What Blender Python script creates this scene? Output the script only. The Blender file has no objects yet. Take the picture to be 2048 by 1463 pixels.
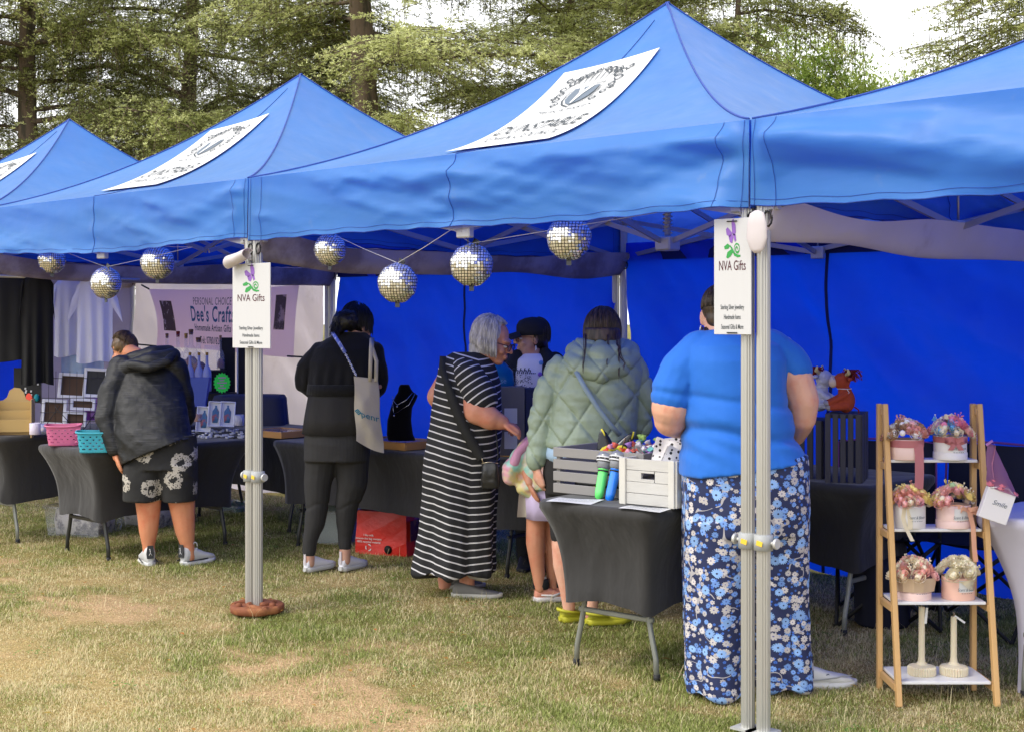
import bpy, math, random
import numpy as np
from mathutils import Vector, Matrix
random.seed(7); RNG=np.random.default_rng(7)
SC=bpy.context.scene; COL=SC.collection
PI=math.pi
# ---------------------------------------------------------------- camera model (fitted to the row of gazebos, 3.09 m pitch)
F,A,CX,CY,H,HZ=2785.8,0.75999,2.8766,-4.3271,1.5329,638.2
sa,ca=math.sin(A),math.cos(A)
def D(px,py,d):
    l=(px-1024)*d/F
    return Vector((CX-sa*d+ca*l, CY+ca*d+sa*l, H-(py-HZ)*d/F))
def G(px,py,z=0.0):
    return D(px,py,(H-z)*F/(py-HZ))
def onY(px,py,Y):
    k=(px-1024)/F; return D(px,py,(Y-CY)/(ca+sa*k))
def onX(px,py,X):
    k=(px-1024)/F; return D(px,py,(X-CX)/(-sa+ca*k))
# ---------------------------------------------------------------- noise
def _h(i,j,k):
    n=(i*374761393+j*668265263+k*2147483647)&0xffffffff
    n=((n^(n>>13))*1274126177)&0xffffffff
    return ((n^(n>>16))&0xffff)/65535.0
def vnoise(p):
    p=np.asarray(p,float); i=np.floor(p).astype(np.int64); f=p-i; f=f*f*(3-2*f); r=0
    for a in (0,1):
        for b in (0,1):
            for c in (0,1):
                w=(f[:,0] if a else 1-f[:,0])*(f[:,1] if b else 1-f[:,1])*(f[:,2] if c else 1-f[:,2])
                r=r+w*_h(i[:,0]+a,i[:,1]+b,i[:,2]+c)
    return r*2-1
def fbm(p,o=3):
    p=np.asarray(p,float); r=0; a=1
    for k in range(o): r=r+a*vnoise(p*2**k+17.3*k); a*=.5
    return r
def _hs(i,j,k):
    n=(i*374761393+j*668265263+k*2147483647)&0xffffffff
    n=((n^(n>>13))*1274126177)&0xffffffff
    return ((n^(n>>16))&0xffff)/32767.5-1
def sn(x,y,z=0.0,o=1):
    r=0;am=1
    for q in range(o):
        i=math.floor(x);j=math.floor(y);k=math.floor(z);a=x-i;b=y-j;c=z-k;a=a*a*(3-2*a);b=b*b*(3-2*b);c=c*c*(3-2*c)
        t=0
        for u,wu in ((0,1-a),(1,a)):
            for v,wv in ((0,1-b),(1,b)):
                t+=wu*wv*((1-c)*_hs(i+u,j+v,k)+c*_hs(i+u,j+v,k+1))
        r+=am*t; am*=.5; x=2*x+17.3;y=2*y+17.3;z=2*z+17.3
    return r
# ---------------------------------------------------------------- materials
class NT:
    def __init__(s,name):
        s.m=bpy.data.materials.new(name); s.m.use_nodes=True; s.t=s.m.node_tree; s.n=s.t.nodes; s.l=s.t.links
        s.b=s.n['Principled BSDF']; s.out=s.n['Material Output']
    def add(s,typ,ins=None,**kw):
        x=s.n.new(typ)
        for k,v in kw.items(): setattr(x,k,v)
        for k,v in (ins or {}).items(): s.set(x,k,v)
        return x
    def set(s,x,k,v):
        if hasattr(v,'is_output'): s.l.new(v,x.inputs[k])
        else: x.inputs[k].default_value=v
    def ma(s,op,a,b=0.0,c=0.0,clamp=False):
        x=s.n.new('ShaderNodeMath'); x.operation=op; x.use_clamp=clamp
        for i,v in enumerate((a,b,c)): s.set(x,i,v)
        return x.outputs[0]
    def mix(s,f,a,b,mode='MIX'):
        x=s.n.new('ShaderNodeMix'); x.data_type='RGBA'; x.blend_type=mode
        s.set(x,0,f); s.set(x,6,rgba(a)); s.set(x,7,rgba(b)); return x.outputs[2]
    def co(s,stretch=None,out='Object'):
        v=s.add('ShaderNodeTexCoord').outputs[out]
        if stretch: v=s.add('ShaderNodeMapping',{0:v,3:stretch}).outputs[0]
        return v
    def noise(s,v,scale,detail=3,rough=.5,dist=0):
        return s.add('ShaderNodeTexNoise',{'Vector':v,'Scale':scale,'Detail':detail,'Roughness':rough,'Distortion':dist}).outputs[0]
    def ramp(s,f,a,b):  # smoothstep a..b
        return s.add('ShaderNodeMapRange',{0:f,1:a,2:b},interpolation_type='SMOOTHSTEP').outputs[0]
    def attr(s,n):
        return s.add('ShaderNodeAttribute',attribute_name=n)
    def bump(s,h,strength=.3,dist=.01):
        x=s.add('ShaderNodeBump',{'Height':h,'Strength':strength,'Distance':dist})
        s.l.new(x.outputs[0],s.b.inputs['Normal']); return x
def rgba(c):
    if isinstance(c,tuple) and len(c)==3: return (*c,1)
    return c
def M(name,col,rough=.6,metal=0,var=.1,vs=6,bump=.0,bs=60,bd=.004,spec=.35,trans=None,tw=.5,col2=None,c2=(.5,.7),c2s=3,stretch=None,sheen=0,alpha=1,sss=0):
    t=NT(name); b=t.b
    v=t.co(stretch)
    c=rgba(col)
    if var:
        n=t.noise(v,vs,4); k=t.ma('MULTIPLY_ADD',n,2*var,1-var)
        x=t.add('ShaderNodeVectorMath',{0:c[:3]},operation='SCALE'); t.set(x,3,k); c=x.outputs[0]
    if col2 is not None:
        c=t.mix(t.ramp(t.noise(v,c2s,5,.65),c2[0],c2[1]),c,col2)
    t.set(b,'Base Color',c); b.inputs['Roughness'].default_value=rough; b.inputs['Metallic'].default_value=metal
    b.inputs['Specular IOR Level'].default_value=spec
    if sheen: b.inputs['Sheen Weight'].default_value=sheen
    if alpha<1: b.inputs['Alpha'].default_value=alpha
    if sss: b.inputs['Subsurface Weight'].default_value=sss; b.inputs['Subsurface Radius'].default_value=(.02,.008,.004); b.inputs['Subsurface Scale'].default_value=.5
    if bump: t.bump(t.noise(v,bs,3),bump,bd)
    if trans:
        tr=t.add('ShaderNodeBsdfTranslucent',{0:rgba(trans)}); mx=t.add('ShaderNodeMixShader',{0:tw,1:b.outputs[0],2:tr.outputs[0]})
        t.l.new(mx.outputs[0],t.out.inputs[0])
    return t.m
# ---------------------------------------------------------------- objects
def props(o,label=None,cat=None,group=None,kind=None):
    if label: o['label']=label
    if cat: o['category']=cat
    if group: o['group']=group
    if kind: o['kind']=kind
    return o
def empty(name,label,cat,loc=(0,0,0),rz=0,group=None):
    o=bpy.data.objects.new(name,None); COL.objects.link(o); o.location=loc; o.rotation_euler=(0,0,rz); o.empty_display_size=.1
    return props(o,label,cat,group)
def link(name,me,mat=None,parent=None):
    o=bpy.data.objects.new(name,me); COL.objects.link(o)
    if mat is not None:
        for m in (mat if isinstance(mat,(list,tuple)) else [mat]): me.materials.append(m)
    if parent is not None: o.parent=parent
    return o
def copytree(o,loc=None,rz=None,parent=None,scale=None):
    c=o.copy(); COL.objects.link(c)
    if parent is not None: c.parent=parent
    for ch in [x for x in COL.objects if x.parent==o]: copytree(ch,parent=c)
    if loc is not None: c.location=loc
    if rz is not None: c.rotation_euler=(0,0,rz)
    if scale is not None: c.scale=scale
    return c
def npmesh(name,co,faces,mat,parent=None,col=None,smooth=False,attrs=None):
    co=np.asarray(co,np.float32); faces=np.asarray(faces,np.int32); k=faces.shape[1]
    me=bpy.data.meshes.new(name); me.vertices.add(len(co)); me.vertices.foreach_set('co',co.ravel())
    me.loops.add(faces.size); me.loops.foreach_set('vertex_index',faces.ravel())
    me.polygons.add(len(faces)); me.polygons.foreach_set('loop_start',np.arange(0,faces.size,k,dtype=np.int32))
    me.update(calc_edges=True)
    if col is not None:
        a=me.attributes.new('col','FLOAT_COLOR','POINT'); c=np.ones((len(co),4),np.float32); c[:,:3]=col; a.data.foreach_set('color',c.ravel())
    for k2,v in (attrs or {}).items():
        a=me.attributes.new(k2,'FLOAT_VECTOR','POINT'); a.data.foreach_set('vector',np.asarray(v,np.float32).ravel())
    if smooth: me.polygons.foreach_set('use_smooth',np.ones(len(faces),bool))
    return link(name,me,mat,parent)
def V3(*a): return Vector(a)
class MB:
    def __init__(s): s.v=[]; s.f=[]; s.mi=[]; s.m=0; s.sm=[]
    def addf(s,idx,sm=False): s.f.append(tuple(idx)); s.mi.append(s.m); s.sm.append(sm)
    def box(s,c,d,rz=0,R=None,bev=0):
        x,y,z=[q/2 for q in d]; b=min(bev,x*.49,y*.49,z*.49)
        R=R or Matrix.Rotation(rz,3,'Z'); c=Vector(c); n=len(s.v)
        if b<=0:
            P=[(i*x,j*y,k*z) for i in(-1,1) for j in(-1,1) for k in(-1,1)]
            s.v+= [c+R@Vector(p) for p in P]
            for q in ((0,1,3,2),(4,6,7,5),(0,4,5,1),(2,3,7,6),(0,2,6,4),(1,5,7,3)): s.addf([n+a for a in q])
        else:
            idx={}
            for i in(-1,1):
                for j in(-1,1):
                    for k in(-1,1):
                        for a in range(3):
                            p=[i*(x-b),j*(y-b),k*(z-b)]; p[a]=(i*x,j*y,k*z)[a]
                            idx[(i,j,k,a)]=len(s.v); s.v.append(c+R@Vector(p))
            for a in range(3):
                o=[q for q in range(3) if q!=a]
                for sg in(-1,1):
                    cyc=[(-1,-1),(1,-1),(1,1),(-1,1)]; L=[]
                    for u,w in cyc:
                        t=[0,0,0]; t[a]=sg; t[o[0]]=u; t[o[1]]=w; L.append(idx[(*t,a)])
                    s.addf(L)
                for u in(-1,1):
                    for w in(-1,1):
                        L=[]
                        for sg in(-1,1):
                            t=[0,0,0]; t[a]=sg; t[o[0]]=u; t[o[1]]=w
                            L.append((idx[(*t,o[0])],idx[(*t,o[1])]))
                        s.addf([L[0][0],L[0][1],L[1][1],L[1][0]])
            for i in(-1,1):
                for j in(-1,1):
                    for k in(-1,1): s.addf([idx[(i,j,k,a)] for a in range(3)])
        return s
    def rings(s,R,closed=True,cap=True,smooth=True,cyc=True):
        n0=len(s.v); k=len(R[0])
        for r in R: s.v+=[Vector(p) for p in r]
        for i in range(len(R)-1):
            for j in range(k if cyc else k-1):
                a=n0+i*k+j; b=n0+i*k+(j+1)%k; s.addf((a,b,b+k,a+k),smooth)
        if cap and cyc: s.addf([n0+j for j in range(k)][::-1]); s.addf([n0+(len(R)-1)*k+j for j in range(k)])
        return s
    def tube(s,pts,r,seg=8,cap=True,fl=None,smooth=True,up=None):
        pts=[Vector(p) for p in pts]; R=[]; n=len(pts); rr=r if isinstance(r,(list,tuple)) else [r]*n
        t0=(pts[1]-pts[0]).normalized(); u=Vector(up) if up else (Vector((0,0,1)) if abs(t0.z)<.9 else Vector((1,0,0)))
        for i,p in enumerate(pts):
            t=(pts[min(i+1,n-1)]-pts[max(i-1,0)]); t=t.normalized() if t.length>1e-9 else t0
            a=t.cross(u)
            if a.length<1e-6: a=t.orthogonal()
            a.normalize(); b=a.cross(t); u=b
            f=fl or 1
            R.append([p+(a*math.cos(2*PI*j/seg)*f+b*math.sin(2*PI*j/seg))*rr[i] for j in range(seg)])
        return s.rings(R,cap=cap,smooth=smooth)
    def lathe(s,prof,c=(0,0,0),seg=20,R=None,sx=1,sy=1,smooth=True,fn=None,cap=True):
        c=Vector(c); rr=[]
        for r,z in prof:
            ring=[]
            for j in range(seg):
                a=2*PI*j/seg; q=r*(fn(a,z) if fn else 1); p=Vector((q*math.cos(a)*sx,q*math.sin(a)*sy,z))
                ring.append(c+(R@p if R else p))
            rr.append(ring)
        return s.rings(rr,cap=cap,smooth=smooth)
    def ell(s,c,r,R=None,seg=14,n=9):
        rx,ry,rz=r if isinstance(r,(tuple,list)) else (r,r,r)
        M3=(R or Matrix.Identity(3))@Matrix.Diagonal((rx,ry,rz))
        prof=[(max(1e-4,math.sin(PI*i/n)),-math.cos(PI*i/n)) for i in range(n+1)]
        return s.lathe(prof,c,seg,R=M3)
    def cap(s,a,ra,b,rb,fy=1,seg=14):
        a=Vector(a); b=Vector(b); t=(b-a); L=t.length
        if L<1e-6: return s.ell(a,ra)
        q=t.normalized().to_track_quat('Z','Y').to_matrix(); P=[]
        for i in range(5): th=PI/2*(i/4); P.append((max(1e-4,ra*math.sin(th)),-ra*math.cos(th)))
        P+=[(rb*math.cos(PI/2*i/4)+1e-4,L+rb*math.sin(PI/2*i/4)) for i in range(0,5)]
        n0=len(s.v); s.lathe(P,a,seg,R=q)
        if fy!=1:
            for i in range(n0,len(s.v)):
                v=s.v[i]; k=(v-a).dot(t)/L/L; cy=a.y+t.y*max(0,min(1,k)); v.y=cy+(v.y-cy)*fy
        return s
    def chain(s,pts,rs,fy=1):
        for i in range(len(pts)-1): s.cap(pts[i],rs[i],pts[i+1],rs[i+1],fy)
        return s
    def loft(s,rg,seg=36,e=2.4,cap=True,fn=None):  # rings (z,xl,xr,yc,yh)
        R=[]
        for q in rg:
            z,xl,xr,yc,yh=q[:5]; tx=q[5] if len(q)>5 else 0; cx=(xl+xr)/2; hx=(xr-xl)/2; r=[]
            for j in range(seg):
                a=2*PI*j/seg; c,d=math.cos(a),math.sin(a); k=(abs(c)**e+abs(d)**e)**(-1/e)
                if fn: k*=fn(a,z)
                x=cx+hx*k*c; y=yc+yh*k*d; r.append((x,y,z+tx*(x-cx)))
            R.append(r)
        return s.rings(R,cap=cap)
    def grid(s,fn,nu,nv,smooth=True):
        n0=len(s.v)
        for j in range(nv+1):
            for i in range(nu+1): s.v.append(Vector(fn(i/nu,j/nv)))
        for j in range(nv):
            for i in range(nu):
                a=n0+j*(nu+1)+i; s.addf((a,a+1,a+nu+2,a+nu+1),smooth)
        return s
    def prism(s,poly,fn,th):  # 2D outline mapped by fn(x,y,w)
        n=len(s.v); k=len(poly)
        for w in (0,th): s.v+=[Vector(fn(x,y,w)) for x,y in poly]
        s.addf([n+i for i in range(k)][::-1]); s.addf([n+k+i for i in range(k)])
        for i in range(k): s.addf((n+i,n+(i+1)%k,n+k+(i+1)%k,n+k+i))
        return s
    def xf(s,Mx):
        s.v=[Mx@p for p in s.v]; return s
    def mesh(s,name):
        me=bpy.data.meshes.new(name); me.from_pydata([tuple(p) for p in s.v],[],s.f)
        me.polygons.foreach_set('use_smooth',s.sm); me.polygons.foreach_set('material_index',s.mi); me.update(); return me
    def build(s,name,mat,parent=None,label=None,loc=None,rz=None):
        o=link(name,s.mesh(name),mat,parent)
        if label: o['label']=label
        if loc is not None: o.location=loc
        if rz is not None: o.rotation_euler=(0,0,rz)
        return o
def blob(name,mb,mat,parent=None,vox=.008,it=4,disp=None,attr=None,label=None):
    me=mb.mesh('tmp'); o=bpy.data.objects.new('tmp',me); COL.objects.link(o)
    r=o.modifiers.new('r','REMESH'); r.mode='VOXEL'; r.voxel_size=vox; r.use_smooth_shade=True
    if it: q=o.modifiers.new('s','SMOOTH'); q.factor=.5; q.iterations=it
    dg=bpy.context.evaluated_depsgraph_get(); dg.update()
    nm=bpy.data.meshes.new_from_object(o.evaluated_get(dg)); bpy.data.objects.remove(o); bpy.data.meshes.remove(me); nm.name=name
    n=len(nm.vertices); co=np.empty(n*3,np.float32); nm.vertices.foreach_get('co',co); co=co.reshape(-1,3)
    no=np.empty(n*3,np.float32); nm.vertices.foreach_get('normal',no); no=no.reshape(-1,3)
    if disp is not None:
        dd=disp(co.astype(float)); 
        nco=co+no*dd[:,None]; nm.vertices.foreach_set('co',nco.astype(np.float32).ravel())
    if attr is not None:
        for k,fn in attr.items():
            a=nm.attributes.new(k,'FLOAT_VECTOR','POINT'); a.data.foreach_set('vector',fn(co.astype(float)).astype(np.float32).ravel())
    nm.polygons.foreach_set('use_smooth',np.ones(len(nm.polygons),bool)); nm.update()
    return link(name,nm,mat,parent)if label is None else props(link(name,nm,mat,parent),label)
_tc={}
def glyphs(txt,size=1,align='CENTER',bold=0,space=1,shear=0):
    k=(txt,align,bold,space,shear)
    if k not in _tc:
        cu=bpy.data.curves.new('t','FONT'); cu.body=txt; cu.align_x=align; cu.align_y='CENTER'; cu.offset=bold; cu.space_character=space; cu.shear=shear; cu.resolution_u=3
        o=bpy.data.objects.new('t',cu); COL.objects.link(o); dg=bpy.context.evaluated_depsgraph_get(); dg.update()
        me=bpy.data.meshes.new_from_object(o.evaluated_get(dg)); _tc[k]=([v.co.copy() for v in me.vertices],[tuple(p.vertices) for p in me.polygons])
        bpy.data.objects.remove(o); bpy.data.meshes.remove(me); bpy.data.curves.remove(cu)
    return _tc[k]
def text(mb,txt,fn,size,sx=1,**kw):  # fn(x,y)->point
    vs,fs=glyphs(txt,**kw); n=len(mb.v)
    mb.v+=[Vector(fn(v.x*size*sx,v.y*size)) for v in vs]
    for f in fs: mb.addf([n+i for i in f])
def ribbon2(mb,pts,w,fn,closed=False):  # flat line of width w in a 2D design plane
    pts=[Vector(p) for p in pts]; n0=len(mb.v); n=len(pts)
    for i,p in enumerate(pts):
        t=pts[min(i+1,n-1)]-pts[max(i-1,0)]; t=t.normalized() if t.length>1e-9 else Vector((1,0)); q=Vector((-t.y,t.x))*w/2*(.35+.65*math.sin(PI*(i+.5)/n))
        mb.v.append(Vector(fn(p.x+q.x,p.y+q.y))); mb.v.append(Vector(fn(p.x-q.x,p.y-q.y)))
    for i in range(n-1): a=n0+2*i; mb.addf((a,a+1,a+3,a+2))
def poly2(mb,pts,fn):
    n=len(mb.v); mb.v+=[Vector(fn(x,y)) for x,y in pts]; mb.addf([n+i for i in range(len(pts))])
# ================================================================= world, sun, camera
SUN_EL,SUN_AZ=math.radians(48),math.radians(200)
w=bpy.data.worlds.new('World'); SC.world=w; w.use_nodes=True; nt=w.node_tree; bg=nt.nodes['Background']
sk=nt.nodes.new('ShaderNodeTexSky'); sk.sky_type='NISHITA'; sk.sun_disc=False; sk.sun_elevation=SUN_EL; sk.sun_rotation=SUN_AZ; sk.air_density=1; sk.dust_density=4; sk.ozone_density=1
hs=nt.nodes.new('ShaderNodeHueSaturation'); hs.inputs['Saturation'].default_value=.25; nt.links.new(sk.outputs[0],hs.inputs['Color'])
tc=nt.nodes.new('ShaderNodeTexCoord'); cn=nt.nodes.new('ShaderNodeTexNoise'); cn.inputs['Scale'].default_value=3; cn.inputs['Detail'].default_value=5; nt.links.new(tc.outputs['Generated'],cn.inputs['Vector'])
cr=nt.nodes.new('ShaderNodeMix'); cr.data_type='RGBA'; nt.links.new(cn.outputs[0],cr.inputs[0]); cr.inputs[6].default_value=(7.6,7.75,8.2,1); cr.inputs[7].default_value=(9.6,9.6,9.7,1)
mx=nt.nodes.new('ShaderNodeMix'); mx.data_type='RGBA'; mx.inputs[0].default_value=.85; nt.links.new(hs.outputs[0],mx.inputs[6]); nt.links.new(cr.outputs[2],mx.inputs[7])
nt.links.new(mx.outputs[2],bg.inputs[0]); bg.inputs[1].default_value=.125
sl=bpy.data.lights.new('sun','SUN'); so=bpy.data.objects.new('sun',sl); COL.objects.link(so); sl.energy=1.1; sl.angle=math.radians(22); sl.color=(1,.94,.85)
# the sun stands behind the photographer, to the left
sd=Vector((math.sin(SUN_AZ)*math.cos(SUN_EL),math.cos(SUN_AZ)*math.cos(SUN_EL),math.sin(SUN_EL)))
so.rotation_euler=sd.to_track_quat('Z','Y').to_euler()
cam=bpy.data.cameras.new('camera'); co_=bpy.data.objects.new('camera',cam); COL.objects.link(co_); SC.camera=co_
co_.location=(CX,CY,H); co_.rotation_euler=(PI/2,0,A); cam.sensor_width=36; cam.lens=36*F/2048; cam.shift_y=-(731.5-HZ)/2048; cam.clip_end=600
SC.view_settings.view_transform='Standard'; SC.view_settings.look='None'; SC.view_settings.exposure=1.0; SC.view_settings.gamma=1
SC.cycles.max_bounces=10; SC.cycles.transparent_max_bounces=12; SC.cycles.diffuse_bounces=5
# ================================================================= ground + grass
def dry(P): # patches of straw and green, shared by soil and blades (P: N,2)
    q=np.c_[P,np.zeros(len(P))]
    d=fbm(q*.9+3.1,3)*.45+fbm(q*3.3,3)*.35+fbm(q*11,2)*.16
    front=np.clip((-.35-P[:,1]+.25*P[:,0]*0)*.5,0,1)     # lawn in the open is drier in front of the stalls
    return np.clip(.46+d*.75+.16*front*np.clip((-P[:,0]-1)*.6,0,1),0,1)
def bare(P):
    q=np.c_[P,np.zeros(len(P))]; return np.clip((fbm(q*[1.3,2.6,1]+31.7,3)+.5*fbm(q*7,2)-.32+.25*(P[:,1]<.2))*1.3,0,1)*np.clip((.5-P[:,1])*1.2,.12,1)
def ground_z(P):
    q=np.c_[P,np.zeros(len(P))]; return .012*vnoise(q*1.3)+.004*vnoise(q*7)
xs=np.unique(np.concatenate([[-300,-120,-60,-30,-20],np.arange(-14,8,.05),[12,20,60,120,300]])); ys=np.unique(np.concatenate([[-300,-100,-30,-10],np.arange(-5,9,.05),[12,20,30,60,120,300]]))
XX,YY=np.meshgrid(xs,ys); P=np.c_[XX.ravel(),YY.ravel()]
near=((P[:,0]>-14)&(P[:,0]<8)&(P[:,1]>-5)&(P[:,1]<9)); gz=np.where(near,ground_z(P),0)
dd=dry(P); nz=fbm(np.c_[P*14,0*P[:,0]],2)*.12
cg=np.array((.17,.175,.05)); cs=np.array((.50,.38,.19)); col=cg+(cs-cg)*np.clip(dd+nz,0,1)[:,None]**1.2; bb=np.where(near,bare(P),0)[:,None]; col=col*(1-bb)+np.array((.60,.42,.26))*bb
nx=len(xs); ii=np.arange(len(ys)-1)[:,None]*nx+np.arange(nx-1)[None,:]; ii=ii.ravel(); qf=np.c_[ii,ii+1,ii+nx+1,ii+nx]
t=NT('lawn_soil'); v=t.co(); c=t.attr('col').outputs[0]
n=t.noise(v,140,4,.7); n2=t.noise(v,35,4,.6)
c=t.mix(t.ramp(n,.42,.62),t.mix(1.0,c,(.55,.5,.42),'MULTIPLY'),t.mix(1.0,c,(1.25,1.2,1.1),'MULTIPLY')); c=t.mix(t.ramp(n2,.35,.7),c,t.mix(1.0,c,(.75,.8,.7),'MULTIPLY'))
t.set(t.b,'Base Color',c); t.b.inputs['Roughness'].default_value=.95; t.b.inputs['Specular IOR Level'].default_value=.1; t.bump(n,.6,.02)
props(npmesh('ground',np.c_[P,gz],qf,t.m,col=col,smooth=True),kind='structure')
def grass_blades(N,seed,hmin,hmax,wd,prob=None,stalk=False):
    r=np.random.default_rng(seed)
    # scattered over the lawn that lies in view, denser toward the front
    d=4.9+ (r.random(N)**1.5)*7.5; px=(r.random(N)*2300-126)
    l=(px-1024)*d/F; X=CX-sa*d+ca*l; Y=CY+ca*d+sa*l; ok=(Y<3.05); X,Y=X[ok],Y[ok]; n=len(X)
    P=np.c_[X,Y]; dr=dry(P); clump=fbm(np.c_[P*6,np.zeros(n)],2)
    keep=(r.random(n)<np.clip(1.2-.6*dr+.3*clump,.15,1)*(1-.88*bare(P))) if not stalk else (r.random(n)<.5+clump); X,Y,dr,clump,P=X[keep],Y[keep],dr[keep],clump[keep],P[keep]; n=len(X)
    hh=(hmin+(hmax-hmin)*r.random(n)**1.6)*(1.0+.5*clump*(not stalk))*(1.25-.5*dr if not stalk else 1); a=r.random(n)*2*PI; le=hh*(.25+1.0*r.random(n)); wv=wd*(.6+.8*r.random(n))
    z=ground_z(P)-.002; bx=np.cos(a+PI/2)*wv; by=np.sin(a+PI/2)*wv
    m1=np.c_[X+np.cos(a)*le*.3,Y+np.sin(a)*le*.3,z+hh*.6]; tip=np.c_[X+np.cos(a)*le,Y+np.sin(a)*le,z+hh*(.95 if not stalk else 1)]
    o=np.c_[bx,by,0*bx]; b=np.c_[X,Y,z]
    co=np.stack([b-o,b+o,m1-o*.8,m1+o*.8,tip],1).reshape(-1,3); k=np.arange(n)[:,None]*5
    tr=np.concatenate([k+[0,1,3],k+[0,3,2],k+[2,3,4]]) 
    g1=np.array((.16,.20,.04)); g2=np.array((.42,.46,.15)); s1=np.array((.74,.66,.40)); s2=np.array((.56,.45,.24))
    q=r.random(n)[:,None]; gr=g1+(g2-g1)*q; st=s1+(s2-s1)*r.random(n)[:,None]
    f=(r.random(n)<np.clip(dr*1.15-.08,.1,.93))[:,None] if not stalk else np.ones((n,1),bool)
    c=np.where(f,st,gr); return co,tr,np.repeat(c,5,0)
t=NT('grass_blades'); t.set(t.b,'Base Color',t.attr('col').outputs[0]); t.b.inputs['Roughness'].default_value=.7; t.b.inputs['Specular IOR Level'].default_value=.2
tr=t.add('ShaderNodeBsdfTranslucent'); t.set(tr,0,t.attr('col').outputs[0]); mxs=t.add('ShaderNodeMixShader',{0:.3,1:t.b.outputs[0],2:tr.outputs[0]}); t.l.new(mxs.outputs[0],t.out.inputs[0])
c1=grass_blades(780000,3,.006,.024,.0014); c2_=grass_blades(3800,5,.04,.115,.0011,stalk=True)
co=np.concatenate([c1[0],c2_[0]]); tr=np.concatenate([c1[1],c2_[1]+len(c1[0])]); cc=np.concatenate([c1[2],c2_[2]])
props(npmesh('grass',co,tr,t.m,col=cc),kind='stuff',label='short dry lawn grass of green and straw blades'); del co,tr,cc,c1,c2_
# fallen leaves and clover in the lawn
rg_=np.random.default_rng(44)
def scatter(n,seed,fn_):
    r=np.random.default_rng(seed); V=[];Q=[];C=[]
    while len(Q)<n:
        d=5.0+r.random()*5; px=r.random()*2048; l=(px-1024)*d/F; X=CX-sa*d+ca*l; Y=CY+ca*d+sa*l
        if Y<2.5: fn_(r,X,Y,V,Q,C)
    return V,Q,C
def leaf_(r,X,Y,V,Q,C):
    a=r.random()*6.28; s=.010+.016*r.random(); z=.022+.012*r.random(); c=(.30+.2*r.random(),.15+.1*r.random(),.05)
    for (u,v,w_) in ((-1,0,0),(0,-.45,.25),(1,0,.1),(0,.45,.3)): V.append((X+s*(u*math.cos(a)-v*math.sin(a)),Y+s*(u*math.sin(a)+v*math.cos(a)),z+w_*s*.8)); C.append(c)
    k=len(V)-4; Q.append((k,k+1,k+2,k+3))
def clover_(r,X,Y,V,Q,C):
    for p in range(18):
        x=X+r.normal()*.05; y=Y+r.normal()*.05; g=.8+.5*r.random()
        for j in range(3):
            a=j*2.09+r.random(); s=.009; z=.020+.008*r.random(); c=(.10*g,.22*g,.04*g)
            for (u,v) in ((0,0),(.6,-.5),(1.1,0),(.6,.5)): V.append((x+s*(u*math.cos(a)-v*math.sin(a)),y+s*(u*math.sin(a)+v*math.cos(a)),z+.002*u)); C.append(c)
            k=len(V)-4; Q.append((k,k+1,k+2,k+3))
V,Q,C=scatter(90,5,leaf_); props(npmesh('fallen_leaves',V,Q,t.m,col=C),kind='stuff',label='scattered small brown leaves on the lawn')
V,Q,C=scatter(54*26,6,clover_); props(npmesh('clover',V,Q,t.m,col=C),kind='stuff',label='low clover patches in the lawn')
# ================================================================= fabrics and metals
def canopy_mat(name,col,tr,tw,dirt=.25,rough=.46,bs=.28,sheen=.10):
    t=NT(name); v=t.co()
    n=t.noise(v,2.2,5,.6); c=t.mix(t.ramp(n,.3,.75),tuple(x*.86 for x in col),col)
    st=t.ma('MULTIPLY',t.ramp(t.noise(v,5.5,6,.7),.62,.75),dirt); c=t.mix(st,c,(.22,.30,.38))
    t.set(t.b,'Base Color',c); t.set(t.b,'Roughness',t.ma('MULTIPLY_ADD',t.noise(v,9,3),.3,rough-.14)); t.b.inputs['Specular IOR Level'].default_value=.55; t.b.inputs['Sheen Weight'].default_value=sheen; t.b.inputs['Sheen Roughness'].default_value=.4
    cr=t.noise(t.add('ShaderNodeMapping',{0:v,3:(1,1,2.2)}).outputs[0],2.6,4,.5,.4); t.bump(cr,bs,.02)
    x=t.add('ShaderNodeBsdfTranslucent',{0:rgba(tr)}); m=t.add('ShaderNodeMixShader',{0:tw,1:t.b.outputs[0],2:x.outputs[0]}); t.l.new(m.outputs[0],t.out.inputs[0]); return t.m
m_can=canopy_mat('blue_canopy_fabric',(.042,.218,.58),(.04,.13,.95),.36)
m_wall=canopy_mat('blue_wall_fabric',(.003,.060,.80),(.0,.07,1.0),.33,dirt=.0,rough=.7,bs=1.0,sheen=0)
m_white_wall=M('white_wall_fabric',(.75,.68,.70),.7,var=.12,vs=3,bump=.6,bs=6,bd=.03,trans=(.90,.80,.84),tw=.6,col2=(.45,.38,.38),c2=(.55,.75))
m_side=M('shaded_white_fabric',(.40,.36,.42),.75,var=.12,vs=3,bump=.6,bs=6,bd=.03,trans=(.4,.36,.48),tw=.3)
m_navy=M('navy_webbing',(.006,.012,.09),.8)
m_seam=M('dark_blue_seam',(.012,.05,.30),.6)
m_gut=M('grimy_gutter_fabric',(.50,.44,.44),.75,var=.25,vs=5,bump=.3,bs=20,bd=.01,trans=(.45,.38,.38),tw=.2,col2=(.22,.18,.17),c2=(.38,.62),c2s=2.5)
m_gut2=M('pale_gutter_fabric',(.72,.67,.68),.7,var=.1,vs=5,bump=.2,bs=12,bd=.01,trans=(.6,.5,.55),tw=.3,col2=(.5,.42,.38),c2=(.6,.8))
m_alu=M('brushed_aluminium',(.47,.465,.44),.38,metal=.6,var=.10,vs=14,bump=.05,bs=200,stretch=(1,1,.12),col2=(.34,.33,.30),c2=(.60,.75),c2s=9)
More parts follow.
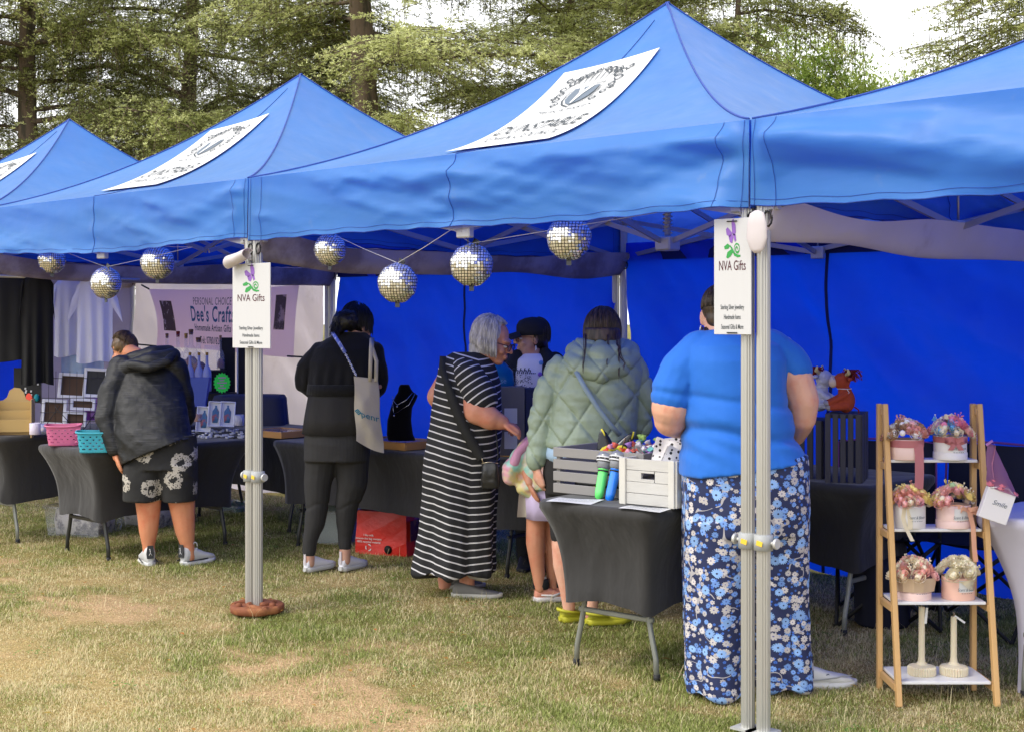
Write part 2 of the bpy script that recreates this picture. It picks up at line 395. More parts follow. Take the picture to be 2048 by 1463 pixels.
m_alud=M('bar_aluminium',(.42,.41,.42),.42,metal=.7,var=.1,vs=10)
m_brk=M('cast_bracket',(.55,.55,.53),.5,metal=.5,var=.1)
m_gry=M('grey_plastic_collar',(.33,.34,.34),.5,var=.1)
m_yel=M('yellow_sticker',(.75,.5,.05),.5)
m_blk=M('black_rubber',(.015,.015,.016),.6)
m_white=M('white_print',(.66,.66,.66),.5,var=.03)
m_ink=M('dark_ink',(.035,.045,.055),.6,var=0); m_ink2=M('slate_ink',(.10,.13,.17),.6,var=0)
m_rust=M('rusty_cast_iron',(.20,.065,.028),.75,var=.25,vs=30,bump=.4,bs=60,col2=(.33,.13,.05),c2=(.5,.7),c2s=12)
ZC,ZP,HG=2.27,3.2,1.552
PITCH=3.118
def roofz(x,y):
    r=max(abs(x),abs(y))/HG; t=1-r; g=t-.6*t*(1-t); lat=min(abs(x),abs(y))/max(r*HG,1e-4)
    return ZC+(ZP-ZC)*g-.05*(1-lat**2)*t*r*3.2*.6
def beam(mb,a,b,w=.028,h=.014):
    a=Vector(a); b=Vector(b); t=b-a; q=t.to_track_quat('X','Z').to_matrix(); mb.box((a+b)/2,(t.length,h,w),R=q)
def pole_mb(z0,z1):
    prof=[]
    for j in range(32):
        a=2*PI*j/32; r=.0265 if (j%2==0) else .0245
        if j%8 in (3,4,5): r-=.0015
        prof.append((r*math.cos(a),r*math.sin(a)))
    mb=MB(); mb.rings([[(x,y,z0) for x,y in prof],[(x,y,z1) for x,y in prof]],smooth=False); return mb
def crest(fn,par,full=True):
    a=MB(); a.grid(lambda u,v:fn(u,v,.004),18,24); a.build('crest_panel',m_white,par)
    pr=MB(); f=lambda x,y:fn(.5+x*.95,.715+y*.56,.0075)
    # shield with a curved point, wavy inner border and a pale pile
    sh=[]; 
    for i in range(25): s=i/24; sh.append((-.17*math.cos(s*PI/2*1.0)**.55 if s<1 else 0,-.12-.20*0+ .17-.33*s*1.0)) 
    L=[(-.17,.16),(-.17,.02),(-.15,-.08),(-.10,-.16),(0,-.23),(.10,-.16),(.15,-.08),(.17,.02),(.17,.16)]
    ribbon=lambda pts,w=.008:ribbon2(pr,pts,w,f)
    pr.m=1; poly2(pr,[(x*.82,y*.82-.005) for x,y in L],f)
    pr.m=2; poly2(pr,[(-.075,.12),(-.03,.02),(-.008,-.17),(.012,-.17),(.03,.0),(.085,.12),(.04,.125),(.0,.05),(-.03,.125)],lambda x,y:fn(.5+x*.95,.715+y*.56,.0095))
    pr.m=0
    ribbon2(pr,L+[L[0]],.02,f)
    for sg in (-1,1):
        for (cx,cy,r,n0,tu) in ((.25,.26,.07,0,1.5),(.20,.33,.05,1,1.3),(.30,.18,.06,2,1.2),(.12,.36,.055,3,1.5),(.27,.08,.05,4,1.4),(.26,-.03,.05,.5,1.3),(.21,-.13,.045,1.5,1.4),(.05,.40,.04,2,1.4),(.33,.33,.045,3,1.2),(.32,.02,.03,1,1.2)):
            ribbon([(sg*(cx+r*(1-k/14*.8)*math.cos(n0+k/14*tu*2*PI)),cy+r*(1-k/14*.8)*math.sin(n0+k/14*tu*2*PI)) for k in range(15)],.019)
    for k in range(9): ribbon([(-.22+.055*k,.22),(-.25+.062*k,.30+.03*math.sin(k)),(-.22+.055*k,.37)],.014)
    for i in range(2): ribbon([(x/10*.30,-.29+i*-.055+.05*(abs(x)/10)**2) for x in range(-10,11)],.006)
    text(pr,'MELIN A PAREN',lambda x,y:f(x,y-.30+.045*(x/.3)**2),.075,sx=1.1)
    text(pr,'DUNSTABLE',lambda x,y:fn(.5+x,.35+y,.0075),.19,sx=.80,bold=.006); text(pr,'TOWN COUNCIL',lambda x,y:fn(.5+x,.19+y,.0075),.125,sx=.78,bold=.004)
    pr.build('crest_print',[m_ink,m_ink2,m_white],par)
def gazebo(cx,label,crest_on=True,leftpole=True,seed=0,fsides=(0,1,2,3)):
    g=empty('gazebo',label,'gazebo',(cx-.03,HG+.01,0),group='blue market gazebos in a row')
    rg=random.Random(seed)
    # roof
    NR,NS=30,30; mb=MB()
    n0=0
    for s in range(4):
        R=Matrix.Rotation(s*PI/2,3,'Z')
        def fn(u,v,R=R,s=s):
            r=1-v*.998; x=(u*2-1)*HG*r; y=-HG*r; z=(roofz(x,y)); q=(x*1.3+9*s+cx,y*3,seed)
            z+=(sn(*q,2)*.012+.008*(1-2*abs(sn(x*2.6+s,y*2.6,seed+3.)))**5)*min(1,v*6)*min(1,(1-v)*3)*min(1,(1-abs(u*2-1))*6)*(.3 if s==0 else 1)
            e=(1-abs(u*2-1)); z+=-.012*math.exp(-((v-.10)/.05)**2)*math.exp(-e*5)*(1 if e>.02 else 0)
            return R@Vector((x,y,z))
        mb.grid(fn,NS,NR)
    roof=mb.build('canopy_roof',m_can,g)
    pm=MB()
    for sx in(-1,1):
        for sy in(-1,1):
            for off in (0,.022):
                pm.tube([(sx*(HG*(1-k/16)-off*.5),sy*(HG*(1-k/16))+off*(0 if k==16 else 1)*-sy*.5,(roofz(sx*HG*(1-k/16),sy*HG*(1-k/16)))+.003) for k in range(17)],.0045,5)
    pm.build('hip_piping',m_seam,roof)
    # valances
    zb=1.945
    for s in range(4):
        R=Matrix.Rotation(s*PI/2,3,'Z')
        def out(x,z,v):
            e=HG-abs(x); c=abs(x)
            d=.052*sn(x*1.0+5*s+cx*3,z*6+.8*x,seed+3.,2)
            d+=.017*math.sin(z*34+e*9)*math.exp(-e/.30)*min(1,e*14)+.012*math.sin(z*46+c*5+1)*math.exp(-c/.18)
            d+=.020*math.sin(z*17-x*1.5+seed)*math.exp(-(e/.9)**2)
            d+=.009*sn(x*3+s*3,z*26+x*5,seed+8.,2)+.007*(1-2*abs(sn(x*2.2+z*3,z*13-x*4,seed+5.)))**3; d=max(d,-.010)+.25*min(d+.010,0)
            return (d+.014)*min(1,v*5)*min(1,e*12)+.006*v
        def fn(u,v,R=R,s=s):
            x=(u*2-1)*(HG+.002); z0=ZC; z1=zb-.012*math.cos(x*2.1)*0+.010*math.sin(x*2.2+seed)-.008*math.cos(x/HG*PI)+(.004*math.sin(x*23)); z=z0+(z1-z0)*v
            return R@Vector((x,-HG-.002-out(x,z,v),z))
        o=MB().grid(fn,110,20).build('valance',m_can,g)
        sm=MB()
        sm.tube([fn(u/40,1.0) for u in range(41)],.0022,4); sm.tube([Vector(fn(.5,k/20))-R@Vector((0,.002,0)) for k in range(21)],.0016,4)
        for u in (.006,.035,.965,.994): sm.tube([Vector(fn(u,k/20))-R@Vector((0,.0025,0)) for k in range(21)],.0011,4)
        sm.tube([Vector(fn(u/60,.93))-R@Vector((0,.0015,0)) for u in range(61)],.0009,4)
        sm.build('hem_seam',m_seam,o)
        if s==0:  # centre seam running up the front slope
            q=MB(); q.tube([(0+.10*math.sin(k/12*2)*0,-HG*(1-k/14),(roofz(0.0,-HG*(1-k/14)))+.002) for k in range(14)],.002,4); q.build('centre_seam',m_seam,roof)
    # frame
    for sx in(-1,1):
        for sy in(-1,1):
            x,y=sx*(HG-.027),sy*(HG-.034)
            p=pole_mb(.0,2.2).build('pole',m_alu,g); p.location=(x,y,0)
            b=MB(); b.box((0,0,.012),(.095,.095,.008)); b.build('foot_plate',m_brk,p)
            c=MB(); c.lathe([(.028,0),(.036,.002),(.036,.058),(.028,.06)],(0,0,.68),18); c.m=1; c.box((.006,-.0365,.71),(.026,.002,.018),R=Matrix.Rotation(.2,3,'Y')); c.build('collar',[m_gry,m_yel],p)
            for q in (-1,1):
                k=MB(); k.tube([(q*.03,0,.71),(q*.052,0,.71)],.008,8); k.lathe([(.019,-.006),(.021,0),(.019,.006)],(q*.056,0,.71),14,R=Matrix.Rotation(PI/2,3,'Y')); k.build('knob',m_brk,p)
            for z in (2.2,1.955):
                k=MB(); k.box((-sx*.008,-sy*.008,z),(.050,.050,.055),bev=.006); k.box((-sx*.045,0,z),(.05,.03,.045),bev=.004); k.box((0,-sy*.045,z),(.03,.05,.045),bev=.004); k.build('corner_bracket',m_brk if z>2 else m_brk,p)
            k=MB(); k.tube([(.03+.02*math.cos(a),-.02,1.9+.028*math.sin(a)) for a in [i*PI/5 for i in range(11)]],.004,6); k.build('pull_ring',m_blk,p)
    e=HG-.055
    for (ax,ay,bx,by) in ((-e,-e,e,-e),(-e,e,e,e),(-e,-e,-e,e),(e,-e,e,e)):
        a=Vector((ax,ay,0)); b=Vector((bx,by,0)); m=(a+b)/2; n=(b-a).normalized().cross(Vector((0,0,1)))*.012
        for (p,q) in ((a,m),(m,b)):
            mb=MB(); beam(mb,p+n+V3(0,0,2.2),q+n+V3(0,0,1.935)); mb.build('scissor_bar',m_alud,g)
            mb=MB(); beam(mb,p-n+V3(0,0,1.955),q-n+V3(0,0,2.2)); mb.build('scissor_bar',m_alud,g)
        for z in (1.935,2.2):
            k=MB(); t=(b-a).normalized(); k.box(m+V3(0,0,z),(.085 if abs(t.x)>.5 else .035,.085 if abs(t.y)>.5 else .035,.075),bev=.005)
            k.build('joint_bracket',m_brk,g)
        k=MB(); k.tube([m+V3(0,0,1.96),m+V3(0,0,2.2)],.006,6); k.build('strut',m_alud,g)
        # trusses to the centre hub
        c=V3(0,0,0); n=(c-m).normalized().cross(V3(0,0,1))*.012; f=.5
        mid=(m+c)/2
        for (p,q,z0,z1) in ((m,mid,1.935,2.16),(mid,c,2.16,1.93),(m,mid,2.2,1.97),(mid,c,1.97,2.2)):
            mb=MB(); s_=1 if z0<z1 else -1; beam(mb,p+n*s_+V3(0,0,z0),q+n*s_+V3(0,0,z1),.026,.013); mb.build('truss_bar',m_alud,g)
    k=MB(); k.box((0,0,1.93),(.10,.10,.075),bev=.008); k.box((0,0,2.2),(.09,.09,.06),bev=.008); k.tube([(0,0,1.9),(0,0,3.17)],.017,10)
    k.build('centre_mast',m_brk,g)
    k=MB(); k.tube([(.024*math.cos(i*.7),.024*math.sin(i*.7),1.985+i*.0024) for i in range(80)],.004,5); k.build('mast_spring',m_alud,g)
    if crest_on:
        cor={(0,0):(-.20,.08),(1,0):(.40,.11),(0,1):(-.32,.705),(1,1):(.23,.765)} if abs(cx)<2 else {(0,0):(-.33,.15),(1,0):(.31,.15),(0,1):(-.38,.70),(1,1):(.13,.77)}
        def fn(u,v,off):
            # a rectangle with softly rounded corners, laid on the front slope
            x=sum(cor[(i,j)][0]*(u if i else 1-u)*(v if j else 1-v) for i in(0,1) for j in(0,1)); t=sum(cor[(i,j)][1]*(u if i else 1-u)*(v if j else 1-v) for i in(0,1) for j in(0,1))
            y=-HG*(1-t); return (x,y-off*.5,(roofz(x,y))+off*1.3+.006)
        crest(fn,g)
    return g
for k,(lab,cr) in enumerate((('bright blue pop-up gazebo at the right with flower shelf under its front',True),('blue pop-up gazebo with crest panel over the crates and puffer jacket shopper',True),('blue pop-up gazebo with crest panel above the hanging T-shirts',True),('small distant deep blue gazebo peak at the far left of the row',True))):
    gazebo(PITCH*(.5-k),lab,cr,seed=k*1.7+.6)
gazebo(PITCH*(.5-4),'blue gazebo hidden at the far end of the row',False,seed=9)
# ================================================================= tent walls
def tent_wall(a,b,z0,z1,mat,label,seed,amp=.05,band=True,name='tent_wall'):
    a=Vector(a); b=Vector(b); t=(b-a); L=t.length; t.normalize(); n=Vector((t.y,-t.x,0))
    rt=empty(name,label,'tent wall',a)
    def fn(u,v):
        s=u*L; z=z0+(z1-z0)*(1-v); d=amp*sn(s*1.2+z*1.1+seed*7,z*.35-s*.25,seed,3)*min(1,v*4)
        e=s/L; d+=amp*.35*math.sin((s*1.6+z*2.6)*3.2+seed)*math.exp(-((1-e)*1.4)**2)*min(1,v*3)
        d+=amp*.5*(1-2*abs(sn(s*1.3+z*1.1+seed,z*.5-s*.5,seed*2.)))**3*min(1,v*3)+amp*.34*sn(s*4+z*3.4,z*1.6-s*1.6,seed,3)
        return t*s+n*d+Vector((0,0,z+(.02*math.sin(s*6) if v==1 else 0)))
    w_=MB().grid(fn,90,60).build('wall_fabric',mat,rt)
    if band: 
        MB().grid(lambda u,v:t*(u*L)+n*(.006)+Vector((0,0,z1-.01-.11*v)),20,1).build('top_band',m_navy,rt)
        MB().grid(lambda u,v:Vector(fn(.5,.05+.95*v))+n*.004+t*(u-.5)*.022,1,40).build('zip_strip',m_navy,rt)
    return rt
YB=PITCH-.02
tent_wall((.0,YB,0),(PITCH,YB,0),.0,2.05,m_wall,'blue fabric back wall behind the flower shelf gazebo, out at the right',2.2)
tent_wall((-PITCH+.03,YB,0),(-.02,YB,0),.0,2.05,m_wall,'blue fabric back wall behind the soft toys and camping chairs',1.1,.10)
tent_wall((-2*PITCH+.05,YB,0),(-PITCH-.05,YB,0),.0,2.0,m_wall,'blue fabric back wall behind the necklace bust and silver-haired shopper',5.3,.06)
tent_wall((-3*PITCH+.04,YB,0),(-2*PITCH-.14,YB,0),.0,2.0,m_white_wall,'grubby white fabric back wall behind the craft banner',3.7,.04,band=False)
ysp=onX(56,740,-3*PITCH).y
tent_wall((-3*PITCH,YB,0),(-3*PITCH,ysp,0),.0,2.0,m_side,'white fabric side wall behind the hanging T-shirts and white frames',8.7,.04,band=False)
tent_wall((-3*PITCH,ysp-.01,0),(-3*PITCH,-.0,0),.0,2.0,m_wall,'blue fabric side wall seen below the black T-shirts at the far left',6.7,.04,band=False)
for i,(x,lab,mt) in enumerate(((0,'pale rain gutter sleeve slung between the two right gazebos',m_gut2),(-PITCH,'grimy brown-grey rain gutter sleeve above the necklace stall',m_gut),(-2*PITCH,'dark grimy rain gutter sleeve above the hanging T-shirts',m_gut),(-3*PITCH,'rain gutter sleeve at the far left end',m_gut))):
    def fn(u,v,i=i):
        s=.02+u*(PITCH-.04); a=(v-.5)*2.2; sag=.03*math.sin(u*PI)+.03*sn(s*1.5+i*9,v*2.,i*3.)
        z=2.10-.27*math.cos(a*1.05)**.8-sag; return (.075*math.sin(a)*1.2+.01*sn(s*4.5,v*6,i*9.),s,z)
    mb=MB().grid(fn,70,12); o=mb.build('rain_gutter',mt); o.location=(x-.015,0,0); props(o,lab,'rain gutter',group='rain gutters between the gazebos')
# rolled gutter ends
for (px,py,r,l,lab) in ((478,518,.042,.17,'rolled white fabric end tied to the left pole above its sign'),(1514,465,.04,.11,'folded white fabric flap between the two front poles')):
    c=onY(px,py,-.045)
    mb=MB()
    if px<1000:
        for o_ in (0,.003): mb.grid(lambda u,v:(-l/2+l*u,-.01+(.040-.024*v-o_)*math.cos(v*8+.5)+.006*sn(u*4,v*4),.25*(u-.5)*l+(.040-.024*v-o_)*math.sin(v*8+.5)+.006*sn(u*3,v*5,2.)),10,30)
    else: mb.lathe([(.012,-.075),(.03,-.06),(.045,-.02),(.042,.03),(.03,.07),(.008,.08)],(0,0,0),16,sy=.3)
    o=mb.build('gutter_roll',m_gut2); o.location=c; props(o,lab,'fabric roll')
# ================================================================= pole signs
m_pur=M('purple_print',(.23,.10,.42),.5,var=.2,vs=60); m_grn=M('green_print',(.03,.28,.06),.5,var=.2); m_mar=M('maroon_print',(.07,.01,.02),.5,var=0); m_sign=M('corrugated_sign_board',(.52,.52,.53),.45,var=.02,bump=.1,bs=60,stretch=(8,1,.1))
def pole_sign(pl,pr,pt,pb,Y,label):
    a=onY(pl,pt,Y); b=onY(pr,pb,Y); a2=onY(pr,pt,Y)
    W=a2.x-a.x; top=onY((pl+pr)/2,pt-3,Y).z; bot=onY((pl+pr)/2,pb,Y).z; Hh=top-bot; cx=(a.x+a2.x)/2; cz=(top+bot)/2
    rt=empty('pole_sign',label,'sign',(cx,Y,cz),group='gift stall signs tied to the front poles')
    MB().box((0,.003,0),(W,.006,Hh),bev=.001).build('sign_board',m_sign,rt)
    p=MB(); f=lambda x,y:(x*W,-.0012,y*Hh)
    # butterfly
    p.m=0
    for pts in ([(0,.375),(-.02,.47),(.03,.50),(.09,.44),(.10,.38),(.06,.345)],[(0,.375),(-.12,.425),(-.17,.41),(-.15,.36),(-.06,.34)],[(0,.37),(-.10,.345),(-.06,.295),(.0,.285),(.03,.33)],[(0.01,.37),(.09,.36),(.11,.31),(.07,.295)]): poly2(p,pts,f)
    p.m=1
    for pts in ([(-.20,.235),(-.22,.26),(-.12,.285),(-.06,.265),(-.10,.24)],[(-.16,.165),(-.13,.21),(-.02,.235),(.02,.205),(-.04,.175),(-.12,.155)]): poly2(p,pts,f)
    ribbon2(p,[(-.06,.265),(.0,.235),(.06,.19),(.14,.175),(.22,.175)],.028,f)
    ribbon2(p,[(.06,.19)]+[(.13+.075*(1-k/22)*math.cos(2.6-k*.5)*1.1,.235+.05*(1-k/22)*math.sin(2.6-k*.5)) for k in range(20)],.02,f)
    p.build('butterfly_motif',[m_pur,m_grn],rt); p=MB(); p.m=0; text(p,'NVA Gifts',lambda x,y:(x,-.0012,.09*Hh+y),.052,sx=W/.30*1.0,bold=.002)
    p.build('shop_name',m_mar,rt); p=MB()
    for k,(s,zz) in enumerate((('Sterling Silver Jewellery',-.265),('Handmade Items',-.35),('Seasonal Gifts & More',-.435))): text(p,s,lambda x,y,zz=zz:(x,-.0012,zz*Hh+y),.025,sx=W/.30*.80,bold=.006)
    p.build('small_print',m_ink,rt)
    for zz in (.475,-.485): MB().box((0,-.003,zz*Hh),(.045,.003,.004)).build('cable_tie',m_blk,rt)
pole_sign(1428,1502,440,669,-.005,'white gift stall sign on the right-hand pair of front poles')
pole_sign(465,540,530,696,-.02,'white gift stall sign on the left pole, beside the craft banner')
# pole weight
c=G(506,1224)
def weight(c,label):
    rt=empty('pole_weight',label,'weight',c)
    mb=MB(); n=40
    prof=[(.0,.004),(.13,.004),(.142,.012),(.144,.038),(.134,.047),(.10,.043),(.05,.040),(.0,.040)]
    mb.lathe([(max(r,1e-3),z) for r,z in prof],(0,0,0),44,fn=lambda a,z:1-.10*math.exp(-((((a+.9)%(2*PI/3))-.8)/.16)**2))
    for k in range(3):
        a0=k*2*PI/3; mb.tube([((.03+.095*i/12)*math.cos(a0+i*.16),(.03+.095*i/12)*math.sin(a0+i*.16),.044) for i in range(13)],[.012+.004*math.sin(i) for i in range(13)],8)
        mb.lathe([(.018,.035),(.016,.058),(.001,.062)],(.10*math.cos(a0+.3),.10*math.sin(a0+.3),0),12)
    mb.build('iron_disc',m_rust,rt)
weight(Vector((-PITCH+.0,.04,0)),'rusty orange cast iron weight round the foot of the left pole')
# ================================================================= mirror-ball balloons
t=NT('mirror_tiles'); uv=t.attr('uvw').outputs[1]; sp=t.add('ShaderNodeSeparateXYZ',{0:uv})
fx=t.ma('FRACT',sp.outputs[0]); fy=t.ma('FRACT',sp.outputs[1])
ln=t.ma('MINIMUM',t.ma('MINIMUM',fx,t.ma('SUBTRACT',1,fx)),t.ma('MINIMUM',fy,t.ma('SUBTRACT',1,fy))); k=t.ma('GREATER_THAN',ln,.11)
t.set(t.b,'Base Color',t.mix(k,(.01,.01,.012),(.92,.91,.88))); t.set(t.b,'Metallic',t.ma('MULTIPLY',k,.78)); t.b.inputs['Roughness'].default_value=.22
fl=t.add('ShaderNodeVectorMath',{0:uv},operation='FLOOR').outputs[0]; wn=t.add('ShaderNodeTexWhiteNoise',{0:fl}).outputs[1]; ct=t.add('ShaderNodeVectorMath',{0:wn,1:(.5,.5,.5)},operation='SUBTRACT').outputs[0]; sc_=t.add('ShaderNodeVectorMath',{0:ct},operation='SCALE'); sc_.inputs[3].default_value=.42
gm_=t.add('ShaderNodeNewGeometry').outputs['Normal']; ad=t.add('ShaderNodeVectorMath',{0:gm_,1:sc_.outputs[0]},operation='ADD').outputs[0]; nn=t.add('ShaderNodeVectorMath',{0:ad},operation='NORMALIZE').outputs[0]; t.l.new(nn,t.b.inputs['Normal']); m_mir=t.m
m_str=M('white_string',(.6,.58,.55),.6)
def mirror_ball(c,r,yaw,label):
    rt=empty('mirror_ball_balloon',label,'balloon',c,yaw,group='foil mirror-ball balloons strung under the gazebos')
    n=26; mb=MB(); co=[];fa=[];uvw=[]
    g=14
    for side in(-1,1):   # two foil discs welded at a seam, each printed with a square grid
        b=len(co)
        for i in range(g+1):
            for j in range(4*g):
                q=i/g; a=2*PI*j/(4*g); x=math.sin(q*PI/2)*math.cos(a); z=math.sin(q*PI/2)*math.sin(a); y=math.cos(q*PI/2)*side
                wv=1+.02*math.sin(a*9)*q**4+.012*math.sin(5*a+q*7)
                co.append((x*r*wv,y*r*.93,z*r*wv)); uvw.append((math.asin(max(-1,min(1,x)))*6.6,math.asin(max(-1,min(1,z)))*6.6,0))
        for i in range(g):
            for j in range(4*g): j2=(j+1)%(4*g); f=(b+i*4*g+j,b+i*4*g+j2,b+(i+1)*4*g+j2,b+(i+1)*4*g+j); fa.append(f if side<0 else f[::-1])
    npmesh('foil',co,fa,m_mir,rt,attrs={'uvw':uvw},smooth=True)
    mb=MB(); mb.box((0,0,-r*1.06),(.022,.004,.03)); mb.box((r*.2,0,r*1.04),(.03,.004,.03),R=Matrix.Rotation(.5,3,'Y')); mb.build('foil_tail',m_mir,rt)
    return Vector(c)+Vector((0,0,r))
tops=[]
for (px,py,rp,Y,yaw,lab) in ((1138,476,45,.11,.5,'silver mirror-ball balloon nearest the right front pole'),(943,530,43,.11,.75,'silver mirror-ball balloon under the centre joint of the front valance'),(795,566,40,.10,.6,'silver mirror-ball balloon hanging lowest, left of the centre joint'),(660,499,33,.11,.2,'silver mirror-ball balloon half behind the valance, second from the left pole sign'),(315,525,34,.11,.5,'silver mirror-ball balloon above the white T-shirt sleeve'),(212,566,32,.10,.1,'silver mirror-ball balloon in front of the white T-shirts'),(104,520,27,.13,1.2,'silver mirror-ball balloon at the far left, half behind the valance')):
    c=onY(px,py,Y); r=rp*((c.xy-Vector((CX,CY))).dot(Vector((-sa,ca))))/F; tops.append(mirror_ball(c,r,yaw,lab))
b1=onY(905,458,.03); b2=onY(1375,415,.06); b3=onY(640,462,.06); b4=onY(385,494,.05); b5=onY(60,505,.06)
mb=MB()
for a,b in ((b2,tops[0]),(tops[0],b1),(b1,tops[1]),(b1,tops[2]),(tops[2],tops[3])): mb.tube([a,(a+b)/2-V3(0,0,.004),b],.0016,5)
mb.tube([b2,(b2+tops[1])/2,tops[1]],.0016,5)
props(mb.build('balloon_string',m_str),'white string carrying the mirror balls beside the right sign','string')
mb=MB()
for a,b in ((b4,tops[4]),(tops[5],b4),(tops[5],tops[6])): mb.tube([a,(a+b)/2-V3(0,0,.004),b],.0016,5)
props(mb.build('balloon_string',m_str),'white string carrying the mirror balls in front of the T-shirts','string')
# ================================================================= people
def skin(name,c): return M(name,c,.5,var=.10,vs=14,bump=.08,bs=90,bd=.002,col2=(c[0]*.95,c[1]*.72,c[2]*.68),c2=(.45,.75),c2s=9,sss=.12,spec=.35)
sk_boy=skin('tanned_skin',(.60,.255,.135)); sk_fair=skin('fair_skin',(.68,.38,.27)); sk_ruddy=skin('ruddy_skin',(.62,.28,.18)); sk_child=skin('child_skin',(.60,.27,.16)); sk_dark=skin('shaded_skin',(.52,.30,.22))
m_eye=M('eye_white',(.75,.72,.70),.2,var=0); m_iris=M('iris',(.03,.02,.015),.2,var=0)
class Per:
    def __init__(s,px,py,label,name='person',d=None):
        s.px0=px; s.d0=d or H*F/(py-HZ); g=D(px,HZ+H*F/s.d0,s.d0); s.x0=(px-1024)*s.d0/F; s.r=empty(name,label,'person',(g.x,g.y,0),A)
    def q(s,px,py,dy=0):
        d=s.d0+dy; return Vector(((px-1024)*d/F-s.x0,dy,H-(py-HZ)*d/F))
    def R(s,r,dy=0): return r*(s.d0+dy)/F
    def ch(s,m,pts,fy=1): # (px,py,dy,rpx)
        m.chain([s.q(p[0],p[1],p[2]) for p in pts],[s.R(p[3],p[2]) for p in pts],fy)
    def lf(s,m,rg,e=2.3,**k): # (py,xl,xr,dy,hd)
        R=[]
        for p in rg:
            a=s.q(p[1],p[0],p[3]); b=s.q(p[2],p[0],p[3]); R.append((a.z,a.x,b.x,p[3],p[4])+tuple(p[5:6]))
        m.loft(R,e=e,**k)
def headR(yaw,pitch,roll=0): return Matrix.Rotation(yaw,3,'Z')@Matrix.Rotation(roll,3,'Y')@Matrix.Rotation(pitch,3,'X')
def head(m,c,R,s=1.0):
    def e(p,r): m.ell(c+R@(Vector(p)*s),[x*s for x in r],R=R,seg=18,n=12)
    e((0,.014,.030),(.073,.090,.086)); e((0,-.028,-.028),(.060,.060,.076)); e((0,-.052,-.086),(.032,.030,.024)); e((0,-.01,-.07),(.052,.05,.035))
    m.cap(c+R@(Vector((0,-.088,.012))*s),.009*s,c+R@(Vector((0,-.110,-.022))*s),.0125*s); e((.012,-.098,-.026),(.008,.010,.008)); e((-.012,-.098,-.026),(.008,.010,.008))
    e((0,-.090,-.052),(.023,.010,.006)); e((0,-.087,-.064),(.020,.011,.0075)); e((0,-.072,.026),(.052,.022,.014))
    for x in(-1,1): e((x*.036,-.064,-.028),(.025,.022,.022)); e((x*.074,.006,-.012),(.009,.020,.030)); e((x*.073,.004,-.034),(.008,.010,.010))
def eyes(par,c,R,s=1.0):
    for x in(-1,1):
        m=MB(); p=c+R@(Vector((x*.031,-.079,.002))*s); m.ell(p,(.0125*s,.012*s,.0085*s),R=R,seg=12,n=8); o=m.build('eye',m_eye,par)
        MB().ell(c+R@(Vector((x*.031,-.0895,.001))*s),(.0055*s,.003*s,.0055*s),R=R,seg=10,n=6).build('iris',m_iris,o)
def hand(m,w,f,n,side=1,s=1.0,curl=.5,thumb=.6):
    w=Vector(w); f=Vector(f).normalized(); n=Vector(n); n=(n-f*n.dot(f)).normalized(); a=f.cross(n)*side
    m.cap(w,.024*s,w+f*.03*s,.026*s)
    for k in(-1.5,-.5,.5,1.5): m.cap(w+f*.02*s+a*k*.010*s,.015*s,w+f*.082*s+a*k*.0195*s,.0115*s)
    for k,(L,b) in enumerate(((.066,1.5),(.077,.5),(.072,-.5),(.056,-1.5))):
        p=w+f*.084*s+a*b*.0205*s; ang=curl*.55+.04*k; r=.0098*s
        for j,seg in enumerate((.42,.32,.26)):
            dv=f*math.cos(ang)+n*math.sin(ang)+a*b*.04; q=p+dv*L*seg*s*1.12; m.cap(p,r,q,r*.9); p=q; r*=.9; ang+=curl*(.75-.1*j)
    p=w+f*.025*s+a*.020*s; ang=thumb
    for j,L in enumerate((.040,.034,.026)):
        dv=f*math.cos(ang)+a*math.sin(ang)*.9+n*.45*curl; q=p+dv.normalized()*L*s; m.cap(p,(.0145-.002*j)*s,q,(.0125-.002*j)*s); p=q; ang-=.28
def shoe(par,p,ang,L,mu,ms,hi=.075,wd=1.0,part='shoe',collar=1.0,tilt=0,extra=None):
    R=Matrix.Rotation(ang,3,'Z'); p=Vector(p); 
    def ring(t,w_,h0,h1,n=16,e=2.6):
        r=[]
        for j in range(n):
            a=2*PI*j/n; c,s_=math.cos(a),math.sin(a); k=(abs(c)**e+abs(s_)**e)**(-1/e); r.append(p+R@Vector((t*L,w_*wd*L/.28*c*k,h0+(h1-h0)*(.5+.5*s_*k))))
        return r
    st=[(-.01,.012,.05),(.02,.027,hi*.92),(.10,.034,hi),(.24,.037,hi*.96),(.36,.039,hi*.86),(.48,.043,hi*.74),(.62,.048,hi*.60),(.78,.047,hi*.50),(.92,.036,hi*.42),(.99,.018,hi*.30)]
    m=MB(); m.rings([ring(t,w_,.018,h) for t,w_,h in st]); o=m.build(part,mu,par)
    m=MB(); m.rings([ring(t,w_*1.12,-.003 if 0<t<.9 else .006,.030,e=5) for t,w_,h in [(-.04,.012,0)]+st+[(1.035,.010,0)]]); m.build('sole',ms,o); return o
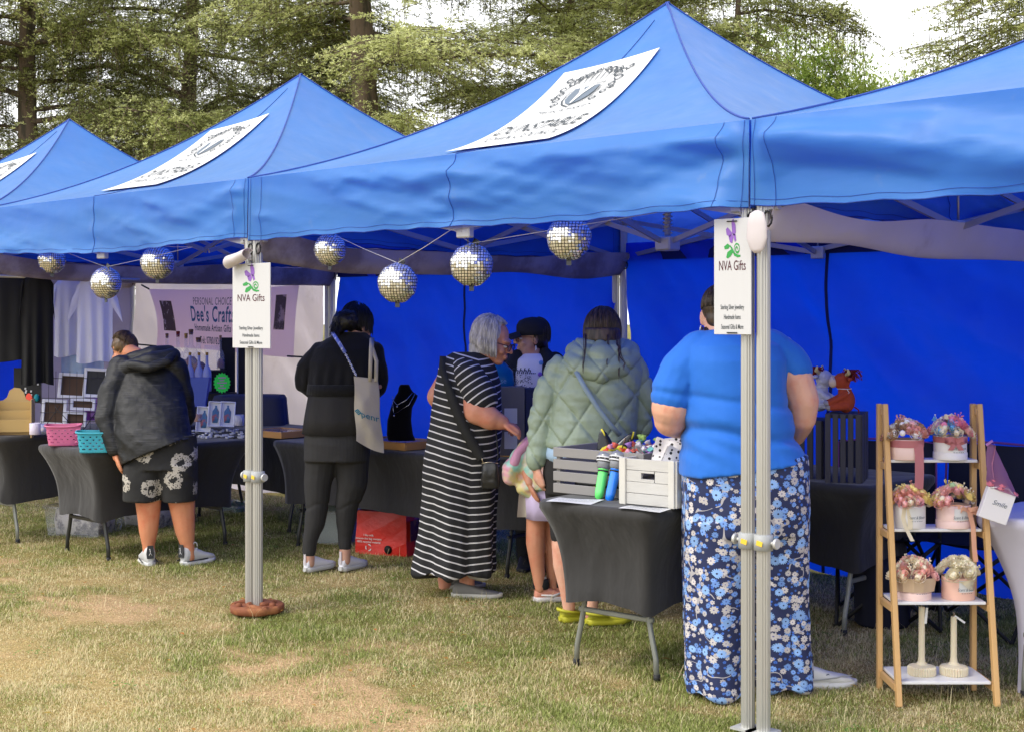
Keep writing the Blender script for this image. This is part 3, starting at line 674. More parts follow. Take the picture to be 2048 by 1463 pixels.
def hair(par,c,R,mat,n,length,seed,s=1.0,face=1.0,fringe=.9,rad=(.080,.100,.096),r=.0022,jit=.006,curve=0,crown=(0,.03),maxpol=1.75,name='hair_strands',wave=0,flick=0):
    rr=random.Random(seed); m=MB()
    for i in range(n):
        az=rr.uniform(-PI,PI)  # 0 = face
        pol0=rr.random()**.7*1.3+.05; front=abs(az)<face; mp=fringe if front else maxpol
        if pol0>mp: continue
        pts=[]; k=1+rr.uniform(-.5,1)*jit/.08; pol=pol0; tot=0
        while pol<mp:
            pts.append(c+R@(Vector((rad[0]*math.sin(pol)*math.sin(az)*k,crown[1]*(1-pol/2)-rad[1]*math.sin(pol)*math.cos(az)*k+.012,.03+rad[2]*math.cos(pol)*k))*s)); pol+=.22
        if len(pts)<2: continue
        if not front or length<0:
            L=abs(length)*rr.uniform(.8,1.05); ns=6; p=pts[-1]; out=(R@Vector((math.sin(az),-math.cos(az),0))); ph=rr.uniform(0,6)
            for j in range(1,ns+1): pts.append(p+Vector((0,0,-L*j/ns))+out*(curve*math.sin(j/ns*PI*.9)-flick*(j/ns)**2)+Vector((wave*math.sin(j*1.3+ph),wave*math.cos(j*1.1+ph),0)))
        m.tube(pts,[r*s*(1-.55*j/len(pts)) for j in range(len(pts))],4,cap=False)
    return m.build(name,mat,par)
def hairmat(name,c,c2): 
    t=NT(name); v=t.co((1,1,.12)); n=t.noise(v,70,3,.6); t.set(t.b,'Base Color',t.mix(t.ramp(n,.35,.7),c,c2)); t.b.inputs['Roughness'].default_value=.42; t.b.inputs['Specular IOR Level'].default_value=.5; t.bump(n,.4,.004); return t.m
def cloth(name,c,rough=.8,bump=.35,bs=9,bd=.02,fine=0,**k): 
    return M(name,c,rough,bump=bump,bs=bs,bd=bd,**k)
def fold(amp,sx=5,sz=9,seed=0,extra=None):
    def f(co):
        d=amp*fbm(co*[sx,sx,sz]+seed,3)*.7
        # creases that run diagonally
        q=co@np.array([[.8,.1,.6],[0,1,0],[-.6,.1,.8]]); d+=amp*.7*(1-np.abs(vnoise(q*[3,3,14]+seed*2))*2)*.5
        if extra is not None: d+=extra(co)
        return d
    return f
# ---------------------------------------------------------------- boy in black, bending over the table
P=Per(345,1130,'boy bending over in a black hooded jacket and black shorts with white wreath prints'); q=P.q
m=MB(); P.ch(m,[(325,880,.05,42),(312,760,.18,32),(285,722,.32,13)]); P.ch(m,[(296,990,0,27),(297,1025,0,23),(297,1060,0,19),(297,1090,0,12.5),(299,1112,0,12)]); P.ch(m,[(362,990,.02,28),(366,1025,.02,24),(370,1060,.02,20),(375,1088,.02,14),(378,1112,.02,13)])
P.ch(m,[(296,960,0,28),(325,900,.05,34)]); P.ch(m,[(362,960,.02,28),(340,900,.05,34)])
P.ch(m,[(290,720,.3,17),(262,705,.33,16),(255,700,.38,16)])
hc=q(247,703,.38); hR=headR(PI-.75,.75); head(m,hc,hR,.92)
P.ch(m,[(248,738,.18,17),(222,785,.08,16),(214,835,.02,14),(220,875,-.01,11),(231,905,-.03,8.5)]); hand(m,q(231,905,-.03),(.25,.05,-1),(1,.2,.2),1,.95,curl=.35)
P.ch(m,[(348,738,.22,15),(365,790,.24,14),(371,830,.3,12),(356,860,.5,9),(345,865,.6,9)]); hand(m,q(350,865,.6),(-.6,.6,-.3),(0,0,-1),1,.9,curl=.5)
b=blob('body',m,sk_boy,P.r,vox=.0065,it=3); eyes(b,hc,hR,.92)
m_hb=hairmat('brown_hair',(.06,.035,.015),(.17,.10,.04)); hh=MB(); hh.ell(hc+hR@Vector((0,.018,.035)),(.075,.088,.083),R=hR,seg=20,n=14); hb=blob('hair',hh,m_hb,P.r,vox=.006,it=2,disp=lambda co:.004*fbm(co*60,2)); hair(hb,hc,hR,m_hb,900,.012,2,.92,face=.9,fringe=.7,maxpol=1.55,r=.0018,jit=.010)
t=NT('black_windcheater'); v=t.co(); rot=t.add('ShaderNodeMapping',{0:v,2:(0,.9,0),3:(6,6,95)}).outputs[0]; ln=t.ramp(t.noise(rot,1.6,2,.5),.50,.62); ms_=t.ramp(t.noise(v,9,3),.42,.6); k=t.ma('MULTIPLY',ln,ms_)
t.set(t.b,'Base Color',t.mix(k,(.011,.0115,.012),(.036,.036,.038))); t.set(t.b,'Roughness',t.ma('MULTIPLY_ADD',k,.1,.55)); t.b.inputs['Specular IOR Level'].default_value=.35; t.bump(t.noise(v,9,4,.55),.45,.02); m_wind=t.m
m=MB(); P.lf(m,[(704,272,336,.30,.09),(718,244,350,.28,.12),(745,228,362,.23,.15),(780,224,366,.17,.165),(820,224,374,.10,.17),(860,232,380,.04,.175),(886,240,384,.0,.175,.10),(900,244,382,-.01,.17,.42)])
P.ch(m,[(245,735,.18,27),(222,785,.08,25),(214,835,.02,24),(219,868,-.01,18),(229,897,-.03,13)]); P.ch(m,[(350,735,.22,24),(367,790,.24,21),(372,830,.3,18),(356,858,.5,14)])
P.ch(m,[(250,735,.12,14),(300,722,.10,17),(345,712,.17,15)]); P.ch(m,[(262,718,.2,15),(310,706,.18,16),(338,702,.24,12)])
jk=blob('jacket',m,m_wind,P.r,vox=.0075,it=3,disp=fold(.012,6,11,3)); MB().box(q(240,900,-.08),(.006,.004,.03)).build('zip_toggle',m_white,jk)
m=MB(); P.ch(m,[(262,730,.06,9),(300,735,.03,10),(335,722,.08,8),(350,706,.16,7)]); blob('hood_fold',m,m_wind,jk,vox=.007,it=3,disp=fold(.010,9,12,5))
t=NT('wreath_print_shorts'); v=t.co(); sx3=t.add('ShaderNodeSeparateXYZ',{0:v}); mp=t.add('ShaderNodeCombineXYZ',{0:sx3.outputs[0],1:sx3.outputs[2]}).outputs[0]; vo=t.add('ShaderNodeTexVoronoi',{'Vector':mp,'Scale':6.3,'Randomness':.5},voronoi_dimensions='2D'); n=t.noise(v,48,2,.5); dd=t.ma('ADD',vo.outputs['Distance'],t.ma('MULTIPLY_ADD',n,.34,-.17)); k=t.ma('MULTIPLY',t.ma('GREATER_THAN',dd,.13),t.ma('LESS_THAN',dd,.36)); k=t.ma('MULTIPLY',k,t.ma('GREATER_THAN',t.noise(v,90,1),.40))
t.set(t.b,'Base Color',t.mix(k,(.016,.016,.016),(.42,.39,.34))); t.b.inputs['Roughness'].default_value=.9; t.bump(t.noise(v,10,3),.4,.02)
m=MB(); P.lf(m,[(868,262,392,.05,.16),(900,252,394,.04,.17),(935,250,394,.02,.165)]); P.lf(m,[(925,250,335,.02,.15),(960,248,325,0,.14),(1000,247,322,0,.135)]); P.lf(m,[(925,318,394,.02,.15),(960,322,393,.02,.14),(1000,326,391,.02,.135)])
blob('shorts',m,t.m,P.r,vox=.0075,it=3,disp=fold(.006,7,9,4))
m_tr=M('pale_grey_leather',(.55,.55,.54),.45,var=.05); m_trs=M('white_rubber_sole',(.66,.66,.64),.5,var=.05); m_trk=M('charcoal_heel',(.035,.037,.04),.6)
for (px,py,dy,an,lab) in ((299,1128,-.03,1.95,0),(372,1126,.0,.95,1)):
    p=q(px,py,dy); p.z=0; p-=Matrix.Rotation(an,3,'Z')@Vector((.03,0,0)); o=shoe(P.r,p,an,.255,m_tr,m_trs,hi=.125,wd=1.1,part='trainer'); R=Matrix.Rotation(an,3,'Z')
    k=MB(); k.prism([(-.02,.055),(.02,.055),(.024,.085),(.017,.135),(-.017,.135),(-.024,.085)],lambda x,y,w:p+R@Vector((-.006-w+.06*(x*x)*20*.5-(.13-y)*.02,x,y)),.006); k.build('heel_tab',m_trk,o)
    k=MB(); k.tube([p+R@Vector((-.014,-.010,.075)),p+R@Vector((-.016,0,.09)),p+R@Vector((-.014,.008,.075))],.0025,4); k.tube([p+R@Vector((-.016,0,.09)),p+R@Vector((-.015,.002,.108))],.0025,4); k.ell(p+R@Vector((-.015,.004,.113)),.004,seg=6,n=5); k.build('heel_mark',m_white,o)
    k=MB(); k.tube([p+R@Vector((.235*x/10,(.047 if x<8 else .035)*s_,.033)) for s_ in (1,) for x in range(0,10)],.004,5); k.tube([p+R@Vector((.235*x/10,-(.047 if x<8 else .035),.033)) for x in range(0,10)],.004,5); k.build('midsole_stripe',m_trk,o)
    k=MB(); k.tube([p+R@Vector((.075+.02*math.cos(a),-.03,.115+.028*math.sin(a))) for a in [i*.5 for i in range(13)]],.004,5); k.build('lace_loop',m_trs,o)
# ---------------------------------------------------------------- woman in black with a tote
P=Per(658,1142,'woman in a black cardigan and leggings with a canvas tote, seen from behind'); q=P.q
m=MB(); P.ch(m,[(617,1085,.0,12),(619,1125,0,11)]); P.ch(m,[(690,1080,.03,12),(690,1120,.03,11)]); P.ch(m,[(680,870,.05,40),(690,720,.06,36),(705,680,.08,16),(712,662,.10,15)])
hc=q(716,652,.12); hR=headR(PI-.75,.35); head(m,hc,hR,.95)
P.ch(m,[(642,705,.05,13),(614,740,.03,12),(610,768,.05,10),(650,795,.22,8),(690,800,.32,8)]); hand(m,q(690,800,.32),(.7,.5,.1),(0,-.3,-1),1,.9); P.ch(m,[(752,705,.05,14),(757,770,.03,12),(735,800,.2,9),(715,805,.32,8)]); hand(m,q(715,805,.32),(-.5,.5,.2),(0,-.2,-1),-1,.9)
P.ch(m,[(640,900,0,25),(634,1010,0,14),(618,1100,0,11)]); P.ch(m,[(705,900,0,25),(694,1010,.02,14),(690,1050,.03,12),(690,1095,.03,11)])
b=blob('body',m,sk_dark,P.r,vox=.0065,it=3); eyes(b,hc,hR,.95)
m_hk=hairmat('black_hair',(.004,.004,.004),(.014,.012,.011)); hh=MB(); hh.ell(hc+hR@Vector((0,.015,.035)),(.083,.098,.095),R=hR,seg=20,n=14); P.ch(hh,[(700,640,.05,22),(684,642,.03,20),(676,655,.02,15)])
hb=blob('hair',hh,m_hk,P.r,vox=.007,it=2,disp=lambda co:.006*fbm(co*40,2)); hair(hb,hc,hR,m_hk,500,.05,3,1.0,face=.8,fringe=.8,jit=.012,rad=(.084,.10,.1)); 
mm=MB(); rr=random.Random(3)
for i in range(260):
    a=q(700+rr.uniform(-10,12),632+rr.uniform(-8,12),.04+rr.uniform(-.05,.05)); e=q(662+rr.uniform(-4,16),668+rr.uniform(-14,6),.0+rr.uniform(-.05,.05)); mid=(a+e)/2+Vector((-.01,rr.uniform(-.02,.02),.045+rr.uniform(-.01,.02))); mm.tube([a,mid,e],[.002,.0018,.0007],4,cap=False)
mm.build('ponytail',m_hk,hb)
m_knit=cloth('black_knit',(.0085,.0085,.009),.85,bump=.4,bs=14,bd=.015,sheen=.12,spec=.15); m_pep=cloth('charcoal_jersey',(.019,.018,.018),.85,bump=.3,bs=40,bd=.006)
m=MB(); P.lf(m,[(664,680,732,.09,.07),(676,652,746,.08,.10),(695,628,757,.06,.125),(725,618,760,.04,.14),(755,618,756,.02,.14),(788,618,750,0,.13)])
P.ch(m,[(640,702,.05,19),(614,735,.03,19),(608,768,.04,17),(640,797,.2,13)]); P.ch(m,[(748,702,.05,19),(757,738,.03,18),(756,775,.05,16),(735,800,.2,13)])
def ruch(co): return .006*np.sin(co[:,0]*95+3*vnoise(co*6))*np.exp(-((co[:,2]-1.17)/.07)**2)
blob('cardigan',m,m_knit,P.r,vox=.0075,it=3,disp=fold(.008,5,8,6,ruch))
m=MB(); P.lf(m,[(768,616,752,.0,.145),(788,614,750,0,.148)],seg=120,fn=lambda a,z:1+.012*math.sin(a*46)); m.build('waistband',m_knit,P.r)
m=MB(); P.lf(m,[(780,620,745,0,.13),(800,616,742,0,.145),(835,610,742,0,.155),(866,606,742,0,.16)],seg=100,fn=lambda a,z:1+.018*math.sin(a*9+z*4)+.008*math.sin(a*37)*(1 if z<.85 else .3)); m.build('peplum_top',m_pep,P.r)
t=NT('ribbed_leggings'); v=t.co(); w_=t.add('ShaderNodeTexWave',{'Vector':v,'Scale':38.0,'Distortion':.6,'Detail':1.0},bands_direction='X'); t.set(t.b,'Base Color',t.mix(w_.outputs[1],(.014,.014,.0145),(.026,.025,.025))); t.b.inputs['Roughness'].default_value=.85; t.bump(w_.outputs[1],.25,.004)
m=MB(); P.lf(m,[(858,610,738,0,.14),(885,608,740,0,.155),(920,608,739,0,.15)]); P.ch(m,[(644,915,0,35),(636,965,0,28),(634,1010,0,22.5),(630,1045,0,20),(620,1078,0,15),(618,1103,0,13)]); P.ch(m,[(704,915,0,35),(704,965,.01,31),(694,1010,.02,23.5),(692,1045,.03,19.5),(690,1070,.03,15),(690,1092,.03,13)])
blob('leggings',m,t.m,P.r,vox=.0075,it=3,disp=fold(.004,7,13,8,lambda co:-.004*np.exp(-((co[:,2]-.40+.02*np.sin(co[:,0]*30))/.012)**2)))
m_kw=M('white_knit_trainer',(.70,.70,.76),.7,var=.04,bump=.2,bs=120,bd=.003)
for (px,py,dy,an) in ((618,1140,0,.95),(688,1137,.03,1.05)): 
    p=q(px,py,dy); p.z=0; p-=Matrix.Rotation(an,3,'Z')@Vector((.03,0,0)); o=shoe(P.r,p,an,.25,m_kw,M('pale_grey_sole',(.50,.50,.48),.5),hi=.10,part='trainer'); R=Matrix.Rotation(an,3,'Z'); MB().box(p+R@Vector((-.006,0,.085)),(.004,.016,.075),R=R).build('pull_tab',m_gut2,o)
# tote
tt=empty('tote_bag','cream canvas tote with a teal logo hanging from the shoulder of the woman in black','bag',P.r.matrix_basis@q(730,870,-.2)); tt.location=Vector((P.r.location))+Matrix.Rotation(A,3,'Z')@q(735,885,-.20); tt.rotation_euler=(0,0,A); O=q(735,885,-.20)
m_tote=M('natural_canvas',(.50,.45,.36),.8,var=.06,bump=.35,bs=16,bd=.012,trans=(.5,.42,.3),tw=.15)
c4=[q(707,752,-.20)-O,q(755,758,-.16)-O,q(767,905,-.14)-O,q(712,880,-.21)-O]
def tf(u,v,off=0,bulge=1): a=c4[0].lerp(c4[1],u); b=c4[3].lerp(c4[2],u); p=a.lerp(b,v); return p+Vector((.004*math.sin(v*9),-(.022*math.sin(u*PI)*math.sin(v*PI*.9+.2)+.008*sn(u*3,v*5))*bulge-off,-.012*math.sin(u*PI)*(v>.99)))
m=MB(); m.grid(tf,14,18); m.grid(lambda u,v:tf(1-u,v,-.02,-1),14,18); m.grid(lambda u,v:tf(0,v)*(1-u)+tf(0,v,-.02,-1)*u,1,18); m.grid(lambda u,v:tf(1,v)*(1-u)+tf(1,v,-.02,-1)*u,1,18); m.build('canvas_body',m_tote,tt)
m=MB()
for (x0,x1,dy) in ((740,742,-.155),(752,744,-.10)): m.tube([q(x0,762,-.19)-O,q(x0+1,722,dy-.035)-O,q(x1,694,dy-.03)-O,q(x1+1,676,dy+.06)-O],.013,6,fl=.15,up=(1,0,0))
m.build('handle',m_tote,tt)
p_=MB(); text(p_,'penr',lambda x,y:tf(.62+x/.14,.545-y/.42,.006),.052,bold=.004)
for r0,r1 in ((.020,.011),): 
    n0=len(p_.v)
    for k in range(4): a=k*PI/2; p_.v.append(tf(.16+r0*math.cos(a)/.14,.53-r0*math.sin(a)/.42,.006))
    for k in range(4): a=k*PI/2; p_.v.append(tf(.16+r1*math.cos(a)/.14,.53-r1*math.sin(a)/.42,.006))
    for k in range(4): p_.addf((n0+k,n0+(k+1)%4,n0+4+(k+1)%4,n0+4+k))
    poly2(p_,[(.006*math.cos(k),.006*math.sin(k)) for k in range(6)],lambda x,y:tf(.16+x/.14,.53-y/.42,.006))
p_.build('print',M('teal_logo_print',(.01,.16,.24),.6,var=0),tt)
m=MB(); m.tube([q(664,664,-.03),q(676,682,-.09),q(690,705,-.125)],.012,6,fl=.2,up=(1,0,.5)); so_=m.build('shoulder_strap',M('blue_white_webbing',(.13,.18,.55),.7,col2=(.6,.62,.75),c2=(.5,.55),c2s=60),P.r)
m=MB(); a_=q(690,705,-.128); e_=q(713,752,-.20)
for k in range(15):
    c_=a_.lerp(e_,(k+.5)/15); dv=(e_-a_).normalized(); sd_=(Vector((1,0,0)) if k%2 else Vector((0,1,0))); m.tube([c_+dv*.011*math.cos(a)+sd_*.006*math.sin(a) for a in [i*PI/4 for i in range(9)]],.002,4,cap=False)
m.build('strap_chain',M('silver_chain_link',(.7,.7,.7),.25,metal=1,var=0),so_)
# ---------------------------------------------------------------- silver-haired woman in a striped dress
P=Per(925,1191,'silver-haired woman in glasses and a long black dress with white stripes, facing right'); q=P.q
m=MB(); P.ch(m,[(892,1100,.16,19),(890,1150,.18,15),(890,1170,.18,13)]); P.ch(m,[(935,1090,-.02,22),(934,1140,-.02,17.5),(934,1178,-.02,15)]); P.ch(m,[(920,1090,.05,30),(925,950,.0,45),(930,780,0,48),(955,722,0,24),(972,700,0,19)])
hc=q(987,684,0); hR=headR(PI/2-.28,.30); head(m,hc,hR,1.04)
P.ch(m,[(934,748,-.10,22),(952,785,-.16,28),(957,820,-.18,30),(980,836,-.20,24),(998,842,-.20,17),(1006,844,-.2,14)]); m_h=m; hand(m,q(1001,844,-.2),(1,-.1,-.25),(0,.1,-1),-1,.95,curl=.85)
P.ch(m,[(900,745,.16,20),(876,792,.2,22),(905,840,.3,17),(960,850,.32,13),(985,850,.3,11)]); hand(m,q(985,850,.3),(1,-.2,0),(0,0,-1),1,.9,curl=.8)
b=blob('body',m,sk_ruddy,P.r,vox=.0062,it=3,disp=lambda co:.003*fbm(co*14,2)); eyes(b,hc,hR,1.04)
def glasses(par,c,R,s,mat):
    m=MB()
    for x in(-1,1):
        m.tube([c+R@(Vector((x*.033+.027*math.cos(a),-.104,.000+.021*math.sin(a)))*s) for a in [i*PI/8 for i in range(17)]],.0026*s,5,cap=False)
        m.tube([c+R@(Vector((x*.060,-.103,.010))*s),c+R@(Vector((x*.078,-.05,.010))*s),c+R@(Vector((x*.079,.005,.004))*s)],.0025*s,5)
    m.tube([c+R@(Vector((-.007,-.105,.003))*s),c+R@(Vector((.007,-.105,.003))*s)],.0025*s,5); o=m.build('glasses',mat,par)
    l=MB()
    for x in(-1,1): l.lathe([(.025*s,0),(.001,.0008)],c+R@(Vector((x*.033,-.1035,0))*s),16,R=R@Matrix.Rotation(PI/2,3,'X'),sy=.8)
    l.build('lens',M('lens_glass',(.08,.06,.09),.05,alpha=.4,var=0,spec=.8),o)
glasses(P.r,hc,hR,1.04,M('tortoise_frame',(.05,.015,.02),.3,var=.4,vs=90))
m_hs=hairmat('silver_hair',(.36,.34,.33),(.72,.69,.64)); hh=MB(); hh.ell(hc+hR@Vector((0,.028,.036)),(.084,.094,.094),R=hR,seg=22,n=16); hh.ell(q(964,696,.01),(.072,.076,.085)); hh.ell(q(958,710,.01),(.060,.066,.05))
hb=blob('hair',hh,m_hs,P.r,vox=.0065,it=2,disp=lambda co:.004*fbm(co*[30,30,8],2)); hair(hb,hc,hR,m_hs,1500,.085,5,1.04,face=1.05,fringe=.75,rad=(.088,.108,.104),jit=.008,curve=.012,maxpol=1.8,r=.0024,flick=.012)
t=NT('breton_stripes'); sv=t.attr('sv').outputs[1]; z=t.add('ShaderNodeSeparateXYZ',{0:sv}).outputs[0]; v=t.co(); z=t.ma('ADD',z,t.ma('MULTIPLY_ADD',t.noise(v,5,2),.010,-.005)); f=t.ma('FRACT',t.ma('DIVIDE',z,.0385)); k=t.ma('LESS_THAN',f,.19); t.set(t.b,'Base Color',t.mix(k,(.0125,.0125,.013),(.60,.58,.58))); t.b.inputs['Roughness'].default_value=.85; t.bump(t.noise(v,8,4,.6),.4,.02); m_br=t.m
xs0=q(945,950,0).x
def svd(co): x=co[:,0]-xs0-.06*(co[:,2]-.7); return np.c_[co[:,2]+np.where(x<0,.30*x,-.12*x)+.012*vnoise(co*[4,4,2]),co[:,0],co[:,1]]
m=MB(); P.lf(m,[(703,905,968,.0,.075),(715,886,984,0,.12),(735,877,994,0,.165),(765,870,1002,0,.185),(810,864,1003,0,.19),(860,857,1003,0,.195),(910,851,1000,0,.2),(960,847,996,0,.195),(1010,845,993,0,.195),(1060,841,991,0,.2),(1100,835,990,0,.205),(1132,829,990,0,.21),(1143,828,989,0,.212)],e=2.2)
def hemf(co): a=np.arctan2(co[:,1],co[:,0]+.03); lo=np.clip((.95-co[:,2])/.8,0,1); return .020*lo*np.sin(a*6+1.3+2*vnoise(co*[0,0,1.5]))+.004*np.sin(a*17)*lo
dr=blob('dress',m,m_br,P.r,vox=.008,it=3,disp=fold(.007,4,4,2,hemf),attr={'sv':svd})
a0,a1=q(925,733,-.12),q(972,806,-.18); ax=(a1-a0).normalized()
m=MB(); P.ch(m,[(922,738,-.07,27),(938,752,-.13,33),(958,785,-.17,35),(962,797,-.17,35)]); blob('sleeve',m,m_br,dr,vox=.0075,it=3,disp=fold(.006,6,6,9),attr={'sv':lambda co:np.c_[(co-np.array(a0))@np.array(ax),co[:,0],co[:,1]]})
# strap and handbag
hbg=empty('handbag','black leather cross-body handbag at the hip of the striped dress','bag',Vector(P.r.location)+Matrix.Rotation(A,3,'Z')@q(980,948,-.19),A); O=q(980,948,-.19)
m_lth=M('black_leather',(.012,.012,.012),.35,var=.2,vs=20,bump=.3,bs=60,bd=.004,spec=.6); m_strap=M('black_webbing',(.016,.016,.015),.8,bump=.2,bs=200,bd=.002)
m=MB(); m.loft([(-.075,-.045,.05,0,.03),(-.04,-.05,.055,0,.035),(.03,-.045,.05,0,.035),(.07,-.038,.042,0,.026),(.08,-.03,.035,0,.01)],e=4); blob('bag_body',m,m_lth,hbg,vox=.006,it=3,disp=lambda co:.003*fbm(co*30,2))
m=MB(); m.tube([(-.045,-.035,.065),(0,-.038,.072),(.045,-.035,.065)],.002,5); m.tube([q(964,915,-.22)-O,q(966,925,-.21)-O,(-.04,0,.06)],.0035,5); m.build('metal_clip',M('pale_gold_metal',(.7,.6,.42),.3,metal=1,var=0),hbg)
S=[(886,712,-.10),(884,735,-.165),(893,765,-.20),(907,805,-.215),(925,850,-.222),(944,885,-.222),(964,916,-.222)]
pts=[q(*s_)-O for s_ in S]; m=MB(); n0=0
for i,p_ in enumerate(pts):
    t_=(pts[min(i+1,len(pts)-1)]-pts[max(i-1,0)]).normalized(); sd_=Vector((t_.z,0,-t_.x)).normalized()*(.027 if i>2 else .018); m.v+= [p_+sd_,p_-sd_,p_-sd_+Vector((0,.004,0)),p_+sd_+Vector((0,.004,0))]
for i in range(len(pts)-1):
    for j in range(4): a=4*i+j; b_=4*i+(j+1)%4; m.addf((a,b_,b_+4,a+4),True)
m.build('shoulder_strap',m_strap,hbg); MB().tube([(.035,-.02,.06),(.045,-.03,.11),(.03,-.0,.26)],.004,5).build('side_strap',m_strap,hbg)
m_sgr=M('grey_canvas_slip_on',(.20,.195,.185),.85,bump=.2,bs=120,bd=.002); m_ws=M('off_white_sole',(.58,.56,.50),.6)
for (px,dy,an,L,pp) in ((882,.18,.25,.25,1),(906,-.05,-.02,.265,0)):
    p=q(px,1190,dy); p.z=0; shoe(P.r,p,an,L,m_sgr,m_ws,hi=.085,part='slip_on_shoe')
# ---------------------------------------------------------------- seller in cap
P=Per(1065,1134,'stall seller in a dark cap, glasses, black jacket and white printed T-shirt, looking left',d=8.62); q=P.q
m=MB(); P.ch(m,[(1065,900,.05,38),(1065,760,0,38),(1065,722,0,17),(1068,705,0,15)]); hc=q(1063,676,0); hR=headR(-PI/2+.25,.04); head(m,hc,hR,.98)
for s_ in(-1,1): P.ch(m,[(1065+s_*38,735,0,14),(1065+s_*46,790,0,12),(1065+s_*30,850,-.05,9),(1065+s_*24,880,-.1,8)]); hand(m,q(1065+s_*24,880,-.1),(0,-.4,-1),(-s_,0,0),s_,.9)
P.ch(m,[(1048,900,.05,26),(1048,1010,.05,18),(1048,1125,.05,11)]); P.ch(m,[(1082,900,.05,26),(1082,1010,.05,18),(1082,1125,.05,11)])
b=blob('body',m,sk_dark,P.r,vox=.0065,it=3); eyes(b,hc,hR,.98); glasses(P.r,hc,hR,.98,M('clear_brown_frame',(.25,.08,.05),.3,var=0))
m_hd=hairmat('dark_hair',(.012,.008,.006),(.035,.022,.015)); hh=MB(); hh.ell(hc+hR@Vector((0,.03,.01)),(.074,.075,.085),R=hR); P.ch(hh,[(1082,680,.02,14),(1090,705,.04,8)]); hb=blob('hair',hh,m_hd,P.r,vox=.007,it=2); hair(hb,hc,hR,m_hd,260,.05,6,.98,face=1.3,fringe=.3,maxpol=1.7)
m_cap=cloth('dark_denim_cap',(.013,.014,.020),.85,bump=.3,bs=60,bd=.003); m=MB(); m.lathe([(.088,-.01),(.091,.02),(.088,.055),(.072,.082),(.04,.097),(.001,.102)],hc+hR@Vector((0,.008,.028)),28,R=hR,sy=1.12,fn=lambda a,z:1+.012*math.cos(6*a)); cp=m.build('cap',m_cap,P.r)
m=MB(); m.grid(lambda u,v:hc+hR@Vector(((u-.5)*.16*(1-.35*v*v),-.085-.085*v*math.cos((u-.5)*1.6),.045-.02*v-.09*(u-.5)**2*1.2)),12,6); m.grid(lambda u,v:hc+hR@Vector(((.5-u)*.16*(1-.35*v*v),-.085-.085*v*math.cos((u-.5)*1.6),.041-.02*v-.09*(u-.5)**2*1.2)),12,6); m.build('brim',m_cap,cp)
MB().tube([hc+hR@Vector((.076,.005,-.045)),hc+hR@Vector((.080,.005,-.065)),hc+hR@Vector((.078,.0,-.075))],[.003,.006,.003],6).build('earring',m_white,P.r); MB().tube([hc+hR@Vector((-.076,.005,-.045)),hc+hR@Vector((-.080,.005,-.07))],[.003,.006],6).build('earring',m_white,P.r)
m=MB(); P.lf(m,[(706,1046,1086,0,.06),(718,1026,1104,0,.10),(750,1020,1108,0,.13),(800,1018,1108,0,.14),(905,1020,1108,0,.15)]); blob('white_tshirt',m,cloth('white_tee_jersey',(.78,.76,.80),.8,bump=.25,bs=9,bd=.015),P.r,vox=.0075,it=3,disp=fold(.004,6,9,3))
m_dj=cloth('black_denim_jacket',(.012,.0125,.015),.8,bump=.3,bs=20,bd=.01)
m=MB(); P.ch(m,[(1034,712,-.02,13),(1022,735,-.06,13),(1016,775,-.09,13),(1014,860,-.1,15)]); P.ch(m,[(1090,708,-.02,14),(1102,735,-.08,19),(1104,780,-.10,20),(1104,880,-.1,20)]); P.lf(m,[(706,1044,1092,.06,.06),(722,1018,1116,.06,.09),(760,1012,1120,.07,.10),(900,1012,1120,.08,.11)])
P.ch(m,[(1022,722,.02,17),(1012,770,.02,17),(1022,840,-.03,14)]); P.ch(m,[(1110,722,.02,19),(1124,770,.02,19),(1112,845,-.03,15)]); P.ch(m,[(1052,702,.05,9),(1075,700,.07,10),(1094,708,.0,10)])
jk=blob('jacket',m,m_dj,P.r,vox=.0075,it=3,disp=fold(.006,7,9,5))
for (px,py,dy,c) in ((1082,725,-.165,(.12,.3,.7)),(1080,748,-.185,(.25,.12,.6))): MB().lathe([(.014,0),(.012,.004),(.001,.005)],q(px,py,dy),14,R=Matrix.Rotation(PI/2,3,'X')).build('pin_badge',M('pin_badge',c,.3,var=0),jk)
p_=MB(); f=lambda cx,cy:(lambda x,y:q(cx,cy,-.155+.6*((x)**2))+Vector((x,0,y)))
text(p_,'Shhhh...',f(1046,742),.050,bold=.02,shear=.35); text(p_,'NO ONE',f(1044,781),.058,bold=.03)
rr=random.Random(6)
for k in range(38): x,y=rr.uniform(-.06,.05),rr.uniform(-.035,.04); poly2(p_,[(x,y),(x+rr.uniform(.003,.012),y+.002),(x+.004,y+rr.uniform(.004,.010))],f(1046,762))
for k in range(7): ribbon2(p_,[(-.04+.014*k+.006*math.cos(i),.012*math.sin(i*.9+k)+.005*k-.01) for i in range(6)],.003,f(1046,762))
p_.build('print',m_ink,P.r)
m=MB(); P.lf(m,[(900,1026,1106,.05,.13),(960,1026,1104,.05,.13)]); P.ch(m,[(1048,960,.05,26),(1048,1040,.05,20),(1048,1115,.05,15)]); P.ch(m,[(1084,960,.05,26),(1084,1040,.05,20),(1084,1115,.05,15)]); blob('trousers',m,m_dj,P.r,vox=.01,it=2)
for px in (1048,1084): p=q(px,1134,.03); p.z=0; shoe(P.r,p,-PI/2,.25,m_blk,m_blk,part='shoe')
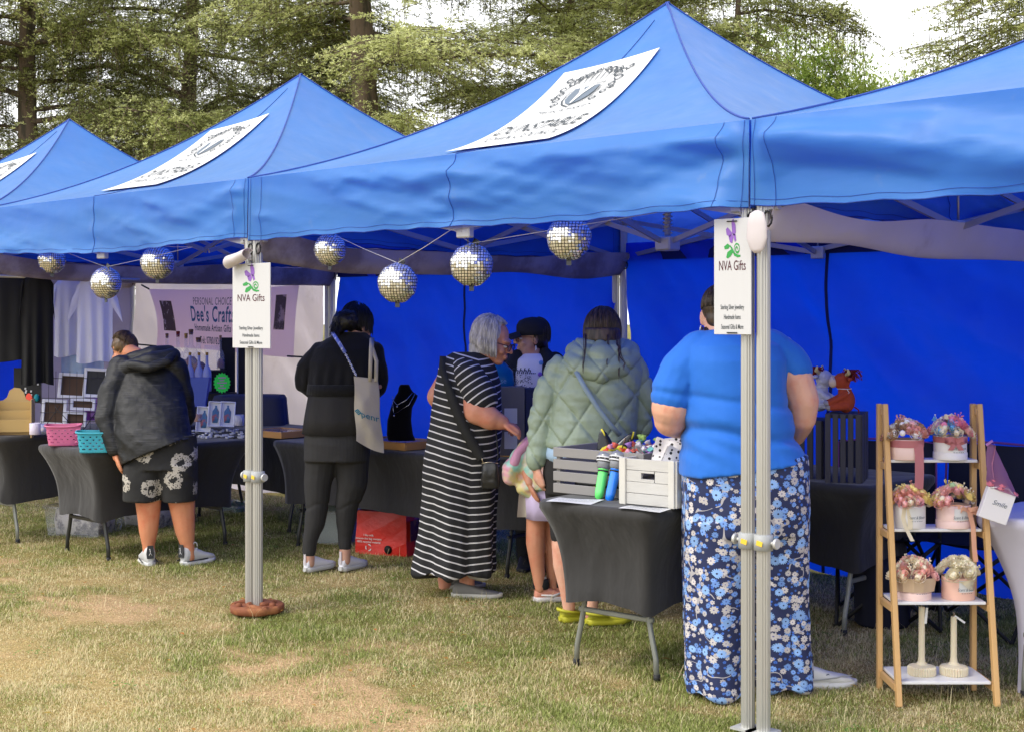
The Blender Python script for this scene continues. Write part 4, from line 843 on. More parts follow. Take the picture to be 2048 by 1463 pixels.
# ---------------------------------------------------------------- woman in green puffer jacket
P=Per(1165,1245,'woman in a sage green quilted puffer jacket and yellow clogs, seen from behind',d=7.06); q=P.q
m=MB(); P.ch(m,[(1128,1060,0,24),(1128,1090,.0,25),(1128,1130,.0,22),(1134,1180,0,15),(1138,1215,0,12.5)]); P.ch(m,[(1190,1060,-.02,26),(1190,1100,-.02,24),(1188,1150,-.02,20),(1184,1200,-.05,14),(1182,1228,-.05,13)])
P.ch(m,[(1128,1060,0,26),(1135,950,0,36),(1175,900,0,46),(1195,760,0,46),(1203,705,0,20),(1204,690,0,18)]); P.ch(m,[(1190,1060,0,26),(1190,950,0,38)]); hc=q(1204,672,.03); hR=headR(PI+.1,.35); head(m,hc,hR,1.0)
P.ch(m,[(1120,740,0,16),(1086,850,0,15),(1074,925,-.02,10)]); hand(m,q(1072,926,-.02),(.05,.0,-1),(1,.3,0),1,.95,curl=.55); P.ch(m,[(1262,740,0,16),(1280,840,.05,14),(1240,860,.28,9)]); hand(m,q(1240,860,.28),(-.8,.5,0),(0,0,-1),-1,.95)
blob('body',m,sk_fair,P.r,vox=.0065,it=3)
m_hbr=hairmat('long_brown_hair',(.018,.010,.008),(.09,.055,.035)); hh=MB(); hh.ell(hc+hR@Vector((0,.016,.04)),(.086,.100,.098),R=hR,seg=22,n=16); P.lf(hh,[(655,1168,1240,.0,.10),(680,1168,1241,-.01,.10),(690,1175,1236,-.01,.06)]); hb=blob('hair',hh,m_hbr,P.r,vox=.007,it=2); hair(hb,hc,hR,m_hbr,1200,.07,8,1.03,face=1.0,fringe=.8,rad=(.088,.104,.102),jit=.006,maxpol=1.7)
mm=MB(); rr=random.Random(5)
for (x0,x1,y1,n) in ((1170,1166,742,5),(1217,1214,735,4),(1236,1246,738,9),(1240,1238,762,3)):
    for i in range(n): j=rr.uniform(-3,3); mm.tube([q(x0+j,668,-.10),q(x0+j,688,-.155),q((x0+x1)/2+j*.8,712,-.20),q(x1+j*.4+(4 if x1>1240 else 0),y1-12,-.235),q(x1+rr.uniform(-2,2),y1+rr.uniform(-8,6),-.235)],[.0018,.0018,.0014,.0011,.0005],4,cap=False)
mm.build('loose_strands',m_hbr,hb)
m_puf=M('sage_nylon',(.28,.35,.26),.42,var=.05,vs=4,bump=.45,bs=16,bd=.015,spec=.45)
def quilt(co,k=.155):
    w=.10*vnoise(co*2.2+4); u=(co[:,0]*.80+co[:,2]*.62+w*.4)/k; v=(co[:,0]*.80-co[:,2]*.62+w*.5+.04)/k; du=np.abs(u-np.round(u))*k; dv=np.abs(v-np.round(v))*k; dmin=np.minimum(du,dv)
    q_=co@np.array([[.7,0,.7],[0,1,0],[-.7,0,.7]]); d=.008*(1-np.exp(-(dmin/.02)))-.006*np.exp(-(dmin/.004)**2)+.005*fbm(co*[9,9,26],2); d+=.006*vnoise(q_*[8,8,34])
    return d
m=MB(); P.lf(m,[(694,1160,1252,0,.12),(712,1128,1276,0,.16),(740,1112,1282,0,.19),(790,1104,1278,0,.21),(835,1100,1272,0,.21),(870,1094,1268,0,.215),(888,1090,1262,0,.205),(893,1096,1256,0,.19)])
P.ch(m,[(1122,738,0,28),(1098,790,0,32),(1088,845,0,29),(1078,890,-.01,24),(1073,920,-.02,20)]); P.ch(m,[(1262,735,0,29),(1278,790,.02,30),(1276,845,.06,30),(1245,862,.26,21)])
jk=blob('puffer_jacket',m,m_puf,P.r,vox=.0062,it=2,disp=quilt)
m=MB(); P.ch(m,[(1145,722,-.06,20),(1160,735,-.15,23),(1200,742,-.19,24),(1240,732,-.15,23),(1262,715,-.06,20)]); P.ch(m,[(1150,705,.0,18),(1175,712,-.12,22),(1205,712,-.15,24),(1240,710,-.12,22),(1260,702,0,18)]); P.ch(m,[(1160,690,.02,14),(1180,695,-.07,16),(1205,697,-.11,16),(1232,695,-.07,16),(1250,692,.02,14)])
blob('hood',m,m_puf,jk,vox=.0062,it=16,disp=lambda co:.8*quilt(co,.11))
m=MB(); S=[(1152,742,-.20),(1170,775,-.245),(1195,815,-.25),(1222,850,-.245),(1240,870,-.22)]; m.tube([q(*s_) for s_ in S],.0135,6,fl=.2,up=(1,0,.8)); m.build('bag_strap',M('pale_blue_strap',(.24,.32,.38),.6),P.r)
m=MB(); P.lf(m,[(885,1092,1252,0,.185),(905,1088,1250,0,.18),(918,1090,1246,0,.178)]); m.build('pale_blue_top',cloth('pale_blue_jersey',(.36,.50,.66),.8),P.r)
m=MB(); P.lf(m,[(905,1090,1250,0,.17),(945,1086,1248,0,.175),(985,1090,1240,0,.16)]); P.ch(m,[(1125,975,0,37),(1126,1030,0,30),(1127,1066,0,27)]); P.ch(m,[(1200,975,0,39),(1192,1030,0,32),(1190,1070,-.01,28)]); blob('black_shorts',m,m_pep,P.r,vox=.0075,it=3,disp=fold(.004,6,8,2))
m_clog=M('yellow_foam_clog',(.45,.43,.03),.55,var=.04)
for (px,dy,an) in ((1122,.0,.45),(1174,-.06,.25)):
    p=q(px,1245,dy); p.z=0; o=shoe(P.r,p,an,.225,m_clog,m_clog,hi=.07,wd=1.1,part='clog'); R=Matrix.Rotation(an,3,'Z'); MB().tube([p+R@Vector((.10,-.045,.045)),p+R@Vector((.0,-.04,.062)),p+R@Vector((-.015,0,.066)),p+R@Vector((.0,.04,.062)),p+R@Vector((.10,.045,.045))],.009,6).build('heel_strap',m_clog,o)
# ---------------------------------------------------------------- child between the two women
P=Per(1085,1203,'child in a pastel tie-dye jacket and peach trainers, mostly hidden by the green puffer',d=7.56); q=P.q
m=MB(); P.ch(m,[(1073,1000,0,22),(1072,1045,0,20),(1071,1085,0,19.5),(1075,1130,0,15),(1080,1175,0,11)]); P.ch(m,[(1108,1000,.06,22),(1106,1060,.06,19),(1104,1100,.06,18),(1106,1175,.06,10)]); P.ch(m,[(1073,1000,0,22),(1088,950,.02,28),(1092,880,.02,26),(1096,835,.02,12)]); P.ch(m,[(1108,1000,.05,22),(1092,940,.02,26)])
hc=q(1098,812,.02); hR=headR(PI-.4,.3); head(m,hc,hR,.9); P.ch(m,[(1070,880,0,12),(1046,925,-.02,11),(1060,965,-.1,9)]); hand(m,q(1060,966,-.1),(.3,0,-1),(1,0,0),1,.8,curl=.6)
blob('body',m,sk_child,P.r,vox=.0065,it=3); hh=MB(); hh.ell(hc+hR@Vector((0,.015,.03)),(.078,.09,.086),R=hR); blob('hair',hh,m_hbr,P.r,vox=.008,it=1)
t=NT('tie_dye_nylon'); v=t.co(); n=t.noise(v,7,3,.5,1.5); n2=t.noise(v,5.3,2,.5,2); c=t.mix(t.ramp(n,.35,.65),(.75,.30,.48),(.72,.62,.25)); c=t.mix(t.ramp(n2,.48,.68),c,(.32,.62,.50)); c=t.mix(t.ramp(t.noise(v,11,2),.5,.7),c,(.78,.60,.62)); t.set(t.b,'Base Color',c); t.b.inputs['Roughness'].default_value=.4; t.bump(t.noise(v,18,3),.4,.01)
m=MB(); P.lf(m,[(852,1070,1118,0,.08),(880,1054,1128,0,.11),(930,1040,1132,0,.13),(975,1036,1130,0,.13)]); P.ch(m,[(1060,885,0,17),(1040,915,-.02,21),(1022,940,-.04,21),(1020,955,-.04,17)]); P.ch(m,[(1050,975,-.04,20),(1080,985,-.06,20),(1105,980,-.02,18)])
blob('tie_dye_jacket',m,t.m,P.r,vox=.007,it=3,disp=lambda co:.006*np.abs(np.sin(co[:,2]*42+3*vnoise(co*4)))+.006*fbm(co*18,2)-.008)
m=MB(); P.ch(m,[(1058,882,-.03,10),(1036,905,-.06,10),(1028,925,-.07,9)]); blob('pink_hood',m,cloth('pink_fleece',(.62,.30,.42),.8),P.r,vox=.007,it=2,disp=fold(.005,9,9))
m=MB(); P.lf(m,[(965,1048,1128,.01,.12),(1005,1050,1130,.01,.13),(1034,1052,1130,.01,.135)],seg=60,fn=lambda a,z:1+.02*math.sin(a*8)); m.build('lilac_skirt',cloth('lilac_satin',(.60,.50,.72),.5),P.r)
m=MB(); m.grid(lambda u,v:q(1038+u*22-v*4*(1-u),985+v*48,-.05+.02*math.sin(u*PI)),6,8); m.build('canvas_pouch',m_tote,P.r)
m_pe=M('peach_leather',(.66,.28,.19),.5); m_bk=M('white_leather',(.66,.62,.60),.45)
for (px,dy,an) in ((1070,0,.35),(1104,.06,.5)):
    p=q(px,1203,dy); p.z=0; o=shoe(P.r,p,an,.215,m_pe,m_bk,hi=.088,wd=1.1,part='high_top'); R=Matrix.Rotation(an,3,'Z'); MB().lathe([(.036,.08),(.040,.10),(.037,.135),(.030,.137)],p+R@Vector((.035,0,-.01)),18,sx=1.15,cap=False).build('ankle_collar',m_blk,o); MB().lathe([(.033,.12),(.034,.15)],p+R@Vector((.033,0,-.01)),14,cap=False).build('sock',m_bk,o)
    MB().tube([p+R@Vector((.02,-.044,.045)),p+R@Vector((.09,-.047,.035)),p+R@Vector((.15,-.043,.055))],[.004,.010,.004],6,fl=.3).build('side_flash',m_bk,o)
# ---------------------------------------------------------------- woman in blue T-shirt and floral trousers
P=Per(1490,1385,'woman in a royal blue T-shirt and navy floral trousers, standing behind the two poles',d=5.74); q=P.q
m=MB(); P.ch(m,[(1430,1360,.0,22),(1440,1200,0,40),(1450,1000,0,60),(1480,900,0,70),(1480,780,0,75),(1455,700,.0,34),(1440,665,.02,32),(1438,650,.03,30)]); P.ch(m,[(1585,1362,.05,20),(1570,1200,.05,40),(1520,1000,0,60)])
hc=q(1441,630,.05); hR=headR(PI-.25,.15); head(m,hc,hR,1.03)
P.ch(m,[(1392,705,0,36),(1352,765,-.02,39),(1342,815,-.02,41),(1340,838,0,34),(1362,850,.18,27),(1395,862,.36,18),(1410,865,.42,14)]); hand(m,q(1408,866,.40),(.6,.6,.1),(0,0,-1),1,.95); P.ch(m,[(1560,705,0,36),(1592,760,-.02,35),(1606,800,-.02,33),(1606,835,0,28),(1590,868,.15,23),(1565,885,.32,15),(1555,888,.38,13)]); hand(m,q(1556,888,.37),(-.6,.6,.1),(0,0,-1),-1,.95)
b=blob('body',m,sk_fair,P.r,vox=.0065,it=4,disp=lambda co:.0025*fbm(co*10,2))
m_hp=hairmat('dark_brown_hair',(.022,.013,.008),(.075,.045,.025)); hh=MB(); hh.ell(hc+hR@Vector((0,.018,.034)),(.077,.092,.090),R=hR,seg=22,n=16); hh.ell(hc+hR@Vector((0,.06,-.02)),(.055,.04,.05),R=hR); hb=blob('hair',hh,m_hp,P.r,vox=.006,it=2); hair(hb,hc,hR,m_hp,900,.004,9,1.0,face=1.0,fringe=.8,rad=(.078,.094,.092),jit=.002,maxpol=1.65,r=.0016)
mm=MB(); rr=random.Random(4)
for i in range(26): a_=hc+hR@Vector((.05+rr.uniform(-.02,.02),.06,-.06)); mm.tube([a_,a_+Vector((-.01,-.02,-.02)),a_+Vector((rr.uniform(-.02,.01),-.03,-.035)),a_+Vector((rr.uniform(-.02,.02),-.02,-.05))],.0013,4,cap=False)
mm.build('nape_curls',m_hp,hb); MB().tube([hc+hR@Vector((.08,.005,-.045)),hc+hR@Vector((.084,.005,-.07))],.003,5).build('earring',m_white,P.r)
m_tee=cloth('royal_blue_jersey',(.012,.135,.55),.75,bump=.35,bs=7,bd=.02,sheen=.1)
def rolls(co): z=co[:,2]; return -.016*np.exp(-((z-1.06-.25*np.abs(co[:,0])*.3+.02*np.sin(co[:,0]*9))/.022)**2)+.010*np.exp(-((z-1.13)/.05)**2)-.008*np.exp(-((z-1.19+.12*(co[:,0]-.05))/.016)**2)+.004*np.sin((co[:,0]*.5+z)*70)*np.exp(-((z-1.02)/.06)**2)
m=MB(); P.lf(m,[(660,1412,1475,.01,.08),(672,1392,1528,0,.12),(690,1372,1562,0,.16),(720,1366,1572,0,.19),(780,1368,1568,0,.21),(840,1368,1578,0,.225),(880,1364,1596,0,.24),(915,1360,1612,0,.255,-.02),(932,1359,1616,0,.26,.14)])
P.ch(m,[(1400,700,0,42),(1362,745,-.01,46),(1346,784,-.02,46)]); P.ch(m,[(1540,700,0,42),(1572,722,0,40),(1586,738,-.01,38)])
blob('blue_tshirt',m,m_tee,P.r,vox=.0075,it=4,disp=fold(.007,4,6,7,rolls))
# floral print
t=NT('navy_floral_print'); uv=t.attr('sv').outputs[1]
def flowers(scale,off,r0,np_,rand=.75,amp=.45,thr=0):
    mp=t.add('ShaderNodeMapping',{0:uv,1:off,3:(scale,scale,1)}).outputs[0]; vo=t.add('ShaderNodeTexVoronoi',{'Vector':mp,'Scale':1.0,'Randomness':rand},voronoi_dimensions='2D'); d=vo.outputs['Distance']
    s_=t.add('ShaderNodeVectorMath',{0:mp,1:vo.outputs['Position']},operation='SUBTRACT').outputs[0]; x=t.add('ShaderNodeSeparateXYZ',{0:s_}); an=t.ma('ARCTAN2',x.outputs[1],x.outputs[0]); cc_=t.add('ShaderNodeSeparateColor',{0:vo.outputs['Color']}); ph=t.ma('MULTIPLY',cc_.outputs[0],6.28)
    pet=t.ma('ABSOLUTE',t.ma('COSINE',t.ma('MULTIPLY_ADD',an,np_/2,ph))); sz=t.ma('MULTIPLY_ADD',cc_.outputs[1],.45,.62); r=t.ma('MULTIPLY',t.ma('MULTIPLY_ADD',t.ma('POWER',pet,.6),amp,1-amp),t.ma('MULTIPLY',sz,r0))
    on=t.ma('MULTIPLY',t.ma('LESS_THAN',d,r),t.ma('GREATER_THAN',cc_.outputs[2],thr)); ctr=t.ma('MULTIPLY',t.ma('LESS_THAN',d,t.ma('MULTIPLY',sz,r0*.18)),on); return on,ctr,cc_.outputs[0]
c=(.010,.018,.075); v=t.co()
w_=t.add('ShaderNodeMapping',{0:uv,3:(7,7,1)}).outputs[0]; vs_=t.ma('ABSOLUTE',t.ma('SUBTRACT',t.noise(w_,1.4,1,.3),.5)); c=t.mix(t.ma('MULTIPLY',t.ma('LESS_THAN',vs_,.010),t.ma('GREATER_THAN',t.noise(w_,1.1,1),.5)),c,(.38,.36,.38))
for (sc,off,r0,n_,col,cc2,thr) in ((60,(3,1,0),.36,5,(.05,.16,.62),(.01,.02,.09),.62),(42,(1.3,7,0),.38,6,(.50,.46,.46),(.05,.06,.2),.6),(29,(5.3,2,0),.42,9,(.17,.33,.74),(.02,.04,.2),.55),(25,(9,4.4,0),.42,9,(.60,.56,.55),(.10,.10,.25),.5),(16.5,(2.2,8,0),.38,15,(.26,.45,.82),(.01,.02,.08),.45)):
    on,ctr,rnd=flowers(sc,off,r0,n_,thr=thr); c=t.mix(on,c,t.mix(t.ramp(rnd,.3,.7),col,tuple(x*.75 for x in col))); c=t.mix(ctr,c,cc2)
t.set(t.b,'Base Color',c); t.b.inputs['Roughness'].default_value=.7; t.bump(t.noise(v,5,3),.3,.02); m_flo=t.m
m=MB(); P.lf(m,[(905,1364,1614,0,.235),(950,1366,1616,0,.245),(1010,1366,1618,0,.245),(1060,1366,1616,0,.235)]); P.lf(m,[(1030,1366,1498,0,.22),(1100,1367,1494,0,.20),(1200,1370,1493,0,.19),(1300,1375,1493,0,.19),(1372,1376,1494,0,.195),(1377,1378,1492,0,.19)]); P.lf(m,[(1030,1482,1615,.02,.22),(1100,1488,1612,.02,.20),(1200,1494,1613,.03,.19),(1300,1498,1617,.04,.19),(1358,1502,1622,.05,.195),(1362,1504,1620,.05,.19)])
def legf(co): a=np.arctan2(co[:,1],np.abs(co[:,0])-.14); lo=np.clip((.95-co[:,2])/.9,0,1); return .014*lo*np.sin(a*5+np.sign(co[:,0])*1.0+1.5*vnoise(co*[0,0,2]))
blob('floral_trousers',m,m_flo,P.r,vox=.008,it=3,disp=fold(.005,4,3,2,legf),attr={'sv':lambda co:np.c_[np.arctan2(co[:,0],-(co[:,1]-.0)+.12)*.30,co[:,2]+.02*vnoise(co*3),co[:,1]*0]})
m_wr=M('white_runner_mesh',(.60,.60,.58),.6,var=.06,bump=.2,bs=120,bd=.002)
for (px,dy,an,L) in ((1576,.06,.12,.285),(1448,-.02,2.0,.27)):
    p=q(px,1380,dy); p.z=0; o=shoe(P.r,p,an,L,m_wr,m_trs,hi=.105,wd=1.12,part='running_shoe'); R=Matrix.Rotation(an,3,'Z')
    if an<1: k=MB(); text(k,'S',lambda x,y:p+R@Vector((.155+x,-.047+.0*x,.052+y)),.034,bold=.02); k.build('side_mark',m_ink2,o); k=MB(); k.tube([p+R@Vector((.285*x/12,-.054 if x<9 else -.042,.034+.002*x)) for x in range(1,12)],.003,5); k.build('sole_stripe',m_gry,o)
# ================================================================= trees behind the stalls
def foliage_mat(name,tint):
    t=NT(name); c=t.mix(1.0,t.attr('col').outputs[0],tint,'MULTIPLY'); t.set(t.b,'Base Color',c); t.b.inputs['Roughness'].default_value=.65; t.b.inputs['Specular IOR Level'].default_value=.25
    x=t.add('ShaderNodeBsdfTranslucent'); t.set(x,0,c); m=t.add('ShaderNodeMixShader',{0:.4,1:t.b.outputs[0],2:x.outputs[0]}); t.l.new(m.outputs[0],t.out.inputs[0]); return t.m
m_ced=foliage_mat('cedar_needles',(1,1,1)); m_bark=M('cedar_bark',(.14,.10,.07),.9,var=.3,vs=5,bump=.8,bs=9,bd=.05,stretch=(1,1,.25),col2=(.06,.05,.035),c2=(.45,.6),c2s=5)
def tuft_tris(c,size,rg,nl=6,up=.75,spread=1.0):
    """c (n,3) centres -> star-shaped needle whorls opening upward"""
    n=len(c); a=rg.random((n,nl))*2*PI; el=(rg.random((n,nl))*1.2-.15)*up
    dx=np.cos(a)*np.cos(el)*spread; dy=np.sin(a)*np.cos(el)*spread; dz=np.sin(el); L=(size[:,None]*(.6+.6*rg.random((n,nl))))
    dr=np.stack([dx,dy,dz],2)*L[:,:,None]; side=np.stack([-np.sin(a),np.cos(a),.3*(rg.random((n,nl))-.5)],2)*(L*.17)[:,:,None]
    b=c[:,None,:]; m=b+dr*.55
    return np.stack([b+0*dr,m-side,b+dr,m+side],2).reshape(-1,3)
def cedar(name,base,hgt,rad,zlo,nb,blen,label,seed,tone=(.5,.5),dens=1.0,az=None,lean=(0,0),droop=.36,tsize=.058,trunk=True,cat='tree'):
    rg=np.random.default_rng(seed); rt=empty(name,label,cat,(base[0],base[1],0),group='cedar trees behind the gazebos')
    tb=MB(); cen=[];siz=[];cl=[]
    if trunk: tb.tube([(lean[0]*z/hgt+.12*math.sin(z*.7+seed),lean[1]*z/hgt,z) for z in np.linspace(-.2,hgt,14)],[rad*(1.25-.9*z/hgt) if z>0 else rad*1.6 for z in np.linspace(-.2,hgt,14)],12)
    tb.build('trunk',m_bark,rt) if trunk else None
    lb=MB()
    for b in range(nb):
        z=zlo+(hgt*.92-zlo)*((b+rg.random()*.8)/nb); a=(rg.random()*2*PI) if az is None else az[0]+(az[1]-az[0])*rg.random(); L=blen*(.65+.5*rg.random())*(1-.45*(z/hgt)); 
        ns=16; P=[]; cx=lean[0]*z/hgt; cy=lean[1]*z/hgt; aa=a; p=np.array([cx,cy,z]); rise=.28*rg.random()+.05
        for i in range(ns+1):
            s=i/ns; P.append(p.copy()); aa+=rg.normal()*.10; dz=rise*(1-s*1.3)-droop*s*s*1.2+rg.normal()*.07
            p=p+np.array([math.cos(aa),math.sin(aa),dz])*L/ns
        rr=.045*(L/5)+.012
        lb.tube([tuple(q) for q in P],[rr*(1-.85*i/ns)+.004 for i in range(ns+1)],6)
        # lateral sprays
        for i in range(3,ns+1):
            for sd in(-1,1) if i<ns else (0,):
                for rep in range(2):
                    if rg.random()>.88*dens+.1: continue
                    s=i/ns; d=(P[min(i,ns)]-P[i-1]); ang=math.atan2(d[1],d[0])+sd*(1.05-.35*s+.3*rg.normal()); l2=(.55+1.0*math.sin(s*PI*.75+.4))*(.5+.7*rg.random())*(blen/5)**.4
                    m=int(9+l2*9); q=P[i].copy()+rg.normal(size=3)*[.1,.1,.16]; pts=[]; dz=.10+.1*rg.normal()
                    for k in range(m):
                        pts.append(q.copy()); dz-=(.55+.3*rg.random())*droop*2.2/m*l2; ang+=rg.normal()*.10; q=q+np.array([math.cos(ang),math.sin(ang),dz])*l2/m
                    pts=np.array(pts)
                    lb.tube([tuple(x) for x in pts[::3]],.006,3,cap=False) if len(pts[::3])>1 else None
                    # tufts sit along the twig and on short side shoots
                    kk=rg.integers(2,4,size=m); tt=np.repeat(np.arange(m),kk); w=(.13*np.sin((tt/m)*PI*.9+.25)+.02)*l2**.5
                    off=rg.uniform(-1,1,size=len(tt)); an=ang+PI/2
                    c=pts[tt]+np.c_[np.cos(an)*off*w,np.sin(an)*off*w,-np.abs(off)*w*.35+rg.normal(size=len(tt))*.02]+rg.normal(size=(len(tt),3))*.025
                    cen.append(c); siz.append(tsize*(.75+.5*rg.random(len(tt)))); tone_b=rg.random(); 
                    cl.append(np.clip(tone[0]+tone[1]*(.5*tone_b+.5*rg.random(len(tt))-.5),0,1))
                    # hanging shoots under the spray
                    for _h in range(rg.poisson(2.6*droop)):
                        j=rg.integers(0,m); hl=.2+.6*rg.random(); nn=int(hl/.05); hp=pts[j]+np.c_[rg.normal(size=nn)*.02,rg.normal(size=nn)*.02,-np.arange(nn)*.05]
                        cen.append(hp); siz.append(tsize*.8*np.ones(nn)*(.6+.5*rg.random(nn))); cl.append(np.clip(rg.random(nn)*.6,0,1)); lb.tube([tuple(hp[0]),tuple(hp[-1])],.004,3,cap=False) if nn>1 else None
    lb.build('limbs',m_bark,rt)
    C=np.concatenate(cen); S=np.concatenate(siz); T=np.concatenate(cl); 
    co=tuft_tris(C,S,rg); n=len(co)//4; q=np.arange(n)[:,None]*4+[0,1,2,3]
    dk=np.array((.085,.115,.035)); md=np.array((.42,.45,.17)); li=np.array((.92,.95,.54)); T=T[:,None]
    c=np.where(T<.5,dk+(md-dk)*T*2,md+(li-md)*(T-.5)*2); c=np.repeat(c,24,0)
    npmesh('crown',co,q,m_ced,rt,col=c); return len(C)
def at(px,d): v=D(px,HZ,d); return (v.x,v.y)
cedar('cedar_tree',at(722,24),11.5,.27,2.6,56,6.0,'big cedar with reddish-brown trunk behind the crest-panel gazebos',11,tone=(.68,.8))
cedar('cedar_tree',at(1150,27),12,.12,2.4,44,4.3,'spreading pale green cedar behind the tallest gazebo peak',12,tone=(.75,.8))
cedar('cedar_tree',at(60,26),12,.20,3.4,40,5.2,'cedar with forked bare lower limbs at the far left, sky behind it',13,tone=(.52,.9),droop=.5)
cedar('cedar_tree',at(380,30),12.5,.20,2.5,50,6.0,'dark drooping cedar filling the gap between the left and middle peaks',14,tone=(.45,.9),droop=.6)
cedar('weeping_cedar',at(1470,21),13,.05,4.0,24,2.2,'weeping cedar with hanging sprays right of the tallest peak',15,tone=(.45,.8),droop=.6,dens=.9)
cedar('cedar_tree',at(2330,19),11,.4,3.2,30,3.7,'cedar reaching into the sky gap from the right edge',16,tone=(.6,.8),az=(A+PI*.72,A+PI*1.25))
# broadleaf, farther off
m_brd=foliage_mat('feathery_leaves',(1.0,1.0,1.0))
def broadleaf(base,blobs,label,seed,trunk_h,n=26000,size=.13):
    rg=np.random.default_rng(seed); rt=empty('broadleaf_tree',label,'tree',(base[0],base[1],0),group='broadleaf trees far behind the gazebos')
    tb=MB(); tb.tube([(0,0,-.2),(.1,0,trunk_h*.5),(0,.1,trunk_h)],[.2,.14,.05],8)
    C=[]
    for (x,y,z,r) in blobs:
        tb.tube([(0,0,trunk_h*.5),(x*.6,y*.6,z*.8),(x,y,z)],[.07,.04,.01],5)
        k=int(n*r*r/sum(b[3]**2 for b in blobs)); v=rg.normal(size=(k,3)); v/=np.linalg.norm(v,axis=1)[:,None]; rr=r*(rg.random(k)**.4)*(1+.35*fbm(v*2.3+x*3,2)); C.append(np.array([x,y,z])+v*rr[:,None]*[1,1,1.15])
    tb.build('trunk',m_bark,rt); C=np.concatenate(C); keep=fbm(C*1.6+seed,2)>-.25; C=C[keep]; T=np.clip(.5+.6*fbm(C*2+9,2)+.3*rg.normal(size=len(C)),0,1)[:,None]
    co=tuft_tris(C,size*(.6+.8*rg.random(len(C))),rg,nl=4,up=1.2); q=np.arange(len(co)//4)[:,None]*4+[0,1,2,3]
    c=np.array((.13,.20,.035))+(np.array((.42,.50,.13))-np.array((.13,.20,.035)))*T; npmesh('crown',co,q,m_brd,rt,col=np.repeat(c,16,0))
broadleaf(at(1665,42),[(-1.2,0,8.0,2.0),(.1,0,8.6,1.3),(.5,0,7.2,1.7),(-2.6,0,9.2,2.0),(-3.2,0,7.2,2.0)],'bright yellow-green tree rising between the two right gazebo peaks',31,6)
broadleaf(at(1790,50),[(-1.2,0,8.4,1.6),(.8,0,8.9,1.3),(2.4,0,8.6,1.5),(-.2,0,7.2,1.9)],'low bright green tree top just above the dip at the right gazebo',32,5)
# ================================================================= tables
m_spx=M('black_stretch_fabric',(.024,.023,.023),.75,var=.3,vs=3,bump=.55,bs=8,bd=.03,sheen=.18,stretch=(1,1,.5))
m_spw=M('white_stretch_fabric',(.60,.58,.68),.6,var=.05,bump=.15,bs=8,bd=.01,trans=(.5,.48,.58),tw=.15)
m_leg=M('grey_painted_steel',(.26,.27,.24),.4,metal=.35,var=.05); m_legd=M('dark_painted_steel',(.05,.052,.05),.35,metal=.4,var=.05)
m_ply=M('table_plastic',(.35,.35,.34),.6)
def table(c,rz,W,L,h,label,clabel,cover=m_spx,leg=m_leg,hem=.27,inset=.075,waist=.06,foot=False,lift=(0,0),tight=1.0):
    if W>L: W,L,rz=L,W,rz+PI/2
    rt=empty('folding_table',label,'table',(c[0],c[1],0),rz,group='folding tables on the lawn')
    MB().box((0,0,h-.03),(W-.12,L-.12,.03),bev=.008).build('tabletop',m_ply,rt)
    for sy in(-1,1):
        y=sy*(L/2-.18)
        for sx in(-1,1):
            x0=sx*(W/2-.13); pts=[(x0*.82,y,h-.05),(x0*.84,y,h*.60),(x0*.86,y,h*.42),(x0*.98,y,h*.26),(x0*1.10,y,h*.13),(x0*1.13,y,.0)]
            o=MB().tube(pts,.0125,10).build('leg',leg,rt)
            MB().tube([(x0*1.13,y,.03),(x0*1.13,y,-.004)],.0155,10).build('foot',m_blk,o)
        MB().box((0,y,h*.345),(W*.62,.018,.022),bev=.004).build('crossbar',leg,rt)
    mb=MB(); e=6
    R=[]; n=96
    def ring(hx,hy,z,f,rr=.05):
        r=[]
        for j in range(n):
            a=2*PI*(j+.5)/n; c_,s_=math.cos(a),math.sin(a); k=(abs(c_)**14+abs(s_)**14)**(-1/14); x,y=hx*k*c_,hy*k*s_
            # faces pulled inwards between the corners
            u=abs(x/hx) ; v=abs(y/hy); cor=min(u,v)**3
            q=1-f*(1-cor)*.10; zz=z
            r.append((x*(q if u>v else 1),y*(q if v>u else 1),zz))
        return r
    hx,hy=W/2,L/2; ix,iy=hx-inset,hy-inset
    R.append([(p[0],p[1],h+.001) for p in ring(hx*.02,hy*.02,0,0)])
    R.append([(p[0],p[1],h+.003) for p in ring(hx-.03,hy-.03,0,0)])
    R.append(ring(hx-.008,hy-.008,h+.001,0)); R.append(ring(hx,hy,h-.010,0)); R.append(ring(hx,hy,h-.032,0)); R.append(ring(hx-.006,hy-.006,h-.045,0))
    m=16
    for i in range(1,m+1):
        s=i/m; z=h-.045-(h-.045-hem)*s; g=1-(1-s)**2.6
        kx=hx-.006-(inset)*g; ky=hy-.006-inset*g
        rr=[]
        for j,p in enumerate(ring(kx,ky,z,tight*math.sin(min(1,s*1.1)*PI)*.5+.3*s)):
            u=abs(p[0]/kx); v=abs(p[1]/ky); cor=min(u,v); ar=(1-cor**2)*.035*s*s    # hem arches up between the legs
            w_=sn(p[0]*9,p[1]*9,z*3+c[0],2)*.010*s+.006*sn(p[0]*30,p[1]*30,z*4)*s; k=1+w_/max(.2,math.hypot(p[0],p[1]))
            rr.append((p[0]*k,p[1]*k,z+ar+.008*sn(p[0]*12,p[1]*12,2.)*s))
        R.append(rr)
    mb.rings(R,cap=False); 
    o=mb.build('stretch_tablecloth',cover); o.location=(c[0],c[1],0); o.rotation_euler=(0,0,rz); props(o,clabel,'tablecloth',group='stretch tablecloths')
    for j in (n//8-6,n//8+n//2,n*7//8-9): MB().tube([R[k][j%n] for k in range(4,len(R))],.0018,4).build('seam',cover,o); return rt
